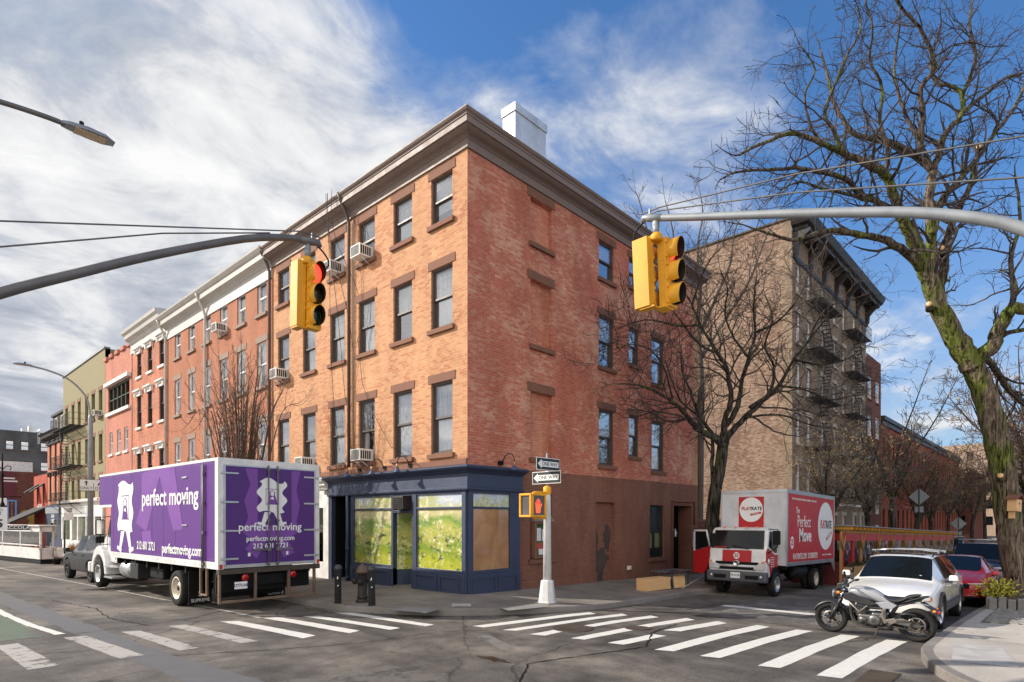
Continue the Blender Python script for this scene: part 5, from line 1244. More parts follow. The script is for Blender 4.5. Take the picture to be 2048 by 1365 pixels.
# side marker stickers
# rear doors
part(PT, 'rear_frame', M['alu'], [(.12, .16, -.012, .03, Z0+.1, Z1-.14), (W-.16, W-.12, -.012, .03, Z0+.1, Z1-.14), (.16, W-.16, -.012, .03, Z1-.17, Z1-.14), (.16, W-.16, -.012, .03, Z0+.06, Z0+.1)])
for k, (xa, xb) in enumerate(((.16, W/2-.004), (W/2+.004, W-.16))):
    dr = part(PT, 'rear_door', M['purple3'], [(xa, xb, -.008, .03, Z0+.1, Z1-.17)])
    for z in (1.32, 1.98, 2.66, 3.34):
        x0, x1 = (.04, .46) if k == 0 else (W-.46, W-.04)
        part(dr, 'hinge', M['alu'], [(x0, x1, -.035, -.009, z-.025, z+.025)], .01)
    xr = W/2+(-.12 if k == 0 else .12)
    part(dr, 'lock_rod', M['darksteel'], None, f=lambda mb: [mb.tube([(xr, -.05, Z0-.02), (xr, -.05, Z1-.1)], .018, 8)]+[mb.box(xr-.035, xr+.035, -.07, -.01, z, z+.05) for z in (1.15, 2.2, 3.45)]+[mb.box(xr-(.4 if k == 0 else 0), xr+(.4 if k else 0), -.075, -.055, 1.5, 1.535), mb.box(xr-.05, xr+.05, -.09, -.03, 1.48, 1.56)])
    part(dr, 'pull_strap', M['signwhite'], [((.72 if k == 0 else 1.7)-.03, (.72 if k == 0 else 1.7)+.03, -.014, -.009, 1.36, 1.45)])
RF = Matrix()
flat(PT, 'light_graphic', M['purple2'], [(.62,3.48),(2.06,3.48),(1.95,3.0),(2.05,2.6),(1.95,2.2),(2.05,1.95),(1.7,1.75),(1.9,1.4),(1.6,1.3),(1.35,1.8),(1.2,1.8),(.9,1.3),(.62,1.55),(.8,1.75),(.55,1.95),(.7,2.3),(.6,2.7),(.75,3.1)], Matrix.Translation((0, -.010, 0)))
flat(PT, 'dark_graphic', M['purple3'], [(.93,2.1),(1.82,2.1),(1.82,3.48),(.93,3.48)], Matrix.Translation((0, -.0115, 0)))
logo(Matrix(), 1.30, 2.82, .66, .78, M['signwhite'], M['purple2'], PT, .016)
text('perfect moving', .27, M['signwhite'], PT, Matrix.Translation((1.27, -.02, 2.06)), bold=.012)
text('perfectmoving.com', .17, M['signwhite'], PT, Matrix.Translation((1.27, -.02, 1.78)), bold=.015, sx=.95)
text('212 601 2721', .17, M['signwhite'], PT, Matrix.Translation((1.27, -.02, 1.60)), bold=.018, sx=.98)
# chassis, rear bumper frame, lamps, plate
part(PT, 'rear_sill', M['rust'], [(0, W, -.03, .12, Z0-.12, Z0)], .01)
part(PT, 'chassis', M['black'], [(.75, .87, .1, 10.0, .62, .95), (W-.87, W-.75, .1, 10.0, .62, .95)]+[(.1, W-.1, y, y+.08, .88, 1.06) for y in (.3, 1.2, 2.1, 3.0, 3.9, 4.8, 5.7, 6.6, 7.3)]+[(.87, W-.87, y, y+.1, .65, .9) for y in (.15, 1.6, 3.4, 5.2, 7.0)]+[(.1, W-.1, 0.35, 0.5, .5, 1.0), (.5, W-.5, 1.0, 1.2, .3, 1.05)])
part(PT, 'bumper_frame', M['rustybar'] if 'rustybar' in M else M['rust'], [(0, .05, -.02, .05, .32, Z0-.12), (W-.18, W-.12, -.02, .05, .32, Z0-.12), (.0, W-.12, -.02, .05, .28, .34), (.86, .91, -.02, .05, .34, .96), (1.72, 1.78, -.02, .05, .34, .96), (-.02, .03, .6, .65, .45, 1.08), (-.02, .03, .95, 1.0, .45, 1.08), (-.02, .03, .6, 1.0, .42, .46)], .005)
for x in (.62, 1.86): part(PT, 'tail_light', M['lens_red'], None, f=lambda mb: mb.lathe([(.085, -.06), (.08, -.085), (0, -.09)], (x, .05, .86), 'y', 16))
for x in (.05, W-.05): part(PT, 'marker_light', M['lens_red'], [(x-.035, x+.035, -.03, .0, Z0+.02, Z0+.12)])
pl = part(PT, 'number_plate', M['signwhite'], [(.36, .67, -.03, -.02, .60, .77)], .004); text('97773-NB', .105, mat('plate_navy', (.03,.03,.08), .5), pl, Matrix.Translation((.515, -.033, .68)), bold=.01, sx=.82)
for k, x in enumerate((.02, W-.58)):
    mf = part(PT, 'mud_flap', M['black'], [(x, x+.56, 1.72, 1.74, .10, .95)])
    text('SUPREME', .12, M['signwhite'], mf, Matrix.Translation((x+.28, 1.71, .2)), sx=.95)
    text('S', .2, M['signwhite'], mf, Matrix.Translation((x+.28, 1.71, .36)), sx=1.3)
for x, s in ((.17, -1), (W-.17, 1)):
    wheel(PT, x, 2.6, .46, .46, .26, 'dual', s); wheel(PT, x-s*.28, 2.6, .46, .46, .26, 'dual', -s)
    wheel(PT, x, 9.1, .46, .46, .27, 'truck', s)
part(PT, 'axle', M['black'], None, f=lambda mb: [mb.tube([(.1, 2.6, .46), (W-.1, 2.6, .46)], .08, 8), mb.tube([(.1, 9.1, .46), (W-.1, 9.1, .46)], .05, 8), mb.lathe([(.12, 0), (.2, .1), (.2, .3), (.12, .4)], (W/2-.2, 2.6, .46), 'x', 12)])
part(PT, 'fuel_tank', M['alu'], None, f=lambda mb: mb.lathe([(.0, 6.35), (.26, 6.35), (.28, 6.4), (.28, 7.1), (.26, 7.15), (0, 7.15)], (.36, 0, .72), 'y', 20))
part(PT, 'battery_box', M['plastic'], [(.1, .55, 5.55, 6.2, .5, .95)], .02); part(PT, 'step', M['alu'], [(.0, .4, 7.5, 8.3, .38, .44), (.02, .36, 7.5, 8.3, .72, .78)], .01)
part(PT, 'air_tank', M['black'], [(.3, .75, 4.2, 5.2, .55, .9)], .05)
# cab: side profiles (y,z) pushed across the width
def cabp(mb):
    mb.prism([(7.72,.85),(9.05,.85),(9.05,1.62),(8.75,1.78),(8.38,2.52),(8.1,2.60),(7.72,2.60)], 'x', .22, W-.22)
cab = part(PT, 'cab', M['truckwhite'], None, .05, cabp)
part(cab, 'side_window', M['carglass'], None, 0, lambda mb: [mb.prism([(7.98,1.68),(8.62,1.68),(8.66,1.76),(8.32,2.42),(7.98,2.42)], 'x', .205, .24), mb.prism([(7.98,1.68),(8.62,1.68),(8.66,1.76),(8.32,2.42),(7.98,2.42)], 'x', W-.24, W-.205)])
part(cab, 'windshield', M['carglass'], None, 0, lambda mb: mb.add([(.34,8.78,1.82),(W-.34,8.78,1.82),(W-.38,8.45,2.46),(.38,8.45,2.46)], [(0,1,2,3)]))
part(cab, 'door_seam', M['plastic'], [(.212, .222, 7.9, 7.915, .95, 2.5), (.212, .222, 8.72, 8.735, .95, 1.7), (.205, .222, 7.96, 8.1, 1.42, 1.47)])
text('IRVINGTON NJ\nUSDOT 1210\nGVW 25999', .085, M['signblack'], cab, FS @ Matrix.Translation((-8.3, .208, 1.3))) if False else None
def hoodp(mb):
    mb.prism([(9.0,.95),(10.25,.95),(10.32,1.15),(10.25,1.5),(9.7,1.72),(9.0,1.82)], 'x', .52, W-.52)
part(PT, 'hood', M['truckwhite'], None, .08, hoodp)
def fend(mb, x0, x1):
    n = 10; o = [(9.1+.60*math.cos(PI*k/n), .46+.62*math.sin(PI*k/n)) for k in range(n+1)]; 
    outer = [(9.1+.78*math.cos(PI*k/n), .46+.92*math.sin(PI*k/n)) for k in range(n+1)]
    mb.prism(outer+o[::-1], 'x', x0, x1)
for x0, x1 in ((.06, .56), (W-.56, W-.06)): part(PT, 'fender', M['truckwhite'], None, .04, lambda mb: fend(mb, x0, x1))
part(PT, 'bumper', M['truckwhite'], [(.1, W-.1, 10.2, 10.4, .45, .8)], .05)
for s, x in ((-1, .02), (1, W-.02)):
    mm = part(PT, 'mirror', M['black'], [(x-.15, x+.10, 8.62, 8.72, 1.75, 2.25), (x-.15, x+.10, 8.62, 8.72, 1.48, 1.70)], .03)
    part(mm, 'mirror_arm', M['black'], None, 0, lambda mb: mb.tube([(.3 if s < 0 else W-.3, 8.5, 2.35), (x-.02, 8.62, 2.32), (x-.02, 8.66, 1.42), (.3 if s < 0 else W-.3, 8.5, 1.45)], .018, 6))
    part(mm, 'mirror_glass', M['chrome'], [(x-.13, x+.08, 8.612, 8.62, 1.78, 2.22)])

# ---------------------------------------------------------------- red and white box truck
zrt = zr(13.7, -5)
RTK = thing('box_truck', 'red and white moving truck facing the crossing with its passenger door open', 'truck', (13.7, -5.5, zrt), (math.atan(.022), 0, PI/2))
W2, L2 = 2.12, 5.22
M['dullwhite'] = mat('box_white', (.55,.56,.57), .45, dirt=.15)
part(RTK, 'box_body', M['dullwhite'], [(0, W2, 0, L2, .95, 3.36)])
part(RTK, 'box_frame', M['alu'], [(-.012, .0, 0, L2, .93, 1.06), (-.012, 0, 0, L2, 3.25, 3.38), (0, W2, L2, L2+.012, 3.26, 3.38), (-.015, .02, L2-.12, L2+.015, 1.06, 3.25), (-.012, 0, 0, .08, 1.06, 3.25), (W2-.05, W2+.01, L2, L2+.015, .95, 3.26)], .004)
part(RTK, 'side_panel', M['redpaint'], [(-.008, 0, .08, L2-.12, 1.06, 3.25)])
G2 = FS
text('The', .30, M['signwhite'], RTK, G2 @ Matrix.Translation((-4.2, -.014, 2.72)), sx=.8)
text('Perfect', .56, M['signwhite'], RTK, G2 @ Matrix.Translation((-3.55, -.014, 2.36)), sx=.86, bold=-.004)
text('Move', .62, M['signwhite'], RTK, G2 @ Matrix.Translation((-3.42, -.014, 1.90)), sx=.92, bold=.02)
text('FLATRATE.COM  212.988.9292', .27, M['signwhite'], RTK, G2 @ Matrix.Translation((-3.35, -.014, 1.22)), sx=.72, bold=.004)
text('MOVING   STORAGE   OFFICE   INTERNATIONAL', .07, M['signwhite'], RTK, G2 @ Matrix.Translation((-.98, -.014, 1.22)), sx=.7)
text('NEW YORK   LOS ANGELES   SAN FRANCISCO   WASHINGTON   LONDON   PARIS', .09, M['signwhite'], RTK, G2 @ Matrix.Translation((-3.5, -.014, 3.09)), sx=.75)
text('25', .3, M['redpaint'], flat(RTK, 'number_disc', M['signwhite'], circle(-4.72, 1.68, .17, .2), G2 @ Matrix.Translation((0, -.012, 0))), G2 @ Matrix.Translation((-4.72, -.016, 1.68)), sx=.8, bold=.02)
e = flat(RTK, 'round_logo', M['signwhite'], circle(-1.12, 2.26, .92, .86, 48), G2 @ Matrix.Translation((0, -.012, 0)))
text('FLAT', .40, M['redpaint'], e, G2 @ Matrix.Translation((-1.45, -.016, 2.30)), sx=.72, bold=.03); text('RATE', .40, M['signblack'], e, G2 @ Matrix.Translation((-.78, -.016, 2.30)), sx=.72, bold=.03)
o = flat(e, 'logo_ribbon', M['redpaint'], [(-1.1, 1.83), (-1.03, 1.72), (-.38, 1.98), (-.45, 2.09)], G2 @ Matrix.Translation((0, -.014, 0))); text('MOVING', .13, M['signwhite'], e, G2 @ Matrix.Translation((-.74, -.017, 1.905)) @ Matrix.Rotation(-.38, 4, 'Y'), sx=1.0, bold=.02)
# logo on the box front (faces +y): frame rotated half a turn
FF = Matrix.Translation((W2, L2, 0)) @ Matrix.Rotation(PI, 4, 'Z')     # x from the right side to the left
flat(RTK, 'front_panel', M['redpaint'], [(.60, 2.16), (1.42, 2.16), (1.42, 3.15), (.60, 3.15)], FF @ Matrix.Translation((0, -.006, 0)))
e = flat(RTK, 'round_logo', M['signwhite'], circle(1.01, 2.73, .38, .40, 40), FF @ Matrix.Translation((0, -.009, 0)))
text('FLAT', .155, M['redpaint'], e, FF @ Matrix.Translation((.86, -.012, 2.76)), sx=.95, bold=.03); text('RATE', .155, M['signblack'], e, FF @ Matrix.Translation((1.19, -.012, 2.76)), sx=.95, bold=.03)
flat(e, 'logo_ribbon', M['redpaint'], [(.98, 2.60), (1.0, 2.53), (1.34, 2.60), (1.33, 2.67)], FF @ Matrix.Translation((0, -.011, 0)))
text('MOVING', .06, M['signwhite'], e, FF @ Matrix.Translation((1.16, -.013, 2.60)) @ Matrix.Rotation(-.18, 4, 'Y'))
for x in (.02, .5, 1.06, 1.6, W2-.02): part(RTK, 'marker_light', M['lens_amber'], [(x-.03, x+.03, L2-.02, L2+.03, 3.38, 3.41)])
# cab
xc0, xc1 = .22, 2.02
def rcab(mb):
    mb.prism([(5.30,.60),(5.30,2.10),(5.55,2.15),(5.95,2.13),(6.10,2.05),(6.30,1.42),(6.33,1.05),(6.33,.60)], 'x', xc0, xc1)
rc = part(RTK, 'cab', M['truckwhite'], None, .05, rcab)
part(rc, 'cab_side_panel', M['redpaint'], None, 0, lambda mb: mb.prism([(5.36,.62),(5.36,1.30),(5.62,1.30),(6.20,1.52),(6.31,1.40),(6.31,1.08),(6.05,.95),(5.98,.62)], 'x', xc0-.006, xc0+.01))
part(rc, 'windshield', M['carglass'], None, 0, lambda mb: mb.add([(xc0+.08,6.305,1.48),(xc1-.08,6.305,1.48),(xc1-.12,6.128,2.05),(xc0+.12,6.128,2.05)], [(3,2,1,0)]))
part(rc, 'side_window', M['carglass'], None, 0, lambda mb: mb.prism([(5.42,1.36),(5.62,1.36),(6.12,1.56),(6.04,2.02),(5.42,2.02)], 'x', xc0-.008, xc0+.01))
hp = part(rc, 'front_panel', M['redpaint'], None, 0, lambda mb: mb.add([(.66,6.338,1.07),(1.58,6.338,1.07),(1.58,6.312,1.43),(.66,6.312,1.43)], [(3,2,1,0)]))
FC = Matrix.Translation((2.24, 6.34, 0)) @ Matrix.Rotation(PI, 4, 'Z')
text('25', .15, M['redpaint'], flat(hp, 'number_disc', M['signwhite'], circle(1.12, 1.26, .10, .105), FC @ Matrix.Translation((0, -.006, 0))), FC @ Matrix.Translation((1.12, -.010, 1.26)), bold=.03)
part(rc, 'grille', M['black'], [(xc0+.22, xc1-.22, 6.325, 6.35, .98, 1.07), (xc0+.3, xc1-.3, 6.33, 6.36, .82, .90)], .01)
part(rc, 'grille_trim', M['chrome'], [(xc0+.2, xc1-.2, 6.33, 6.372, .90, .97)], .015)
em = part(rc, 'badge', M['chrome'], None, 0, lambda mb: mb.lathe([(.095, .03), (.10, .045), (.075, .05), (.07, .035)], (1.12, 6.33, 1.02), 'y', 20)); 
part(rc, 'bumper', M['plasticgrey'] if 'plasticgrey' in M else M['plastic'], [(xc0-.05, xc1+.05, 6.2, 6.42, .44, .78)], .06)
part(rc, 'bumper_vent', M['black'], [(xc0+.2, xc0+.6, 6.415, 6.43, .54, .66), (xc1-.6, xc1-.2, 6.415, 6.43, .54, .66)])
for s, xa in ((-1, xc0+.02), (1, xc1-.02)):
    x0, x1 = (xa, xa+.34) if s < 0 else (xa-.34, xa)
    hl = part(rc, 'headlight', M['lens_clear'], None, .01, lambda mb: mb.prism([(x0,.84),(x1,.84),(x1,.94),(x0 if s < 0 else x1,1.12),(x0,1.12)] if s < 0 else [(x0,.84),(x1,.84),(x1,1.12),(x0,.95)], 'y', 6.30, 6.375))
    part(hl, 'turn_signal', M['lens_amber'], [(x0+.02 if s < 0 else x1-.1, x0+.1 if s < 0 else x1-.02, 6.36, 6.38, 1.04, 1.1)])
    part(rc, 'fog_light', M['lens_clear'], None, 0, lambda mb: mb.lathe([(.04, 6.42), (.04, 6.44), (0, 6.445)], ((xc0+.12 if s < 0 else xc1-.12), 0, .63), 'y', 14))
pl = part(rc, 'number_plate', M['signwhite'], [(.97, 1.27, 6.43, 6.44, .56, .74)], .004); text('78714-MB', .085, M['signblack'], pl, Matrix.Translation((1.12, 6.443, .65)) @ Matrix.Rotation(PI, 4, 'Z'), sx=.8)
part(rc, 'wiper', M['black'], None, 0, lambda mb: [mb.tube([(.75, 6.33, 1.47), (1.25, 6.31, 1.56)], .012, 5), mb.tube([(1.35, 6.33, 1.47), (1.85, 6.31, 1.55)], .012, 5)])
part(rc, 'dash_papers', M['redpaint'], [(1.45, 1.85, 6.318, 6.322, 1.49, 1.54)])
for x in (.6, .95, 1.3, 1.65): part(rc, 'roof_light', M['lens_amber'], [(x-.03, x+.03, 5.98, 6.04, 2.13, 2.17)])
mm = part(rc, 'mirror', M['black'], [(-.14, .08, 6.12, 6.2, 1.62, 2.05)], .03); part(mm, 'mirror_arm', M['black'], None, 0, lambda mb: mb.tube([(xc0+.05, 6.0, 2.1), (-.05, 6.12, 2.08), (-.06, 6.16, 1.55), (xc0, 6.22, 1.35)], .016, 6))
# open passenger door on the far side
dg = Matrix.Translation((xc1+.01, 6.22, 0)) @ Matrix.Rotation(R(64), 4, 'Z')
def openp(mb):
    mb.M = dg
    mb.prism([(-.82,.62),(-.82,1.35),(-.6,1.38),(-.06,1.52),(0,1.40),(0,1.0),(-.3,.62)], 'x', -.03, .03)
od = part(RTK, 'door', M['redpaint'], None, .01, openp)
part(od, 'window_frame', M['truckwhite'], None, 0, lambda mb: (setattr(mb, 'M', dg), mb.box(-.03, .03, -.82, -.76, 1.35, 2.05), mb.box(-.03, .03, -.82, -.2, 2.0, 2.06), mb.tube([(0, -.2, 2.03), (0, -.03, 1.52)], .03, 8)))
part(od, 'pane', M['carglass'], None, 0, lambda mb: (setattr(mb, 'M', dg), mb.prism([(-.76,1.38),(-.08,1.54),(-.2,2.0),(-.76,2.0)], 'x', -.008, .008)))
part(od, 'mirror', M['black'], None, .03, lambda mb: (setattr(mb, 'M', dg), mb.box(-.16, .1, .10, .2, 1.5, 1.95)))
part(RTK, 'chassis', M['black'], [(.6, .75, 0, 6.2, .6, .85), (1.4, 1.55, 0, 6.2, .6, .85), (.3, 1.9, 5.1, 6.2, .45, .62)]+[(.05, W2-.05, y, y+.08, .82, .95) for y in (.2, 1.2, 2.2, 3.2, 4.2, 5.0)])
part(RTK, 'fuel_tank', M['black'], None, 0, lambda mb: mb.lathe([(0, 2.9), (.22, 2.92), (.23, 3.0), (.23, 3.9), (.22, 3.98), (0, 4.0)], (.28, 0, .68), 'y', 18))
part(RTK, 'wheel_arch', M['black'], None, 0, lambda mb: mb.prism([(5.12+.0,.60)]+[(5.55+.46*math.cos(PI*k/10), .45+.48*math.sin(PI*k/10)) for k in range(11)][::-1]+[(6.0,.60)], 'x', xc0-.012, xc0+.3))
for x, s in ((.17, -1), (W2-.17, 1)):
    wheel(RTK, x, 1.9, .38, .38, .22, 'dual', s); wheel(RTK, x-s*.24, 1.9, .38, .38, .22, 'dual', -s); wheel(RTK, x+(.08 if s < 0 else -.08), 5.55, .38, .38, .22, 'truck', s)
part(RTK, 'mud_flap', M['black'], [(0, .45, 1.38, 1.4, .1, .9)]); part(RTK, 'rear_skirt', M['alu'], None, 0, lambda mb: mb.prism([(0, .95), (.5, .95), (0, .55)], 'x', -.02, .0))
part(rc, 'lettering_block', M['signwhite'], None, 0, lambda mb: [mb.box(xc0-.012, xc0-.006, 5.66, 5.95, z, z+.018) for z in (.93, 1.0, 1.07, 1.14, 1.21)]+[mb.lathe([(.09, xc0-.012), (.09, xc0-.006)], (0, 6.1, 1.1), 'x', 20)])

# ---------------------------------------------------------------- cars
def car(name, label, loc, rotz, pitch, paint, spec, wr, ww, wy, wx, rim='five', group=None, trim=None, wellr=1.16, details=None):
    """spec: list of stations (y, halfwidth, z_bottom, z_belt, z_top, half_top, kind); nose at +y.
    kind of the span up to the next station: b body, w windscreen (top faces glass), s side glass, p pillar"""
    t = thing(name, label, 'car', loc, (pitch, 0, rotz), group)
    mb = MB(); st = []
    for (y, w_, zb, zbelt, zt, ht, kd) in spec:
        mid = (zb+zbelt)/2
        pts = [(0, zb), (.82*w_, zb), (.97*w_, zb+.07), (w_, mid-.05), (w_*.995, mid+.12), (w_*.965, zbelt), (min(w_*.93, max(ht+.02, w_*.90)) if zt > zbelt+.2 else w_*.86, zbelt+.025), (ht, zt-.045), (ht*.62, zt-.005), (0, zt)]
        st.append([(x, y, z) for x, z in pts])
    npt = len(st[0]); ring = 2*npt-2
    vs = []
    for s in st:
        full = s + [(-x, y, z) for x, y, z in s[-2:0:-1]]
        vs += full
    fs = []; mi = []
    for i in range(len(st)-1):
        kd = spec[i][6]
        for j in range(ring):
            k = (j+1) % ring
            fs.append((i*ring+j, i*ring+k, (i+1)*ring+k, (i+1)*ring+j))
            jj = j if j < npt-1 else ring-1-j
            m_ = 0
            if kd == 'w' and jj in (7, 8): m_ = 1
            if kd == 's' and jj == 6: m_ = 1
            if jj in (0, 1): m_ = 2
            if trim and jj == 2: m_ = 3
            mi.append(m_)
    fs.append(tuple(range(ring))[::-1]); fs.append(tuple(range((len(st)-1)*ring, len(st)*ring))); mi += [0, 0]
    me = bpy.data.meshes.new('body'); me.from_pydata(vs, [], fs)
    for m_ in (paint, M['carglass'], M['plastic'], trim or M['plastic']): me.materials.append(m_)
    me.polygons.foreach_set('material_index', mi)
    bm = bmesh.new(); bm.from_mesh(me); bmesh.ops.recalc_face_normals(bm, faces=bm.faces)
    cr = bm.edges.layers.float.new('crease_edge')
    for e in bm.edges:
        ms = {f.material_index for f in e.link_faces}
        if len(ms) > 1: e[cr] = .75
        elif len(e.link_faces) == 2 and e.calc_face_angle() > R(50): e[cr] = .45
    for f in bm.faces: f.smooth = True
    bm.to_mesh(me); bm.free()
    ob = bpy.data.objects.new('tmp', me); COL.objects.link(ob)
    sdv = ob.modifiers.new('s', 'SUBSURF'); sdv.levels = sdv.render_levels = 2
    cuts = []
    for y in wy:
        for s in (-1, 1):
            c = MB(); c.lathe([(wr*wellr, s*(wx-ww*1.1)), (wr*wellr, s*(wx+.5))], (0, y, wr+.01), 'x', 36, mi=0)
            co = c.build('cut', M['plastic']); co.hide_render = True
            bm = bmesh.new(); bm.from_mesh(co.data); bmesh.ops.recalc_face_normals(bm, faces=bm.faces); bm.to_mesh(co.data); bm.free()
            b = ob.modifiers.new('b', 'BOOLEAN'); b.operation = 'DIFFERENCE'; b.object = co; b.solver = 'EXACT'; b.material_mode = 'TRANSFER'; cuts.append(co)
    bpy.context.view_layer.update(); dgp = bpy.context.evaluated_depsgraph_get()
    ev = bpy.data.meshes.new_from_object(ob.evaluated_get(dgp), depsgraph=dgp)
    bpy.data.objects.remove(ob)
    for c in cuts: bpy.data.objects.remove(c)
    gi = [i for i, m_ in enumerate(ev.materials) if m_ == M['carglass']][0]
    for nm_, keep in (('body', False), ('window_glass', True)):
        m2 = ev.copy(); bm = bmesh.new(); bm.from_mesh(m2)
        bmesh.ops.delete(bm, geom=[f for f in bm.faces if (f.material_index == gi) != keep], context='FACES'); bm.to_mesh(m2); bm.free(); m2.name = nm_
        child(nm_, m2, t)
    for y in wy:
        for s in (-1, 1): wheel(t, s*(wx-ww*.5), y, wr, wr, ww, rim, s)
    return t
def place(x, y): return (x, y, zr(x, y))
pit = math.atan(.022)
# white estate: nose points at the camera's avenue (-x)
sp = [(-2.40,.70,.42,.86,.92,.55,'b'),(-2.34,.84,.34,.95,1.05,.62,'b'),(-2.22,.90,.28,.98,1.28,.60,'w'),(-1.95,.925,.26,.99,1.47,.60,'p'),(-1.80,.93,.25,.99,1.50,.61,'s'),(-.75,.935,.24,.985,1.545,.63,'s') ,(-.68,.935,.24,.985,1.545,.63,'s'),(.30,.935,.24,.97,1.54,.63,'s'),(.52,.935,.24,.965,1.50,.62,'w'),(1.22,.93,.25,.95,1.02,.72,'b'),(1.30,.93,.25,.93,.985,.72,'b'),(1.9,.91,.26,.84,.90,.66,'b'),(2.25,.86,.28,.74,.80,.60,'b'),(2.38,.74,.32,.64,.68,.5,'b'),(2.42,.5,.36,.58,.62,.35,'b')]
VOL = car('estate_car', 'white estate car with roof bars parked behind the motorcycle', place(5.78, -9.12), PI/2, pit, M['carwhite'], sp, .34, .23, (-1.42, 1.42), .93, 'five', trim=M['cladding'])
def details(t, wd, yf, yr, belt, roofz, paint, hl=(.50, .82, .62, .76), rails=True, mirror_y=.85, grille=(.42, .55, .70), amber=False):
    for s in (-1, 1):
        m_ = part(t, 'mirror', paint, None, .03, lambda mb: mb.taper(s*(wd+.12), mirror_y, belt+.02, belt+.15, .09, .05, .075, .04))
        part(m_, 'mirror_stalk', M['plastic'], [(s*(wd-.03), s*(wd+.1), mirror_y-.05, mirror_y+.03, belt-.02, belt+.03)])
        h = part(t, 'headlight', M['lens_clear'], None, .015, lambda mb: mb.prism([(s*hl[0],hl[2]+.02),(s*hl[1],hl[2]+.05),(s*(hl[1]+.0),hl[3]),(s*(hl[0]+.02),hl[3]-.03)][::s], 'y', yf-.30, yf-.06))
        if amber: part(h, 'turn_signal', M['lens_amber'], [(s*(hl[1]-.10), s*(hl[1]+.012), yf-.42, yf-.10, hl[2]+.03, hl[3]-.01)], .02)
        part(t, 'door_handle', paint, [(s*(wd-.02), s*(wd+.025), y-.09, y+.09, belt-.12, belt-.085) for y in (-.55, .35)], .01)
        if rails: 
            part(t, 'roof_rail', M['plastic'], None, 0, lambda mb: mb.tube([(s*.60, -1.75, roofz-.04), (s*.62, -1.6, roofz+.05), (s*.63, .25, roofz+.06), (s*.62, .5, roofz-.02)], .018, 8))
        part(t, 'tail_light', M['lens_red'], None, .01, lambda mb: mb.taper(s*(wd-.17), yr+.07, belt-.26, belt-.02, .09, .07, .08, .07))
    part(t, 'grille', M['black'], [(-grille[0], grille[0], yf-.12, yf+.0, grille[1], grille[2])], .02)
    part(t, 'lower_grille', M['black'], [(-.55, .55, yf-.2, yf-.015, .36, .46)], .01)
details(VOL, .93, 2.42, -2.38, .97, 1.52, M['carwhite'], hl=(.50,.84,.60,.74), amber=True)
for y in (-1.0, .0): part(VOL, 'roof_bar', M['alu'], None, 0, lambda mb: [mb.tube([(-.66, y, 1.6), (-.3, y, 1.635), (.3, y, 1.635), (.66, y, 1.6)], .018, 8), mb.box(-.68, -.6, y-.05, y+.05, 1.56, 1.62), mb.box(.6, .68, y-.05, y+.05, 1.56, 1.62)])
part(VOL, 'sunroof', M['carglass'], None, 0, lambda mb: sheet(mb, lambda u, v: (-.42+.84*u, -.25+.55*v, 1.553-.012*abs(2*u-1)**2-.018*v*v), 6, 4))
part(VOL, 'side_moulding', M['cladding'], [(.92, .95, -1.0, 1.0, .36, .50)], .01); part(VOL, 'side_moulding', M['cladding'], [(-.95, -.92, -1.0, 1.0, .36, .50)], .01)
part(VOL, 'wheel_arch_trim', M['cladding'], None, 0, lambda mb: [mb.prism([(y+.44*math.cos(PI*k/14), .35+.44*math.sin(PI*k/14)) for k in range(15)]+[(y+.385*math.cos(PI*k/14), .35+.385*math.sin(PI*k/14)) for k in range(15)][::-1], 'x', s*.90, s*.955) for s in (-1, 1) for y in (-1.42, 1.42)])
part(VOL, 'wiper', M['black'], None, 0, lambda mb: [mb.tube([(-.5, 1.2, 1.02), (.1, 1.0, 1.13)], .012, 5), mb.tube([(.1, 1.2, 1.02), (.62, 1.0, 1.12)], .012, 5)])
part(VOL, 'parking_sticker', M['signwhite'], None, 0, lambda mb: mb.add([(-.5,1.13,1.055),(-.36,1.13,1.055),(-.36,1.09,1.095),(-.5,1.09,1.095)], [(0,1,2,3)]))
# red saloon
sp = [(-2.25,.62,.42,.82,.90,.5,'b'),(-2.18,.80,.34,.90,.98,.6,'b'),(-1.9,.86,.26,.93,1.04,.62,'w'),(-1.15,.89,.24,.92,1.33,.56,'p'),(-1.0,.895,.23,.92,1.37,.56,'s'),(-.3,.90,.22,.91,1.405,.58,'p'),(-.2,.90,.22,.91,1.405,.58,'s'),(.35,.90,.22,.90,1.385,.58,'w'),(1.2,.90,.22,.88,.98,.7,'b'),(1.28,.90,.22,.87,.94,.7,'b'),(1.9,.89,.22,.80,.85,.66,'b'),(2.15,.84,.22,.70,.76,.6,'b'),(2.28,.74,.24,.62,.68,.5,'b'),(2.32,.5,.28,.56,.6,.4,'b')]
HON = car('saloon_car', 'bright red saloon car parked between the white estate and the mossy tree', place(11.75, -9.50), PI/2, pit, M['carred'], sp, .32, .21, (-1.35, 1.35), .90, 'dark')
details(HON, .84, 2.32, -2.2, .84, 1.38, M['carred'], hl=(.42,.82,.60,.70), rails=False, grille=(.5,.52,.66))
part(HON, 'bumper_vent', M['black'], [(-.75, .75, 2.12, 2.27, .30, .48)], .02)
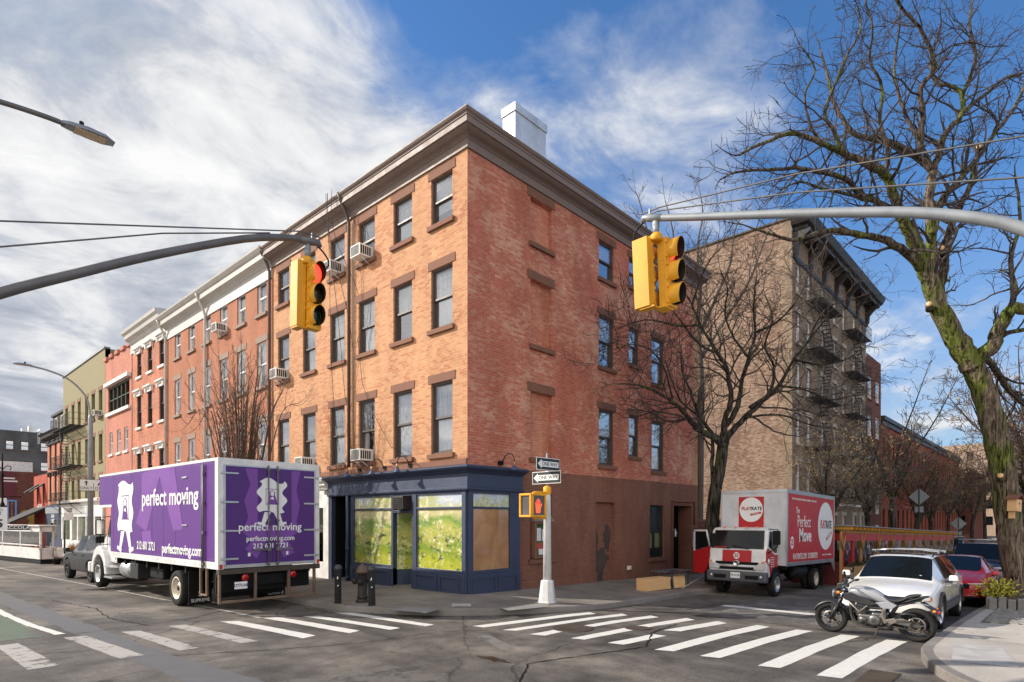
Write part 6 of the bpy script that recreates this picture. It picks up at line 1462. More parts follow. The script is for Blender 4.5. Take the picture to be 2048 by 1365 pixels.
# dark suv behind it and two more cars down the street
suv = [(-2.35,.72,.45,.95,1.02,.6,'b'),(-2.28,.88,.38,1.05,1.20,.68,'b'),(-2.15,.93,.34,1.10,1.50,.64,'w'),(-1.9,.95,.32,1.11,1.66,.66,'p'),(-1.75,.955,.30,1.11,1.70,.68,'s'),(-.55,.96,.30,1.10,1.74,.70,'p'),(-.45,.96,.30,1.10,1.74,.70,'s'),(.45,.96,.30,1.08,1.72,.69,'w'),(1.15,.955,.30,1.06,1.14,.76,'b'),(1.25,.95,.30,1.05,1.10,.76,'b'),(1.95,.93,.30,.98,1.03,.72,'b'),(2.25,.88,.32,.86,.92,.66,'b'),(2.38,.76,.36,.74,.8,.55,'b'),(2.42,.55,.40,.66,.7,.4,'b')]
SUV2 = car('parked_suv', 'dark blue suv with a pale roof bar parked behind the red saloon', place(17.6, -9.55), PI/2, pit, M['carnavy'], suv, .36, .24, (-1.4, 1.4), .95, 'five')
details(SUV2, .95, 2.42, -2.3, 1.08, 1.72, M['carnavy'], hl=(.5,.86,.80,.93), grille=(.45,.62,.9))
part(SUV2, 'roof_bar', M['alu'], None, 0, lambda mb: mb.tube([(-.7, .0, 1.84), (.7, .0, 1.84)], .025, 8))
SUV1 = car('parked_suv', 'dark grey suv parked in front of the purple truck', (-4.75, 15.6, zr(-5, 15)), R(3), -.006, M['cargrey'], suv, .38, .25, (-1.42, 1.42), .96, 'dark')
details(SUV1, .95, 2.42, -2.3, 1.08, 1.72, M['cargrey'], hl=(.5,.86,.80,.93), grille=(.45,.62,.9), rails=False)
c3_ = copy_tree(HON); c3_.location = place(24.0, -9.6); c3_['label'] = 'red car glimpsed behind the mossy tree trunk, farther down the street'
c4_ = copy_tree(SUV2); c4_.location = place(30.5, -9.6); c4_['label'] = 'dark suv parked well beyond the red saloon, near the street shed end'
c5_ = copy_tree(SUV2); c5_.location = place(47.5, -5.2); c5_['label'] = 'dark suv parked just past the far end of the red dining shed'

# ---------------------------------------------------------------- motorcycle: nose at +y, side stand lean
MC = thing('motorcycle', 'white and black naked motorcycle on its side stand at the near curb', 'motorcycle', (2.16, -9.20, zr(2.1, -9.2)), (0, R(-5), 0))
M['mcsilver'] = mat('motorcycle_silver_white', (.31,.32,.34), .25, coat=.5, var=.03)
M['mcblack'] = mat('motorcycle_black', (.025,.025,.028), .4); M['mcseat'] = mat('seat_vinyl', (.03,.03,.034), .45, bmp=.15)
M['engine'] = mat('engine_alloy', (.15,.145,.14), .4, .7, var=.3, sc_=8, dirt=.3); M['bronze'] = mat('bracket_alloy', (.28,.25,.22), .4, .6, var=.15)
yf, yr, rf, rr_ = .71, -.74, .305, .315
def mwheel(y, r, w):
    e = bpy.data.objects.new('wheel', None); COL.objects.link(e); e.parent = MC; e.location = (0, y, r); e.empty_display_size = .1
    t = MB(); t.lathe([(r*.70, -w*.30), (r*.80, -w*.48), (r*.92, -w*.44), (r*.985, -w*.2), (r, 0), (r*.985, w*.2), (r*.92, w*.44), (r*.80, w*.48), (r*.70, w*.30), (r*.69, 0), (r*.70, -w*.30)], ax='x', n=40, cap=False); t.build('tyre', M['rubber'], e)
    m_ = MB(); m_.lathe([(r*.70, -w*.30), (r*.73, -w*.32), (r*.66, -w*.26), (r*.64, 0), (r*.66, w*.26), (r*.73, w*.32), (r*.70, w*.30)], ax='x', n=36, cap=False)
    for k in range(10):
        a = 2*PI*(k//2)/5+(.13 if k % 2 else -.13); m_.tube([(0, math.cos(a)*r*.12, math.sin(a)*r*.12), (0, math.cos(a+.02)*r*.67, math.sin(a+.02)*r*.67)], [.018, .011], 6)
    m_.lathe([(.04, -.07), (.045, -.05), (.045, .05), (.04, .07)], ax='x', n=14); m_.build('rim', M['mcblack'], e)
    d = MB(); d.lathe([(r*.40, -.062), (r*.48, -.062), (r*.48, -.056), (r*.40, -.056), (r*.40, -.062)], ax='x', n=30, cap=False); 
    for k in range(6):
        a = 2*PI*k/6; d.tube([(-.059, math.cos(a)*.04, math.sin(a)*.04), (-.059, math.cos(a)*r*.42, math.sin(a)*r*.42)], .008, 5)
    d.build('brake_disc', M['bronze'], e); return e
mwheel(yf, rf, .13); mwheel(yr, rr_, .19)
def ppart(name, m, poly, x0, x1, bevel=.012, sub=0, parent=MC): return part(parent, name, m, None, bevel, lambda mb: mb.prism(poly, 'x', x0, x1), sub)
def loft(name, m, secs, sub=2, parent=MC):   # secs: (y, halfwidth, z0, z1) boxes joined into one hull
    mb = MB(); vs = []; fs = []
    for (y, w_, z0, z1) in secs:
        zm = (z0+z1)/2; vs += [(-w_*.55,y,z0),(w_*.55,y,z0),(w_,y,zm),(w_*.6,y,z1),(-w_*.6,y,z1),(-w_,y,zm)]
    for i in range(len(secs)-1):
        for k in range(6): fs.append((i*6+k, i*6+(k+1) % 6, (i+1)*6+(k+1) % 6, (i+1)*6+k))
    fs += [tuple(range(6))[::-1], tuple(range((len(secs)-1)*6, len(secs)*6))]
    mb.add(vs, fs, 0, None, True); return mb.build(name, m, parent, subsurf=sub)
fk = part(MC, 'fork', M['mcblack'], None, 0, lambda mb: [mb.tube([(s*.10, yf+.0, rf), (s*.10, .56, .60)], .032, 10) for s in (-1, 1)])
part(fk, 'fork_tube', M['chrome'], None, 0, lambda mb: [mb.tube([(s*.10, .56, .60), (s*.10, .44, .92)], .022, 10) for s in (-1, 1)])
part(fk, 'fork_clamp', M['mcblack'], [(-.13, .13, .42, .50, .86, .90), (-.13, .13, .47, .55, .72, .76)], .01)
def mud(mb):
    n = 12; vs = []
    for k in range(n+1):
        a = R(15)+R(125)*k/n
        for x, q in ((-.075, .0), (-.06, .028), (.06, .028), (.075, 0)): vs.append((x, yf+math.cos(a)*(rf+.02+q), rf+math.sin(a)*(rf+.02+q)))
    mb.add(vs, [(4*i+j, 4*i+j+1, 4*i+j+5, 4*i+j+4) for i in range(n) for j in range(3)], 0, None, True)
    mb.prism([(yf-.02, rf+.33), (yf-.14, rf+.30), (yf-.10, rf+.05), (yf-.02, rf+.02)], 'x', -.085, -.07); mb.prism([(yf-.02, rf+.33), (yf-.14, rf+.30), (yf-.10, rf+.05), (yf-.02, rf+.02)], 'x', .07, .085)
part(MC, 'front_mudguard', M['mcblack'], None, 0, mud)
loft('fuel_tank', M['mcsilver'], [(.40,.08,.80,.90),(.30,.15,.76,.98),(.08,.17,.72,1.0),(-.12,.15,.68,.93),(-.28,.12,.62,.80),(-.40,.09,.60,.72)])
for s in (-1, 1): ppart('side_cowl', M['mcblack'], [(.46,.84),(.30,.88),(.10,.78),(-.16,.68),(-.02,.64),(.24,.68),(.42,.72)], s*.165, s*.19)
for s in (-1, 1): ppart('rear_panel', M['mcsilver'], [(-.10,.70),(-.30,.74),(-.46,.68),(-.38,.60),(-.2,.60)], s*.13, s*.155)
loft('seat', M['mcseat'], [(-.16,.07,.80,.88),(-.30,.12,.72,.80),(-.46,.13,.70,.77),(-.58,.10,.76,.84),(-.62,.08,.80,.88),(-.84,.07,.86,.91)])
loft('tail_unit', M['mcblack'], [(-.40,.09,.64,.70),(-.64,.09,.74,.80),(-.86,.06,.82,.88),(-.96,.03,.85,.88)], 1)
part(MC, 'grab_rail', M['chrome'], None, 0, lambda mb: [mb.tube([(s*.07, -.55, .70), (s*.08, -.80, .74), (s*.05, -.95, .70)], .010, 6) for s in (-1, 1)])
hl = part(MC, 'headlight', M['mcblack'], None, 0, lambda mb: mb.lathe([(.06, .48), (.105, .54), (.115, .62), (.105, .64)], (0, 0, .80), 'y', 24)); part(hl, 'lens', M['lens_clear'], None, 0, lambda mb: mb.lathe([(.10, .638), (.085, .655), (0, .665)], (0, 0, .80), 'y', 24))
ppart('headlight_cowl', M['mcblack'], [(.44,.90),(.60,.90),(.56,1.02),(.42,1.05)], -.09, .09, .02)
hb = part(MC, 'handlebar', M['mcblack'], None, 0, lambda mb: mb.tube([(-.38, .30, 1.03), (-.20, .34, 1.04), (-.10, .42, .98), (.10, .42, .98), (.20, .34, 1.04), (.38, .30, 1.03)], .014, 8))
part(hb, 'grip', M['rubber'], None, 0, lambda mb: [mb.tube([(s*.27, .325, 1.035), (s*.39, .30, 1.03)], .021, 10) for s in (-1, 1)]); part(hb, 'lever', M['chrome'], None, 0, lambda mb: [mb.tube([(s*.24, .36, 1.04), (s*.38, .40, 1.01)], .008, 5) for s in (-1, 1)])
part(hb, 'instrument', M['mcblack'], [(-.07, .07, .40, .46, 1.02, 1.12)], .015); part(hb, 'brake_reservoir', M['mcblack'], [(.18, .24, .34, .40, 1.06, 1.11)], .01)
for s in (-1, 1):
    mi_ = part(MC, 'mirror', M['mcblack'], None, 0, lambda mb: (mb.lathe([(.0, -.012), (.055, -.012), (.065, .0), (.05, .02), (0, .03)], (s*.30, .38, 1.24), 'y', 18), mb.tube([(s*.22, .35, 1.05), (s*.26, .37, 1.15), (s*.30, .385, 1.22)], .008, 6))); part(mi_, 'mirror_glass', M['chrome'], None, 0, lambda mb: mb.lathe([(.052, -.0135), (0, -.0135)], (s*.30, .38, 1.24), 'y', 18))
    part(MC, 'turn_signal', M['lens_amber'], None, 0, lambda mb: (mb.lathe([(0, .48), (.028, .49), (.03, .53), (.012, .55)], (s*.21, 0, .86), 'y', 12), mb.tube([(s*.08, .5, .85), (s*.19, .5, .86)], .008, 5)))
    part(MC, 'turn_signal', M['lens_amber'], None, 0, lambda mb: (mb.lathe([(0, -1.06), (.022, -1.05), (.024, -1.02), (.01, -1.0)], (s*.13, 0, .62), 'y', 12), mb.tube([(s*.03, -1.02, .62), (s*.12, -1.02, .62)], .007, 5)))
ppart('plate_holder', M['mcblack'], [(-.80,.74),(-.86,.76),(-1.06,.62),(-1.10,.44),(-1.06,.44),(-1.0,.60)], -.05, .05, .005)
part(MC, 'tail_light', M['lens_red'], [(-.05, .05, -1.10, -1.05, .56, .60)], .005); part(MC, 'number_plate', M['signwhite'], None, 0, lambda mb: mb.add([(-.08,-1.075,.52),(.08,-1.075,.52),(.08,-1.115,.40),(-.08,-1.115,.40)], [(0,3,2,1)]))
eng = part(MC, 'engine', M['engine'], [(-.15, .15, -.22, .20, .26, .46), (-.14, .14, .06, .24, .40, .66), (-.12, .12, -.28, -.02, .40, .50)], .035)
for s in (-1, 1):
    part(eng, 'crankcase_cover', M['engine'], None, 0, lambda mb: mb.lathe([(.11, s*.15), (.105, s*.185), (.06, s*.205), (0, s*.205)], (0, -.08, .36), 'x', 22))
    part(eng, 'crankcase_cover', M['engine'], None, 0, lambda mb: mb.lathe([(.075, s*.15), (.07, s*.18), (0, s*.19)], (0, .12, .34), 'x', 18))
part(eng, 'cooling_fins', M['mcblack'], [(-.145, .145, .05, .25, z, z+.012) for z in (.46, .49, .52, .55, .58, .61)])
part(eng, 'airbox', M['mcblack'], [(-.13, .13, -.24, .08, .56, .66)], .03)
part(MC, 'radiator', M['mcblack'], [(-.14, .14, .30, .35, .44, .74)], .01)
part(MC, 'exhaust', M['engine'], None, 0, lambda mb: [mb.tube([(x, .24, .52), (x, .34, .44), (x, .30, .26), (x, .10, .20), (0.02, -.1, .19)], .024, 8) for x in (-.06, .06)]+[mb.tube([(.0, -.1, .19), (.08, -.34, .20)], [.05, .065], 12)])
part(MC, 'frame', M['mcblack'], None, 0, lambda mb: [mb.tube([(s*.06, .44, .84), (s*.15, .26, .62), (s*.15, -.20, .60), (s*.13, -.34, .34)], .022, 8) for s in (-1, 1)]+[mb.tube([(s*.12, -.28, .58), (s*.08, -.84, .80)], .014, 6) for s in (-1, 1)])
part(MC, 'frame_strut', M['bronze'], None, 0, lambda mb: [mb.tube([(s*.17, .36, .70), (s*.17, .17, .50), (s*.17, .03, .64)], .018, 8) for s in (-1, 1)])
for s in (-1, 1): ppart('footpeg_bracket', M['bronze'], [(-.26,.60),(-.20,.58),(-.28,.40),(-.42,.44),(-.46,.38),(-.34,.30),(-.24,.32),(-.18,.48)], s*.155, s*.175, .008)
part(MC, 'swingarm', M['engine'], None, .012, lambda mb: [mb.prism([(-.30,.40),(-.30,.34),(yr-.06,rr_-.035),(yr-.06,rr_+.03),(-.55,.44)], 'x', s*.115, s*.15) for s in (-1, 1)])
part(MC, 'rear_hugger', M['mcblack'], None, 0, lambda mb: mb.tube([(-.12, -.46, .50), (-.12, -.6, .53), (-.12, -.74, .52)], .02, 6))
ch_ = part(MC, 'chain', M['rust'], None, 0, lambda mb: [mb.tube([(-.165, -.30, .29), (-.165, yr, rr_-.085)], .010, 5), mb.tube([(-.165, -.30, .38), (-.165, yr, rr_+.085)], .010, 5), mb.lathe([(.09, -.17), (.09, -.16), (.06, -.16), (.06, -.17), (.09, -.17)], (0, yr, rr_), 'x', 24, cap=False)])
part(MC, 'shock_absorber', M['mcblack'], None, 0, lambda mb: mb.tube([(0, -.30, .40), (.0, -.44, .66)], .035, 10))
part(MC, 'side_stand', M['rust'], None, 0, lambda mb: (mb.tube([(-.15, -.16, .27), (-.26, -.08, .0)], .014, 8), mb.box(-.29, -.23, -.11, -.05, -.005, .01)))
part(MC, 'footpeg', M['rubber'], None, 0, lambda mb: [mb.tube([(s*.17, -.30, .34), (s*.27, -.30, .34)], .014, 8) for s in (-1, 1)])
# ================================================================== trees
def barkmat(name, brown, moss, amt):
    m, nt, b = nm(name)
    n = tex(nt, 'Object', (1,1,.13), sc_=13, detail=7, rough=.7); n.inputs['Distortion'].default_value = .6; n2 = tex(nt, 'Object', (1,1,.5), sc_=1.6, detail=5, rough=.6)
    c = ramp(nt, n.outputs[0], [(.40, tuple(x*.18 for x in brown)), (.5, brown), (.62, tuple(min(1, x*2.2) for x in brown))])
    c2 = ramp(nt, n.outputs[0], [(.40, tuple(x*.18 for x in moss)), (.5, moss), (.62, tuple(min(1, x*1.9) for x in moss))])
    k = ramp(nt, n2.outputs[0], [(.5-amt*.25, 1.0 if False else 0.0), (.5-amt*.25+.12, 1.0)])
    # moss thins towards the ground
    tc = nt.nodes.new('ShaderNodeTexCoord'); sp = nt.nodes.new('ShaderNodeSeparateXYZ'); nt.links.new(tc.outputs['Object'], sp.inputs[0])
    mr = nt.nodes.new('ShaderNodeMapRange'); mr.inputs[1].default_value = 1.8; mr.inputs[2].default_value = 3.4; nt.links.new(sp.outputs[2], mr.inputs[0])
    mu = nt.nodes.new('ShaderNodeMath'); mu.operation = 'MULTIPLY'; nt.links.new(k, mu.inputs[0]); nt.links.new(mr.outputs[0], mu.inputs[1])
    nt.links.new(mixc(nt, mu.outputs[0], c, c2), b.inputs['Base Color']); b.inputs['Roughness'].default_value = .95; b.inputs['Specular IOR Level'].default_value = .15
    bump(nt, b, n.outputs[0], 1.0, .05); return m
M['bark'] = barkmat('mossy_locust_bark', (.13,.10,.075), (.095,.110,.025), .30)
M['bark3'] = barkmat('upper_limb_bark', (.085,.066,.052), (.11,.125,.03), -.05)
M['bark2'] = barkmat('dark_mossy_bark', (.05,.042,.035), (.055,.068,.022), -.1)
M['twig'] = mat('dark_twig', (.055,.042,.036), .9); M['twig2'] = mat('grey_brown_twig', (.12,.095,.075), .9); M['twig3'] = mat('reddish_twig', (.10,.06,.042), .9)
M['dryleaf'] = mat('dry_seed_cluster', (.30,.21,.09), .9, var=.4)
def rv(r): return Vector((r.gauss(0, 1), r.gauss(0, 1), r.gauss(0, 1))).normalized()
def twig(mb, p, d, L, r, lvl, rn, up=.12, wig=.30, dens=1.0, maxl=3, zig=.0, leaf=None, minr=.0055):
    n = max(3, int(L/.22)) if lvl < 2 else 3
    pts = [p.copy()]; rad = [r]; dirs = [d.copy()]; q = p.copy(); dd = d.copy(); sgn = 1
    side = dd.cross(rv(rn)).normalized()
    for i in range(n):
        dd = (dd+rv(rn)*wig+Vector((0, 0, up))+side*zig*sgn).normalized(); sgn = -sgn
        q = q+dd*(L/n); pts.append(q.copy()); dirs.append(dd.copy()); rad.append(max(minr, r*(1-.7*(i+1)/n)))
    mb.tube(pts, rad, 6 if r > .05 else 5 if r > .02 else 3, mi=0, cap=False)
    if leaf and lvl >= maxl-1 and rn.random() < leaf[1]:
        for k in range(5):
            c = pts[-1]+rv(rn)*.12; a, b = rv(rn)*.05, rv(rn)*.035; leaf[0].quad(c-a, c-b, c+a, c+b)
    if lvl >= maxl: return
    m_ = max(2, int(L*dens*(1.9, 3.0, 4.2, 5)[lvl]))
    for k in range(m_):
        t = rn.uniform(.18, 1.0); i = min(n-1, int(t*n)); f = t*n-i; pp = pts[i].lerp(pts[i+1], f); base = dirs[i]
        ax = base.cross(rv(rn)).normalized(); ang = R(rn.uniform(28, 68)); cd_ = (Matrix.Rotation(ang, 3, ax) @ base)
        twig(mb, pp, cd_, L*rn.uniform(.30, .58)*(1.15-.5*t), max(minr, rad[i]*rn.uniform(.4, .65)), lvl+1, rn, up, wig, dens, maxl, zig, leaf, minr)
def smooth(pts, k=4):
    out = []; n = len(pts)
    for i in range(n-1):
        p0, p1, p2, p3 = pts[max(0, i-1)], pts[i], pts[i+1], pts[min(n-1, i+2)]
        for j in range(k):
            t = j/k; out.append(.5*((2*p1)+(-p0+p2)*t+(2*p0-5*p1+4*p2-p3)*t*t+(-p0+3*p1-3*p2+p3)*t*t*t))
    out.append(pts[-1].copy()); return out
def limb(mbL, mbT, pts, r0, r1, rn, spacing=.45, Ls=(1.0, 2.6), start=.15, up=.05, wig=.3, dens=1.0, leaf=None, maxl=3, sides=10, knob=.06, minr=.0055, zig=.12):
    P = smooth([Vector(p) for p in pts]); n = len(P); rad = []; acc = [0]
    for i in range(1, n): acc.append(acc[-1]+(P[i]-P[i-1]).length)
    for i in range(n):
        t = acc[i]/acc[-1]; rad.append((r0+(r1-r0)*t**.8)*(1+rn.uniform(-knob, knob)))
        if 0 < i < n-1: P[i] = P[i]+rv(rn)*min(.03, rad[i]*.3)
    mbL.tube(P, rad, sides)
    Lt = acc[-1]; s = Lt*start
    while s < Lt:
        i = max(k for k in range(n) if acc[k] <= s); i = min(i, n-2); t = (s-acc[i])/max(1e-6, acc[i+1]-acc[i]); pp = P[i].lerp(P[i+1], t); base = (P[i+1]-P[i]).normalized()
        ax = base.cross(rv(rn)).normalized(); d = Matrix.Rotation(R(rn.uniform(35, 75)), 3, ax) @ base
        L = rn.uniform(*Ls)*(1.1-.45*s/Lt)
        twig(mbT, pp, d, L, max(.012, min(.055, rad[i]*.45)), 1, rn, up, wig, dens, maxl, zig, leaf, minr); s += spacing*rn.uniform(.5, 1.5)
    twig(mbT, P[-1], (P[-1]-P[-2]).normalized(), Ls[0]*1.1, r1*.8, 1, rn, up, wig, dens, maxl, zig, leaf, minr)
def tr(lst, d0, d1): n = len(lst); return [at(x, y, d0+(d1-d0)*(i/(n-1))) for i, (x, y) in enumerate(lst)]

# ---- the big locust on the near corner
tb = at(2042, 1193, 17.6)
TB = thing('locust_tree', 'large bare locust tree with green moss on its forked trunk', 'tree', (tb.x, tb.y, tb.z))
def localize(mbx, root): mbx.v = [(a-root[0], b-root[1], c-root[2]) for a, b, c in mbx.v]
rn = random.Random(11); tw = MB(); tk = MB()
trunk = tr([(2044,1220),(2040,1180),(2026,1100),(2016,1030),(2005,940),(1991,870),(1973,800),(1955,752),(1938,722)], 17.6, 17.6)
P = smooth(trunk); n = len(P); tk.tube(P, [(.375-.03*min(1, i/4)-.05*i/n)*(1+.05*math.sin(i*2.1))*(1.25 if i == 0 else 1.1 if i < 3 else 1) for i in range(n)], 16)
localize(tk, tb); tk.build('trunk', M['bark'], TB)
limbs = [
 ([(1945,735),(1925,700),(1898,655),(1872,600),(1852,545),(1838,500)], 17.6, 17.4, .33, .20, 0),
 ([(1862,590),(1866,520),(1859,457),(1859,400),(1867,343)], 17.6, 17.8, .17, .12, .2),
 ([(1838,500),(1812,457),(1790,400),(1771,350),(1741,332),(1684,305),(1642,286),(1588,267),(1530,285),(1480,310)], 17.4, 15.5, .17, .03, .15),
 ([(1850,545),(1822,515),(1775,484),(1726,470),(1665,461),(1625,470),(1590,480),(1545,470),(1500,455)], 17.5, 15.6, .14, .025, .15),
 ([(1867,343),(1832,312),(1779,286),(1714,270),(1684,236),(1668,205),(1655,150),(1640,100)], 17.8, 18.6, .12, .03, .1),
 ([(1838,308),(1842,260),(1846,229),(1840,179),(1868,140),(1863,107),(1840,57),(1810,23),(1780,-20)], 17.8, 16.6, .10, .03, .1),
 ([(1867,343),(1878,305),(1893,267),(1924,228),(1924,190),(1901,172),(1872,165),(1862,120),(1880,60)], 17.8, 18.8, .11, .03, .1),
 ([(1924,228),(1950,205),(1970,190),(2008,158),(2048,145),(2100,110)], 18.2, 19.5, .07, .03, .1),
 ([(1862,470),(1880,410),(1909,370),(1950,324),(1985,274),(2023,225),(2046,179),(2070,100)], 17.6, 19.4, .12, .03, .1),
 ([(1888,540),(1893,490),(1912,427),(1939,377),(1950,330)], 17.6, 18.2, .11, .07, .2),
 ([(1870,600),(1884,560),(1890,520)], 17.5, 17.6, .15, .12, .5),
 ([(1800,430),(1771,412),(1741,400),(1690,388),(1642,377),(1600,365),(1560,380)], 17.4, 15.8, .08, .02, .1),
 ([(1790,430),(1755,405),(1718,385),(1691,358),(1650,347),(1604,337),(1550,339),(1474,345),(1440,360)], 17.4, 14.4, .10, .02, .1),
 ([(1771,350),(1775,300),(1760,240),(1765,180),(1740,120),(1745,60),(1730,0)], 17.2, 16.2, .07, .02, .1),
 ([(1684,305),(1672,270),(1650,230),(1665,183),(1690,120),(1720,60),(1715,10)], 16.8, 15.8, .06, .02, .1),
 ([(1642,286),(1620,250),(1610,190),(1630,140),(1600,90)], 16.6, 15.6, .045, .015, .1),
 ([(1935,728),(1962,712),(1985,690),(2000,655),(2020,622),(2050,618),(2100,640)], 17.6, 16.4, .24, .12, .2),
 ([(2020,622),(2030,580),(2020,520),(2040,440),(2030,350)], 17.0, 18.0, .09, .03, .1),
 ([(1990,690),(2010,668),(2048,660),(2090,665)], 17.4, 16.6, .07, .05, .3),
 ([(1963,712),(1985,730),(2010,770),(2050,810)], 17.9, 19.4, .10, .08, .3),
 ([(1867,343),(1800,200),(1790,120),(1800,40),(1790,-60)], 17.8, 19.0, .06, .02, .2),
 ([(1924,190),(1950,120),(1940,40),(1960,-60)], 18.5, 18.0, .06, .02, .1)]
for i, (pl_, d0, d1, r0, r1, st_) in enumerate(limbs):
    lm = MB(); limb(lm, tw, tr(pl_, d0, d1), r0, r1, rn, spacing=.25 if r0 < .13 else .5, Ls=(.8, 2.4), start=st_ if st_ else .6, up=.03, wig=.34, dens=1.05, sides=10, zig=.18)
    localize(lm, tb); lm.build('limb', M['bark'] if r0 > .16 else M['bark3'], TB)
localize(tw, tb); tw.build('crown', M['twig'], TB)
for (px, py, d) in ((1858,612,17.3),(1883,500,17.4),(1958,297,18.5),(2001,955,17.3)):   # sawn stubs
    mb = MB(); p = at(px, py, d); q = p+(CAM-p).normalized()*.10+Vector((-.02,.0,.05)); mb.tube([p-(q-p)*2, p, q], [.10,.085,.08], 10); mb.tube([q, q+(q-p)*.03], [.075,.075], 10, mi=1)
    localize(mb, tb); mb.build('sawn_stub', [M['bark'], M['wood']], TB)
bhp = at(2028, 1008, 17.15)
BH = thing('bird_house', 'small wooden bird house fixed to the trunk of the mossy tree', 'bird house', tuple(bhp-Vector((0,0,.22))), (0, R(6), YAW+R(25)))
part(BH, 'box', M['wood'], [(-.13, .13, -.12, .12, 0, .34)], .006); part(BH, 'roof', M['brownstone'], None, 0, lambda mb: (mb.prism([(-.20,.33),(.0,.47),(.0,.50),(-.20,.36)], 'y', -.17, .15), mb.prism([(.20,.33),(.20,.36),(0,.50),(0,.47)], 'y', -.17, .15)))
part(BH, 'entrance_hole', M['black'], None, 0, lambda mb: mb.lathe([(.028, -.124), (0, -.125)], (0, 0, .22), 'y', 14)); part(BH, 'mount', M['wood'], [(-.03, .03, -.02, .12, -.2, .0)])

# ---- the dark tree beside the red truck
tb2 = at(1425, 1150, 21.2); T2 = thing('street_tree', 'bare dark spreading tree with mossy limbs behind the red and white truck', 'tree', (tb2.x, tb2.y, zs(tb2.x, -2.8)))
rn = random.Random(5); tw = MB(); tk = MB(); ro = T2.location
tk.tube(smooth(tr([(1424,1165),(1424,1060),(1430,985),(1440,935),(1446,888)], 21.2, 21.2)), [.26,.25,.24,.24,.24,.23,.23,.22,.22,.21,.21,.21,.20,.20,.20,.19,.19], 12); localize(tk, ro); tk.build('trunk', M['bark2'], T2)
l2 = [
 ([(1446,895),(1430,877),(1395,858),(1370,828),(1346,805),(1314,784),(1280,772),(1240,768)], 21.2, 18.6, .13, .02),
 ([(1440,880),(1412,852),(1390,812),(1380,780),(1365,745),(1362,700)], 21.2, 20.4, .07, .02),
 ([(1446,885),(1451,835),(1462,800),(1452,736),(1434,705),(1402,652),(1384,610),(1370,585)], 21.2, 19.6, .13, .02),
 ([(1452,850),(1476,814),(1482,772),(1497,715),(1511,666),(1507,617),(1514,543)], 21.2, 21.6, .11, .02),
 ([(1446,895),(1458,872),(1490,835),(1525,803),(1557,772),(1588,719),(1616,684),(1650,640)], 21.2, 21.8, .13, .02),
 ([(1500,815),(1539,786),(1548,736),(1530,690),(1545,640),(1530,590)], 21.2, 22.6, .07, .02),
 ([(1434,705),(1400,690),(1360,640),(1330,600),(1310,570)], 20.2, 19.4, .05, .015),
 ([(1497,715),(1470,680),(1450,630),(1455,580),(1440,540)], 21.5, 21.0, .05, .015),
 ([(1588,719),(1640,730),(1690,720),(1720,700)], 21.8, 22.6, .05, .015),
 ([(1428,985),(1424,940),(1424,880),(1405,840),(1360,800),(1330,720)], 21.2, 22.0, .09, .02),
 ([(1346,805),(1330,740),(1300,700),(1260,690),(1230,700)], 20.2, 18.6, .04, .012),
 ([(1490,835),(1560,830),(1620,850),(1680,860)], 21.2, 20.0, .05, .012),
 ([(1557,772),(1610,780),(1660,800),(1710,790)], 21.6, 22.4, .05, .012), ([(1616,684),(1650,620),(1700,600),(1740,610)], 21.9, 22.5, .04, .012), ([(1402,652),(1350,650),(1290,640),(1230,660)], 20.0, 18.8, .04, .012), ([(1511,666),(1560,640),(1600,590),(1620,540)], 21.6, 22.4, .05, .012), ([(1384,610),(1400,560),(1420,520),(1450,490)], 19.8, 20.4, .04, .012)]
for pl_, d0, d1, r0, r1 in l2:
    lm = MB(); limb(lm, tw, tr(pl_, d0, d1), r0, r1, rn, spacing=.22, Ls=(.9, 2.9), start=.25, up=.05, wig=.33, dens=1.0, sides=8, zig=.15, minr=.0065)
    localize(lm, ro); lm.build('limb', M['bark2'], T2)
localize(tw, ro); tw.build('crown', M['twig'], T2)

# ---- slender tree in the yard behind the corner building
tb3 = at(1398, 1060, 31); T3 = thing('yard_tree', 'tall slender bare tree rising behind the roofline of the corner building', 'tree', (tb3.x, tb3.y, -.5))
rn = random.Random(9); tw = MB(); ro = T3.location; lm = MB()
lm.tube(smooth(tr([(1398,1080),(1400,900),(1402,780),(1398,700),(1395,660)], 31, 31)), [.22-.004*i for i in range(17)], 8); localize(lm, ro); lm.build('trunk', M['twig2'], T3)
for pl_ in ([(1395,665),(1370,600),(1350,520),(1345,460),(1330,400)], [(1396,660),(1400,580),(1395,500),(1405,430),(1400,385)], [(1398,670),(1430,600),(1460,530),(1470,460),(1500,410)], [(1400,690),(1370,620),(1330,560),(1300,480),(1278,400),(1270,385)], [(1400,720),(1450,640),(1500,560),(1530,480),(1560,430)]):
    lm = MB(); limb(lm, tw, tr(pl_, 31, 30+rn.uniform(-2, 2)), .11, .02, rn, spacing=.5, Ls=(1.0, 2.4), start=.1, up=.22, wig=.2, dens=.85, sides=6, maxl=3, minr=.009)
    localize(lm, ro); lm.build('limb', M['twig2'], T3)
localize(tw, ro); tw.build('crown', M['twig2'], T3)

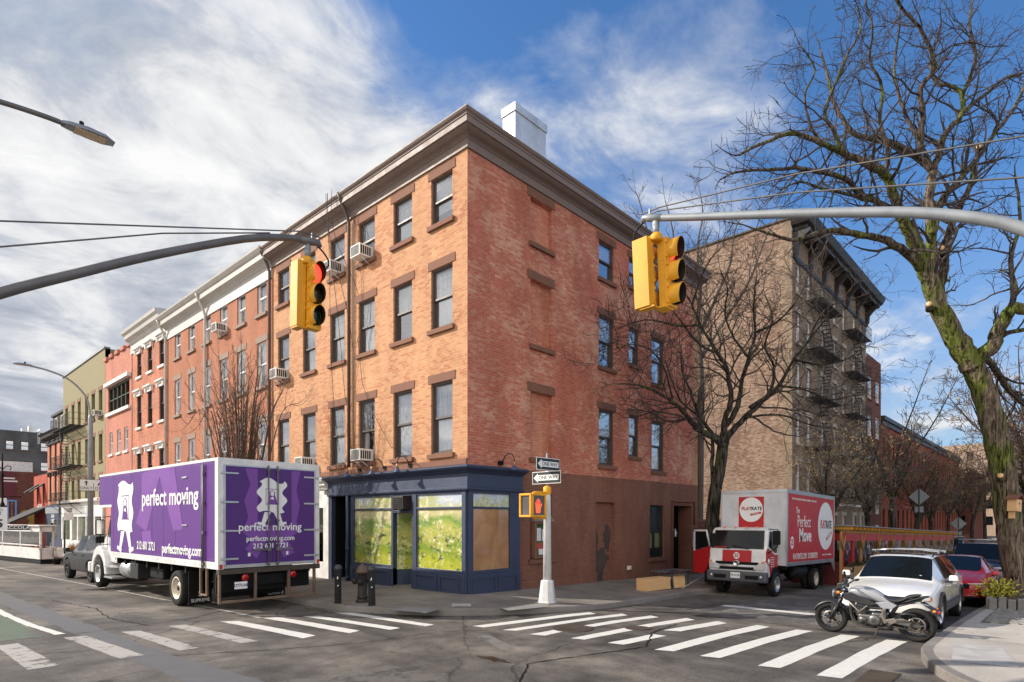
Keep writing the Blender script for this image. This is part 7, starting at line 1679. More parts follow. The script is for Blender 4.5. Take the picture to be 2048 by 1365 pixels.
# ---- upright many stemmed tree behind the purple truck
T4 = thing('multi_stem_tree', 'reddish bare multi stemmed tree fanning up behind the purple truck', 'tree', (-2.55, 8.4, .0))
rn = random.Random(21); tw = MB(); st4 = MB()
st4.tube([(0,0,-.1),(0,0,.5),(0,0,1.5)], [.14,.12,.13], 10); st4.build('trunk', M['twig3'], T4)
for k in range(30):
    a = 2*PI*k/30+rn.uniform(-.1, .1); s = rn.uniform(.12, 1.0); dx, dy = math.cos(a)*s, math.sin(a)*s; H = rn.uniform(6.0, 8.0)-s*.8
    pts = [Vector((dx*.05, dy*.05, 1.3)), Vector((dx*.35, dy*.35, 2.4)), Vector((dx*.85, dy*.85, 4.0)), Vector((dx*1.35, dy*1.35, 5.8)), Vector((dx*1.9, dy*1.9, H))]
    lm = MB(); limb(lm, tw, pts, .05, .01, rn, spacing=.42, Ls=(.7, 1.9), start=.2, up=.42, wig=.13, dens=.7, sides=6, maxl=2, minr=.006, zig=.03)
    lm.build('stem', M['twig3'], T4)
tw.build('crown', M['twig3'], T4)

# ---- trees down the street
def proto(seed, H, leafy, mt, mtt):
    rn = random.Random(seed); t = thing('street_tree', 'x', 'tree', (0, 0, 0), group='bare trees lining the side street'); tw = MB(); tk = MB(); lf = MB()
    top = H*.38; pts = [Vector((0,0,-.3)), Vector((rn.uniform(-.1,.1), rn.uniform(-.1,.1), top*.5)), Vector((rn.uniform(-.4,.4), rn.uniform(-.4,.4), top))]
    tk.tube(smooth(pts), [.24,.21,.20,.19,.18,.18,.17,.17,.17], 9); tk.build('trunk', mt, t)
    for k in range(6):
        a = 2*PI*k/6+rn.uniform(-.4, .4); s = rn.uniform(.5, 1.0)*H*.30; z1 = rn.uniform(.75, 1.0)*H
        pp = [pts[-1]-Vector((0,0,rn.uniform(0,.8))), pts[-1]+Vector((math.cos(a)*s*.4, math.sin(a)*s*.4, (z1-top)*.35)), pts[-1]+Vector((math.cos(a+.2)*s*.8, math.sin(a+.2)*s*.8, (z1-top)*.7)), pts[-1]+Vector((math.cos(a+.3)*s*1.1, math.sin(a+.3)*s*1.1, z1-top))]
        lm = MB(); limb(lm, tw, pp, .10, .02, rn, spacing=.40, Ls=(1.0, 2.8), start=.1, up=.06, wig=.34, dens=1.05, leaf=(lf, leafy) if leafy else None, sides=6, maxl=3, minr=.011)
        lm.build('limb', mt, t)
    tw.build('crown', mtt, t)
    if leafy: lf.build('seed_clusters', M['dryleaf'], t)
    return t
pr = [proto(31, 9.5, .30, M['bark2'], M['twig2']), proto(47, 11.5, 0, M['bark2'], M['twig2']), proto(58, 10.0, .16, M['bark2'], M['twig3'])]
spots = [(23.5,-2.9,0,.8,'bare tree with tan seed clusters in front of the near end of the buff tenement'), (30.5,-2.9,0,.95,'bare tree with tan seed clusters in front of the far fire escape'), (37.5,-3.0,1,1.1,'tall bare tree rising above the roof beside the buff tenement'), (45.5,-3.0,2,.9,'bare tree in front of the dark brick house with white windows'),
 (54,-3.0,0,.95,'bare tree in front of the nearest red row house'), (63,-3.0,1,.85,'bare tree in front of the second red row house'), (73,-3.0,2,1.0,'bare tree in front of the third red row house'), (84,-3.0,0,1.1,'bare tree toward the far end of the red terrace'), (97,-3.2,1,1.1,'bare tree at the far end of the terrace'),
 (22,-11.0,2,1.0,'bare tree just beyond the mossy trunk on its right'), (31,-11.0,1,1.0,'second bare tree on the mossy tree side of the street'), (41,-11.0,0,1.1,'third bare tree on the mossy tree side of the street'), (52,-10.8,2,1.15,'fourth bare tree on the mossy tree side of the street'), (64,-10.8,1,1.1,'fifth bare tree on the mossy tree side of the street'), (78,-10.6,0,1.2,'sixth bare tree on the mossy tree side of the street'), (70,-11.6,1,1.25,'tall bare tree overlapping the fifth on the mossy tree side'), (118,-5,1,1.5,'bare tree closest to the distant tan block on its right'),
 (92,-9.5,2,1.3,'broad bare tree at the end of the parked cars'), (108,-7,0,1.5,'large pale bare tree closing the view down the street'), (112,2,2,1.6,'large bare tree in front of the distant tan block')]
used = set(); chm = {}
for c in COL.objects:
    if c.parent: chm.setdefault(c.parent.name, []).append(c)
for i, (x, y, k, s, lab) in enumerate(spots):
    o = pr[k] if k not in used else copy_tree(pr[k], None, chm); used.add(k)
    o.location = (x, y, zr(x, y)+.1); o.rotation_euler = (0, 0, i*1.3); o.scale = (s, s, s); o['label'] = lab

# ---- tree pit, shrub, planter
pit_ = thing('tree_pit', 'raised stone edged tree pit full of soil around the mossy tree', 'tree pit', (8.2, -10.5, topS(8.2, -10.5)))
rn = random.Random(8); soil = MB(); sheet(soil, lambda u, v: (.12+5*u, -.12-1.7*v, .22+.05*math.sin(9*u)*math.sin(7*v)+.06*math.sin(u*PI)*math.sin(v*PI)), 18, 12)
M['soil'] = mat('leaf_litter_soil', (.085,.05,.03), .95, var=.6, sc_=9, bmp=1); soil.build('soil', M['soil'], pit_)
for k in range(10):
    y = -.1-k*.185; part(pit_, 'edging_stone', M['granite'], None, .02, lambda mb: mb.taper(0, y, -.05, .30+rn.uniform(-.03,.03), .05, .085, .045, .075))
for k in range(14):
    x = .2+k*.35; part(pit_, 'edging_stone', M['granite'], None, .02, lambda mb: mb.taper(x, 0, -.05, .28+rn.uniform(-.03,.03), .16, .05, .15, .045))
sh_ = thing('golden_shrub', 'yellow green leafy shrub spilling over the stone edging at the corner of the tree pit', 'shrub', (9.1, -10.62, topS(9.1, -10.6)+.25), group=None)
lf = MB(); stx = MB()
M['goldleaf'] = mat('golden_leaf', (.48,.44,.05), .6, var=.5, sc_=14)
for k in range(80):
    a = rn.uniform(0, 2*PI); el = rn.uniform(.15, 1.4); L = rn.uniform(.28, .62); d = Vector((math.cos(a)*math.cos(el), math.sin(a)*math.cos(el), math.sin(el)*.85)); stx.tube([(0,0,-.1), d*L*.6, d*L], .005, 3)
    for j in range(9):
        c = d*L*rn.uniform(.5, 1.05)+rv(rn)*.05; u = (d+rv(rn)*.9).normalized()*.045; w_ = u.cross(rv(rn)).normalized()*.02
        lf.quad(c-u, c-w_, c+u, c+w_)
stx.build('stems', M['twig'], sh_); lf.build('leaves', M['goldleaf'], sh_)
# ================================================================== street furniture
def zsd(x, y): return zs(x, y)
# ---- one way / pedestrian signal post
sx_, sy_ = .44, -2.45; z0 = zs(sx_, sy_)
SP = thing('sign_post', 'white pedestrian signal post with two ONE WAY signs at the shop corner', 'signal post', (sx_, sy_, z0))
M['postwhite'] = mat('flaking_white_post', (.62,.62,.60), .55, var=.1, dirt=.55, sc_=6)
part(SP, 'base', M['postwhite'], None, .012, lambda mb: mb.lathe([(.25, 0), (.245, .03), (.22, .05), (.16, .56), (.10, .58)], (0, 0, 0), 'z', 8, smooth=False))
part(SP, 'footing', M['kerb'], [(-.27, .27, -.27, .27, -.05, .02)], .01)
part(SP, 'pole', M['postwhite'], None, 0, lambda mb: mb.lathe([(.105, .55), (.085, 2.75), (.082, 2.78)], n=20))
part(SP, 'pole_collar', M['yellow'], None, 0, lambda mb: mb.lathe([(.083, 2.70), (.10, 2.72), (.10, 2.88), (.06, 2.92), (.03, 2.92)], n=20))
part(SP, 'sign_tube', M['steel'], None, 0, lambda mb: mb.tube([(0,0,2.9),(0,0,3.74)], .03, 12))
part(SP, 'sticker', M['lens_amber'], None, 0, lambda mb: mb.lathe([(.0905, 2.05), (.0900, 2.12)], n=20))
sk = [mat('sticker_white', (.6,.6,.6), .6), M['signblack']]
part(SP, 'stickers', sk, None, 0, lambda mb: [mb.box(-.115+.0, -.06, -.09, -.05, z, z+h, k) for z, h, k in ((2.45,.12,0),(2.3,.05,1),(1.95,.08,1),(1.7,.03,1))]) if False else None
for (z, F, lab) in ((3.46, Matrix.Translation((0, -.035, 3.46)), 'u'), (3.13, Matrix.Translation((-.035, 0, 3.13)) @ Matrix.Rotation(-PI/2, 4, 'Z'), 'l')):
    sg = MB(); sg.M = F; sg.box(-.46, .46, -.004, .004, -.155, .155); s_o = sg.build('one_way_sign', M['signwhite'], SP, bevel=.003)
    k = MB(); k.M = F; k.box(-.445, .445, -.006, -.0045, -.14, .14); k.build('sign_face', M['signblack'], s_o)
    ar = [(-.41, 0), (-.27, -.115), (-.27, -.07), (.40, -.07), (.40, .07), (-.27, .07), (-.27, .115)]
    flat(s_o, 'arrow', M['signwhite'], ar, F @ Matrix.Translation((0, -.0075, 0)))
    text('ONE WAY', .13, M['signblack'], s_o, F @ Matrix.Translation((.06, -.009, 0)), bold=.004, sx=1.0)
# pedestrian heads
PHX = -.16
ph = part(SP, 'pedestrian_signal', M['yellow'], [(-.62, -.12, -.16, .20, 2.15, 2.70)], .02)
for za, zb_ in ((2.72, 2.745), (2.13, 2.12)): part(ph, 'bracket_arm', M['yellow'], None, 0, lambda mb: mb.tube([(-.37, .02, za), (-.3, .0, zb_), (.16, 0, zb_)], .032, 10))
part(ph, 'visor_frame', M['yellow'], [(-.63, -.11, -.20, -.16, 2.66, 2.71), (-.63, -.11, -.20, -.16, 2.14, 2.19), (-.63, -.58, -.20, -.16, 2.19, 2.66), (-.16, -.11, -.20, -.16, 2.19, 2.66), (-.66, -.62, -.17, .21, 2.66, 2.71), (-.66, -.62, -.17, .21, 2.14, 2.19), (-.66, -.62, -.17, -.12, 2.19, 2.66), (-.66, -.62, .16, .21, 2.19, 2.66)], .008)
M['lensdark'] = mat('signal_lens_grey', (.10,.09,.085), .35)
part(ph, 'signal_face', M['lensdark'], [(-.58, -.16, -.165, -.161, 2.19, 2.66), (-.625, -.621, -.12, .16, 2.19, 2.66)])
hand = [(-.09,-.18),(.06,-.18),(.08,-.05),(.13,.03),(.11,.06),(.06,.01),(.055,.14),(.03,.14),(.025,.03),(.01,.03),(.01,.17),(-.02,.17),(-.022,.03),(-.035,.03),(-.05,.15),(-.075,.145),(-.065,.02),(-.08,.02),(-.10,.09),(-.12,.085),(-.105,-.06)]
M['handred'] = emit('lit_red_hand', (1.0,.10,.035), .9)
ph.location.x = PHX
flat(ph, 'hand_symbol', M['handred'], [(x-.37, z+2.42) for x, z in hand], Matrix.Translation((0, -.168, 0)))

# ---- signal heads hung from mast arms
def signal_section(parent, F, lit):
    """three lamp head in frame F: faces -y, top at z=0, hangs down 1.05 m"""
    h = MB(); h.M = F; h.box(-.17, .17, 0, .22, -1.06, 0)
    for z in (-.35, -.70): h.box(-.174, .174, -.003, .2, z-.004, z+.004)
    o = h.build('signal_head', M['yellow'], parent, bevel=.02)
    names = ['red', 'amber', 'green']
    for k in range(3):
        zc = -.18-.35*k
        v = MB(); n = 22; r = .16; vs = []
        for i in range(n+1):   # tunnel visor with cutaway bottom
            a = R(-62)+R(304)*i/n; dep = .25-.07*(1-math.sin(a))*.5
            for q, y in ((r, 0), (r, -dep), (r-.008, -dep), (r-.008, 0)): vs.append((math.cos(a)*q, y, math.sin(a)*q+zc))
        v.M = F; v.add(vs, [(4*i+j, 4*i+4+j, 4*i+4+(j+1) % 4, 4*i+(j+1) % 4) for i in range(n) for j in range(3)], 0, None, True)
        for i in range(len(v.m)): v.m[i] = 1 if i % 3 == 2 else 0
        v.build('visor', [M['yellow'], M['black']], o)
        l = MB(); l.M = F; l.lathe([(.148, -.004), (.12, -.03), (.06, -.05), (0, -.055)], (0, 0, zc), 'y', 24)
        l.build('lens', M['lamp_red'] if (k == 0 and lit) else M['lens_off'][k], o)
    b = MB(); b.M = F; b.box(-.19, -.17, .02, .06, -1.0, -.06)
    for z in (-.08, -.30, -.42, -.64, -.76, -1.0): b.box(-.20, -.165, -.01, .03, z-.02, z+.02)
    b.build('door_hinge', M['yellow'], o)
    return o
M['lamp_red'] = emit('lit_red_lamp', (1.0,.03,.015), 3.5); M['lens_off'] = [mat('dark_red_lens', (.12,.008,.005), .25, coat=.5), mat('dark_amber_lens', (.05,.03,.01), .25, coat=.5), mat('dark_green_lens', (.008,.025,.02), .25, coat=.5)]
def signal_assembly(label, tip, k_=.65, tilt=0, sp=1.0):
    t = thing('traffic_signal', label, 'traffic signal', (tip.x, tip.y, tip.z), (R(tilt), R(tilt*.6), 0))
    part(t, 'hanger', M['steel'], None, 0, lambda mb: [mb.tube([(0,0,-.05),(0,0,-.20)], .035, 8), mb.tube([(0,.0,-.14),(0,0,-.28)], [.055,.04], 10), mb.tube([(-.03,0,-.12),(.03,0,-.12)], .05, 8)])
    part(t, 'hub', M['yellow'], None, .01, lambda mb: (mb.lathe([(.08, -.40), (.095, -.38), (.095, -.31), (.06, -.27)], n=10), mb.tube([(-.03, .02, -.33), (.15*k_, -.03, -.34)], .035, 8), mb.tube([(.03, 0, -.33), (-.10*k_, .14*k_, -.34)], .035, 8)))
    # heads: one faces -y, the other +x
    K = Matrix.Diagonal((k_, k_, 1, 1)); A = Matrix.Translation((.15*k_*sp, -.13*k_*sp, -.35)) @ K; Bm = Matrix.Translation((-.03*k_*sp, .16*k_*sp, -.35)) @ Matrix.Rotation(PI/2, 4, 'Z') @ K
    signal_section(t, A, True); signal_section(t, Bm, False)
    part(t, 'lower_bracket', M['yellow'], [(-.05*k_, .3*k_, -.16*k_, .08*k_, -1.44, -1.412), (-.24*k_, -.05*k_, -.02*k_, .32*k_, -1.44, -1.412)], .008)
    return t
def mast_arm(label, pole_xy, arm_pts, rad, m, wires, group, signals):
    t = thing('mast_arm_pole', label, 'traffic pole', (pole_xy[0], pole_xy[1], .0))
    sh = t.location
    p = MB(); p.lathe([(.30,-.1),(.30,.25),(.24,.9),(.14,.95),(.12,6.2),(.10,7.6)], (pole_xy[0], pole_xy[1], 0), n=16); p.build('pole', m, t, shift=sh)
    a = MB(); P = smooth([Vector(q) for q in arm_pts]); a.tube(P, [rad[0]+(rad[1]-rad[0])*i/(len(P)-1) for i in range(len(P))], 14); a.build('arm', m, t, shift=sh)
    e = arm_pts[-1]; d = (Vector(arm_pts[-1])-Vector(arm_pts[-2])).normalized(); c = MB(); c.tube([Vector(e)-d*.22, Vector(e)+d*.02, Vector(e)+d*.10, Vector(e)+d*.13+Vector((0,0,-.07))], [rad[1]*1.12, rad[1]*1.18, rad[1]*1.1, rad[1]*.9], 12); c.box(e[0]-.015, e[0]+.015, e[1]-.015, e[1]+.015, e[2], e[2]+.14); c.build('end_casting', M['steel'] if m == M['steel'] else m, t, shift=sh)
    w = MB()
    for q in wires: w.tube(q, .011, 5)
    w.build('guy_wire', M['darksteel'], t, shift=sh)
    cb = MB(); e = Vector(e); s_ = signals; cb.tube(smooth([e+d*.10+Vector((0,0,-.06)), e+d*.22+Vector((0,0,-.16)), e+d*.30+Vector((0,0,-.30)), e+d*.22+Vector((0,0,-.42)), e+d*.02+Vector((0,0,-.44))]), .014, 6); cb.build('cable', M['black'], t, shift=sh)
    return t
tipL = Vector((-6.19, -2.96, 6.68)); tipR = Vector((-2.88, -7.25, 6.82))
mast_arm('curved dark traffic mast arm reaching in from the left edge', (-11.3, -2.96), [(-11.25,-2.96,3.6),(-10.7,-2.96,4.3),(-10.1,-2.96,4.76),(-9.3,-2.96,5.25),(-8.5,-2.96,5.72),(-7.3,-2.96,6.35),(-6.55,-2.96,6.62),(-6.19,-2.96,6.68)], (.066,.05), M['darksteel'],
   [[(-6.05,-2.96,6.80),(-6.4,-2.96,6.78),(-10.1,-2.96,5.60),(-11.3,-2.96,5.25)], [(-6.9,-2.96,6.58),(-8.4,-2.96,6.05),(-10.1,-2.96,5.30),(-11.3,-2.96,4.9)]], None, None)
mast_arm('pale galvanised traffic mast arm reaching in from the right edge', (-2.88, -12.6), [(-2.88,-12.55,3.7),(-2.88,-12.2,4.55),(-2.88,-11.66,5.2),(-2.88,-10.9,5.62),(-2.88,-10.03,5.94),(-2.88,-9.0,6.27),(-2.88,-8.0,6.58),(-2.88,-7.5,6.74),(-2.88,-7.25,6.82)], (.070,.048), M['steel'],
   [[(-2.88,-7.1,6.93),(-2.88,-7.4,6.93),(-2.88,-9.4,6.66),(-2.88,-11.66,6.17),(-2.88,-12.6,5.95)], [(-2.88,-7.1,6.88),(-2.88,-7.4,6.88),(-2.88,-9.4,6.42),(-2.88,-11.66,5.74),(-2.88,-12.6,5.5)]], None, None)
signal_assembly('yellow traffic signal with bright red lamp hanging from the left arm tip', tipL+Vector((-.08, 0, 0)), .68, 1)
signal_assembly('yellow traffic signal hanging from the right mast arm before the side facade', tipR+Vector((0, -.10, 0)), .76, -2, 1.5)

# ---- lamp at top left, on its own pole outside the frame
def luminaire(parent, F, m):
    l = MB(); l.M = F   # local: +x outward from the arm
    secs = [(0,.07,.05),(.10,.10,.07),(.35,.15,.085),(.60,.15,.07),(.74,.08,.03)]; vs = []; fs = []
    for x, w_, h in secs: vs += [(x,-w_,0),(x,-w_*.7,h),(x,w_*.7,h),(x,w_,0)]
    for i in range(len(secs)-1): 
        for k in range(4): fs.append((i*4+k, i*4+(k+1) % 4, (i+1)*4+(k+1) % 4, (i+1)*4+k))
    fs += [(0,1,2,3), (19,18,17,16)]; l.add(vs, fs); o = l.build('luminaire', m, parent, bevel=.01)
    b = MB(); b.M = F; b.box(.18, .62, -.11, .11, -.012, -.001); b.build('lamp_lens', M['lenstan'], o)
    c = MB(); c.M = F; c.lathe([(.035,.07),(.04,.10),(.04,.15),(.03,.17),(0,.175)], (.28, 0, 0), n=12); c.build('photocell', M['black'], o); return o
M['lenstan'] = mat('led_lens_panel', S(190,170,140), .5)
L1 = thing('street_lamp', 'street lamp arm and grey head entering at the top left corner', 'street lamp', (-12.3, .0, .0))
part(L1, 'pole', M['darksteel'], None, 0, lambda mb: mb.lathe([(.16,0),(.11,8.0)], n=14))
part(L1, 'arm', M['darksteel'], None, 0, lambda mb: mb.tube(smooth([Vector((0,0,7.3)), Vector((.9,0,8.05)), Vector((1.9,0,8.44)), Vector((2.5,0,8.55)), Vector((3.05,0,8.60)), Vector((3.35,0,8.605))]), .04, 10))
luminaire(L1, Matrix.Translation((3.3, 0, 8.58)), M['steel'])
L2_ = thing('street_lamp', 'tall street lamp with curved arm beyond the purple truck, carrying the ONLY arrow sign', 'street lamp', (-3.2, 25.4, 0))
part(L2_, 'pole', M['steel'], None, 0, lambda mb: mb.lathe([(.15,0),(.11,7.4),(.07,7.6)], n=14))
part(L2_, 'arm', M['steel'], None, 0, lambda mb: mb.tube(smooth([Vector((0,0,7.3)), Vector((-.15,0,8.4)), Vector((-.8,0,9.2)), Vector((-1.6,0,9.55)), Vector((-2.5,0,9.7))]), .045, 8))
luminaire(L2_, Matrix.Translation((-2.4, 0, 9.68)) @ Matrix.Rotation(PI, 4, 'Z'), M['steel'])
sg = part(L2_, 'lane_sign', M['signblack'], [(-.52, .72, -.18, -.17, 3.62, 4.22)]); part(sg, 'sign_face', M['signwhite'], [(-.50, .70, -.184, -.18, 3.64, 4.20)]); part(sg, 'divider', M['signblack'], [(.09, .11, -.187, -.184, 3.66, 4.02)])
text('ONLY', .2, M['signblack'], sg, Matrix.Translation((-.22, -.19, 3.76))); text('ONLY', .2, M['signblack'], sg, Matrix.Translation((.42, -.19, 3.76)))
flat(sg, 'arrow', M['signblack'], [(-.25,3.90),(-.19,3.90),(-.19,4.04),(-.13,4.04),(-.22,4.15),(-.31,4.04),(-.25,4.04)], Matrix.Translation((0,-.188,0)))
flat(sg, 'arrow', M['signblack'], [(.28,3.90),(.34,3.90),(.36,3.98),(.44,4.03),(.44,3.97),(.56,4.07),(.44,4.16),(.44,4.10),(.32,4.04),(.28,3.96)], Matrix.Translation((0,-.188,0)))

# ---- bollards, hydrant
def bollard(x, y, label, tilt):
    t = thing('bollard', label, 'bollard', (x, y, zs(x, y)), (R(tilt), 0, 0), 'dark steel bollards either side of the hydrant')
    part(t, 'post', M['bollardpaint'], None, 0, lambda mb: mb.lathe([(.085,-.05),(.085,.84),(.10,.84),(.10,.88),(.095,.90),(.07,.95),(.0,.97)], n=18))
    part(t, 'sticker', M['signwhite'], None, 0, lambda mb: [mb.add([(math.cos(a)*.0865, math.sin(a)*.0865, z), (math.cos(a+.35)*.0865, math.sin(a+.35)*.0865, z+.02), (math.cos(a+.3)*.0865, math.sin(a+.3)*.0865, z+h), (math.cos(a+.05)*.0865, math.sin(a+.05)*.0865, z+h-.02)], [(0,1,2,3)]) for a, z, h in ((-2.4,.6,.08),(-2.3,.42,.05))])
M['bollardpaint'] = mat('chipped_dark_grey_paint', (.05,.05,.055), .55, var=.2, dirt=.4, sc_=7); M['hydrant'] = mat('rusty_black_hydrant', (.035,.028,.024), .6, .3, var=.4, sc_=6, dirt=.3)
bollard(-3.10, 1.42, 'dark steel bollard to the left of the fire hydrant', 0); bollard(-2.80, .38, 'dark leaning bollard with graffiti to the right of the fire hydrant', -2)
HY = thing('fire_hydrant', 'rusty black fire hydrant with brown dome between two bollards', 'fire hydrant', (-2.63, 1.05, zs(-2.6, 1)), (0, 0, -.5))
part(HY, 'barrel', M['hydrant'], None, 0, lambda mb: mb.lathe([(.17,-.03),(.17,.05),(.13,.06),(.125,.10),(.145,.11),(.145,.15),(.12,.16),(.115,.70),(.14,.72),(.15,.74)], n=22))
part(HY, 'dome', mat('rust_brown_dome', (.13,.085,.06), .7, .2, var=.3, dirt=.3), None, 0, lambda mb: mb.lathe([(.155,.74),(.16,.77),(.15,.80),(.13,.86),(.08,.92),(.045,.935),(.04,.97),(0,.975)], n=22))
for a in (-1.9, .0, 2.6):
    part(HY, 'nozzle', M['hydrant'], None, 0, lambda mb: (setattr(mb, 'M', Matrix.Rotation(a, 4, 'Z')), mb.lathe([(.06,.09),(.062,.19),(.072,.19),(.072,.25),(.03,.255),(.028,.28),(0,.28)], (0,0,.52), 'x', 14)))
part(HY, 'hydrant_chain', M['hydrant'], None, 0, lambda mb: mb.tube([(.1,.06,.6),(.18,.1,.42),(.12,.05,.35)], .008, 5))

# ---- dumped furniture by the red truck
bxw = thing('wooden_chest', 'plain pale wooden chest lying on the pavement in front of the red truck', 'wooden chest', (5.0, -2.62, zs(5, -2.6)), (0, 0, R(-8)))
part(bxw, 'carcass', M['wood'], [(0, 1.15, 0, .42, 0, .37)], .004); part(bxw, 'edge_board', M['wood'], [(1.15, 1.18, 0, .42, .30, .36), (1.15, 1.18, 0, .42, .02, .08)], .004)
gc = thing('grey_cabinet', 'grey cabinet with a thin plywood back lying tilted beside the wooden chest', 'cabinet', (6.4, -2.75, zs(6.4, -2.7)), (R(-8), 0, R(-14)))
part(gc, 'carcass', M['plasticgrey'], [(0, .04, 0, .45, 0, .42), (.62, .66, 0, .45, 0, .42), (.0, .66, -.06, .48, .42, .47)], .008); part(gc, 'back_panel', M['wood'], [(.04, .33, .04, .05, .02, .42), (.34, .62, .04, .05, .02, .42)], .003); part(gc, 'cable', M['black'], None, 0, lambda mb: mb.tube(smooth([Vector((0,.2,.48)), Vector((.2,.15,.58)), Vector((.45,.2,.56)), Vector((.6,.3,.48))]), .012, 5))
gt = thing('grey_table', 'grey table top on thin black legs standing behind the cabinet', 'table', (7.2, -2.2, zs(7.2, -2.2)), (0, 0, R(-6)))
part(gt, 'tabletop', M['plasticgrey'], [(-.6, .7, -.35, .35, .48, .53)], .008)
for a in (-.5, .6):
    for b in (-.3, .3): part(gt, 'leg', M['iron'], None, 0, lambda mb: mb.tube([(a, b, 0), (a, b, .48)], .015, 6))
lb = thing('metal_bar', 'long grey metal bar leaning from the cabinet up to the red truck', 'metal bar', (6.45, -3.0, zs(6.4, -3)+.02))
part(lb, 'bar', M['steel'], None, 0, lambda mb: mb.tube([(0,0,0),(1.15,-.18,.36)], .016, 6))

# ---- red dining shed along the side street
RS = thing('dining_shed', 'long red dining shed with yellow rafter ends and clear plastic walls', 'dining shed', (14.3, -5.6, zr(14.3, -5.6)), (0, math.atan(.025), 0))
Lr = 29.5; r = random.Random(6)
part(RS, 'roof', M['steel'], [(-.3, Lr+.3, -.45, 1.95, 2.28, 2.32)]); part(RS, 'beam', M['lumber'], [(-.1, Lr, -.04, .04, 2.02, 2.14), (-.1, Lr, 1.76, 1.84, 2.02, 2.14)])
part(RS, 'rafter_ends', M['yellowwood'], [(x*.62-.2, x*.62-.11, -.42, 1.9, 2.15, 2.27) for x in range(48)])['kind'] = 'stuff'
part(RS, 'red_valance', M['redpaint'], [(0, Lr, -.05, -.042, 1.72, 2.02), (0, .06, 0, 1.8, 1.72, 2.02), (-.02, .10, -.06, .06, 0, 2.02), (1.5, 1.62, -.06, .06, 0, 1.72)])
for i in range(11):
    x = i*Lr/10; part(RS, 'post', M['lumber'], [(x-.05, x+.05, -.035, .06, 0, 2.02)]); part(RS, 'brace', M['lumber'], None, 0, lambda mb: [mb.tube([(x, -.06, 1.35), (x+s*.34, -.06, 2.04)], .035, 4) for s in (-1, 1)])
M['sheeting'] = glassmat('clear_plastic_sheet', (.55,.52,.5), rough=.12, extra=.12)
part(RS, 'plastic_wall', M['sheeting'], None, 0, lambda mb: sheet(mb, lambda u, v: (Lr*u, .02+.02*math.sin(u*160)*math.sin(v*5+u*40), .75+.98*v), 160, 5))
part(RS, 'base_wall', mat('dark_red_board', (.12,.015,.015), .7, dirt=.3), [(0, Lr, -.02, .02, 0, .75), (0, Lr, 1.8, 1.84, 0, 1.2), (-.02, .02, .02, 1.8, 0, .9), (Lr-.02, Lr+.02, .02, 1.8, 0, 2.0)]); part(RS, 'deck', M['lumber'], [(0, Lr, .02, 1.8, .0, .08)])
gl = MB()
for k in range(1400):
    c = Vector((r.uniform(0, Lr), -.16+r.uniform(-.08, .05), .72+abs(r.gauss(0, .10)))); a, b = rv(r)*.05, rv(r)*.03; gl.quad(c-a, c-b, c+a, c+b)
gg = gl.build('box_greenery', mat('dark_green_leaf', (.03,.05,.015), .7, var=.5), RS); gg['kind'] = 'stuff'; part(RS, 'planter_box', M['lumber'], [(0, Lr, -.30, -.03, .35, .70)])
# a diner behind the plastic, whole body coloured black as a silhouette
def person(loc, rz, label, shirt, hair):
    t = thing('person', label, 'person', loc, rz)
    V = [(0,0,.48),(0,.02,.75),(0,.0,.98),(0,.0,1.08),(0,-.01,1.2),(-.17,0,.98),(-.22,-.08,.74),(-.16,-.28,.72),(.17,0,.98),(.22,-.08,.74),(.16,-.28,.72),(-.1,-.02,.46),(-.12,-.42,.48),(-.12,-.44,.08),(-.12,-.56,.04),(.1,-.02,.46),(.12,-.42,.48),(.12,-.44,.08),(.12,-.56,.04),(0,-.02,1.27)]
    E_ = [(0,1),(1,2),(2,3),(3,4),(4,19),(2,5),(5,6),(6,7),(2,8),(8,9),(9,10),(0,11),(11,12),(12,13),(13,14),(0,15),(15,16),(16,17),(17,18)]
    rad = [.16,.14,.13,.055,.09,.07,.05,.035,.07,.05,.035,.10,.08,.05,.04,.10,.08,.05,.04,.085]
    me = bpy.data.meshes.new('body'); me.from_pydata(V, E_, []); o = bpy.data.objects.new('body', me); COL.objects.link(o); o.parent = t; me.materials.append(shirt)
    sk_ = o.modifiers.new('skin', 'SKIN'); 
    for i, q in enumerate(me.skin_vertices[0].data if me.skin_vertices else []): q.radius = (rad[i], rad[i]*.85)
    if me.skin_vertices: me.skin_vertices[0].data[0].use_root = True
    su = o.modifiers.new('s', 'SUBSURF'); su.levels = su.render_levels = 1
    part(t, 'hair', hair, None, 0, lambda mb: mb.lathe([(.0, 1.36), (.07, 1.345), (.105, 1.28), (.108, 1.2), (.08, 1.13), (.02, 1.12)], (0, .02, 0), n=14))
    return t
person((15.1, -4.5, zr(15.1, -4.5)+.05), R(10), 'diner shown as a dark silhouette seated inside the near end of the red dining shed', M['mcblack'], M['twig'])
# ---- diamond warning signs seen from behind
def diamond(x, y, zc, s, label):
    t = thing('road_sign', label, 'road sign', (x, y, zr(x, y)), (0, 0, -PI/2+.05), 'diamond signs seen from behind')
    part(t, 'post', M['iron'], None, 0, lambda mb: mb.tube([(0,0,0),(0,0,zc+s*.75)], .035, 6)); part(t, 'sign_back', M['steel'], None, 0, lambda mb: mb.prism([(0,zc-s*.7),(s*.7,zc),(0,zc+s*.7),(-s*.7,zc)], 'y', .03, .045)); part(t, 'plate_back', M['steel'], [(-s*.3, s*.3, .03, .045, zc-s*1.25, zc-s*.78)])
diamond(41.5, -3.9, 3.9+.9, .92, 'grey back of a diamond road sign standing in front of the red row houses'); diamond(60, -4.2, 2.6+.2, .92, 'grey back of a lower diamond road sign just past the red dining shed')
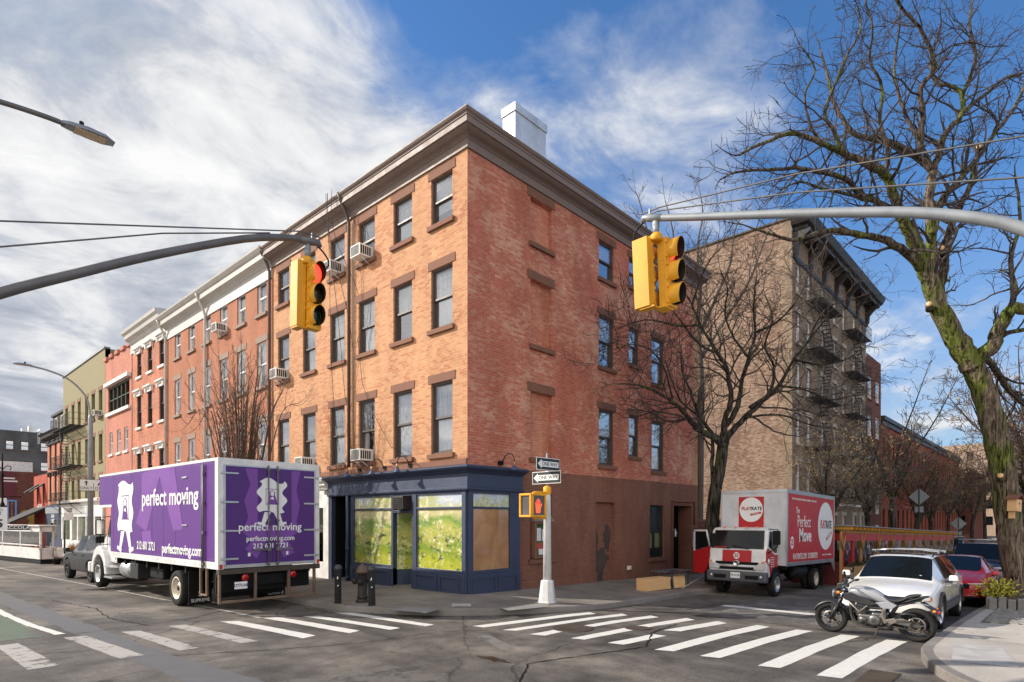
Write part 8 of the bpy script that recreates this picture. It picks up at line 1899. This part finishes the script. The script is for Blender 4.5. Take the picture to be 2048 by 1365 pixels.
# ---- white dining shed and things at the far left
WS = thing('dining_shed', 'white outdoor dining shed with large clear windows at the left edge of the avenue', 'dining shed', (-4.85, 28.2, zr(-4.8, 27.6)), R(8))
M['shedwhite'] = mat('shed_white_paint', (.66,.62,.60), .6, dirt=.2)
part(WS, 'frame', M['shedwhite'], [(0, .08, 0, 9, .25, .85), (0, .08, 0, 9, .95, 1.02), (0, .08, 0, 9, 1.72, 2.02)]+[(0, .08, y, y+.10, .25, 1.9) for y in (0, 3.0, 6.0, 8.9)]+[(0, .62, 0, .1, .25, .85), (0, .62, 0, .1, 1.72, 2.0), (.54, .62, 0, .1, .25, 2.0), (.56, .61, .1, 9, .25, .85), (.56, .61, .1, 9, 1.72, 2.0), (0, .62, 8.9, 9, .25, 2)])
part(WS, 'roof', M['shedwhite'], [(-.10, .70, -.12, 9.1, 2.02, 2.08)]); part(WS, 'skirt', M['black'], [(.02, .61, .02, 9, .0, .25)]); part(WS, 'window_sheet', M['shopglass'], [(.03, .04, .1, 8.9, 1.02, 1.72), (.1, .54, .04, .05, .85, 1.72)]); part(WS, 'frosted_sheet', M['shade'], [(.045, .05, 3.1, 6.0, 1.02, 1.72)])
for k, (y, c) in enumerate(((.9, 'redpaint'), (1.7, 'yellowwood'), (2.4, 'redpaint'))): part(WS, 'bench_cushion', M[c], [(.36, .50, y, y+.4, .5, 1.3)])
NB = Matrix.Translation((-.45, 1.6, 1.94)) @ Matrix.Rotation(R(-18), 4, 'Z')
sg = part(WS, 'name_board', M['signblack'], None, 0, lambda mb: (setattr(mb, 'M', NB), mb.box(-.82, .82, 0, .03, -.13, .13))); text("L'ACCOLADE", .23, M['signwhite'], sg, NB @ Matrix.Translation((0, -.006, 0)), bold=.015, sx=1.12)
pt_ = thing('potted_plant', 'small bare plant in a black pot at the near end of the white shed', 'potted plant', (-4.3, 27.2, zs(-3, 27))); pt_.location.z = zr(-4.3, 27.2)
part(pt_, 'pot', M['black'], None, 0, lambda mb: mb.lathe([(.13,0),(.20,.28),(.21,.30),(.17,.30),(.15,.22)], n=16)); tw = MB(); rn = random.Random(3)
for k in range(7): twig(tw, Vector((0,0,.25)), (Vector((rn.uniform(-.5,.5), rn.uniform(-.5,.5), 1))).normalized(), .7, .01, 1, rn, dens=1, maxl=3)
tw.build('branches', M['twig2'], pt_)
wp = thing('wooden_planter', 'brown wooden planter of dry orange grass in front of the white shopfront', 'planter', (-2.9, 30.2, zs(-2.9, 30))); part(wp, 'box', M['brownstone'], [(-.35, .35, -.6, .6, 0, .5)], .01)
gb = MB()
for k in range(260):
    a = Vector((rn.uniform(-.3,.3), rn.uniform(-.55,.55), .48)); b = a+Vector((rn.gauss(0,.14), rn.gauss(0,.14), rn.uniform(.25,.55))); w_ = Vector((.008, .008, 0)); gb.add([a-w_, a+w_, b], [(0,1,2)])
gb.build('dry_grass', mat('dry_orange_grass', (.38,.22,.10), .9), wp)
gp = thing('sign_post', 'dark green signpost with a small white plate by the curb beyond the grey suv', 'sign post', (-3.75, 28.4, zr(-3.7, 28))); part(gp, 'post', mat('dark_green_post', (.02,.05,.035), .5), None, 0, lambda mb: mb.tube([(0,0,0),(0,0,2.75)], .045, 10)); part(gp, 'plate', M['signwhite'], [(-.05, .40, -.06, -.05, 2.35, 2.72)])
sl = thing('speed_sign', 'white SPEED LIMIT 25 sign cut by the left edge of the view', 'speed sign', (-8.22, 14.2, zr(-8, 14))); part(sl, 'post', M['steel'], None, 0, lambda mb: mb.tube([(-.0,.03,0),(0,.03,2.6)], .03, 8))
sgf = part(sl, 'sign_plate', M['signwhite'], [(-.30, .30, -.01, .0, 1.95, 2.72)], .01); text('SPEED\nLIMIT', .13, M['signblack'], sgf, Matrix.Translation((0, -.014, 2.56))); text('25', .38, M['signblack'], sgf, Matrix.Translation((0, -.014, 2.16)), bold=.03)
ll = thing('ornate_lamp_post', 'black ornate iron lamp post in front of the mural wall', 'lamp post', (-4.25, 46.4, zr(-4, 46))); part(ll, 'post', M['black'], None, 0, lambda mb: mb.lathe([(.22,0),(.22,.6),(.14,.8),(.10,1.2),(.09,3.4),(.16,3.6),(.09,3.8),(.07,5.6),(.12,5.8),(.06,6.0),(.04,7.4),(0,7.5)], n=12)); part(ll, 'scroll_arm', M['black'], None, 0, lambda mb: [mb.tube(smooth([Vector((0,0,6.2)), Vector((s*.25,0,6.5)), Vector((s*.5,0,6.45)), Vector((s*.45,0,6.2))]), .03, 6) for s in (-1, 1)]+[mb.tube([(0,0,4.2),(1.1,0,4.2)], .04, 6)]); part(ll, 'banner', M['signwhite'], [(-.5, .25, -.06, -.05, 3.55, 4.1)])
oc = thing('parked_taxi', 'orange yellow car roof showing above the white dining shed', 'car', (0,0,0)); bpy.data.objects.remove(oc)
# overhead service cables from the buildings
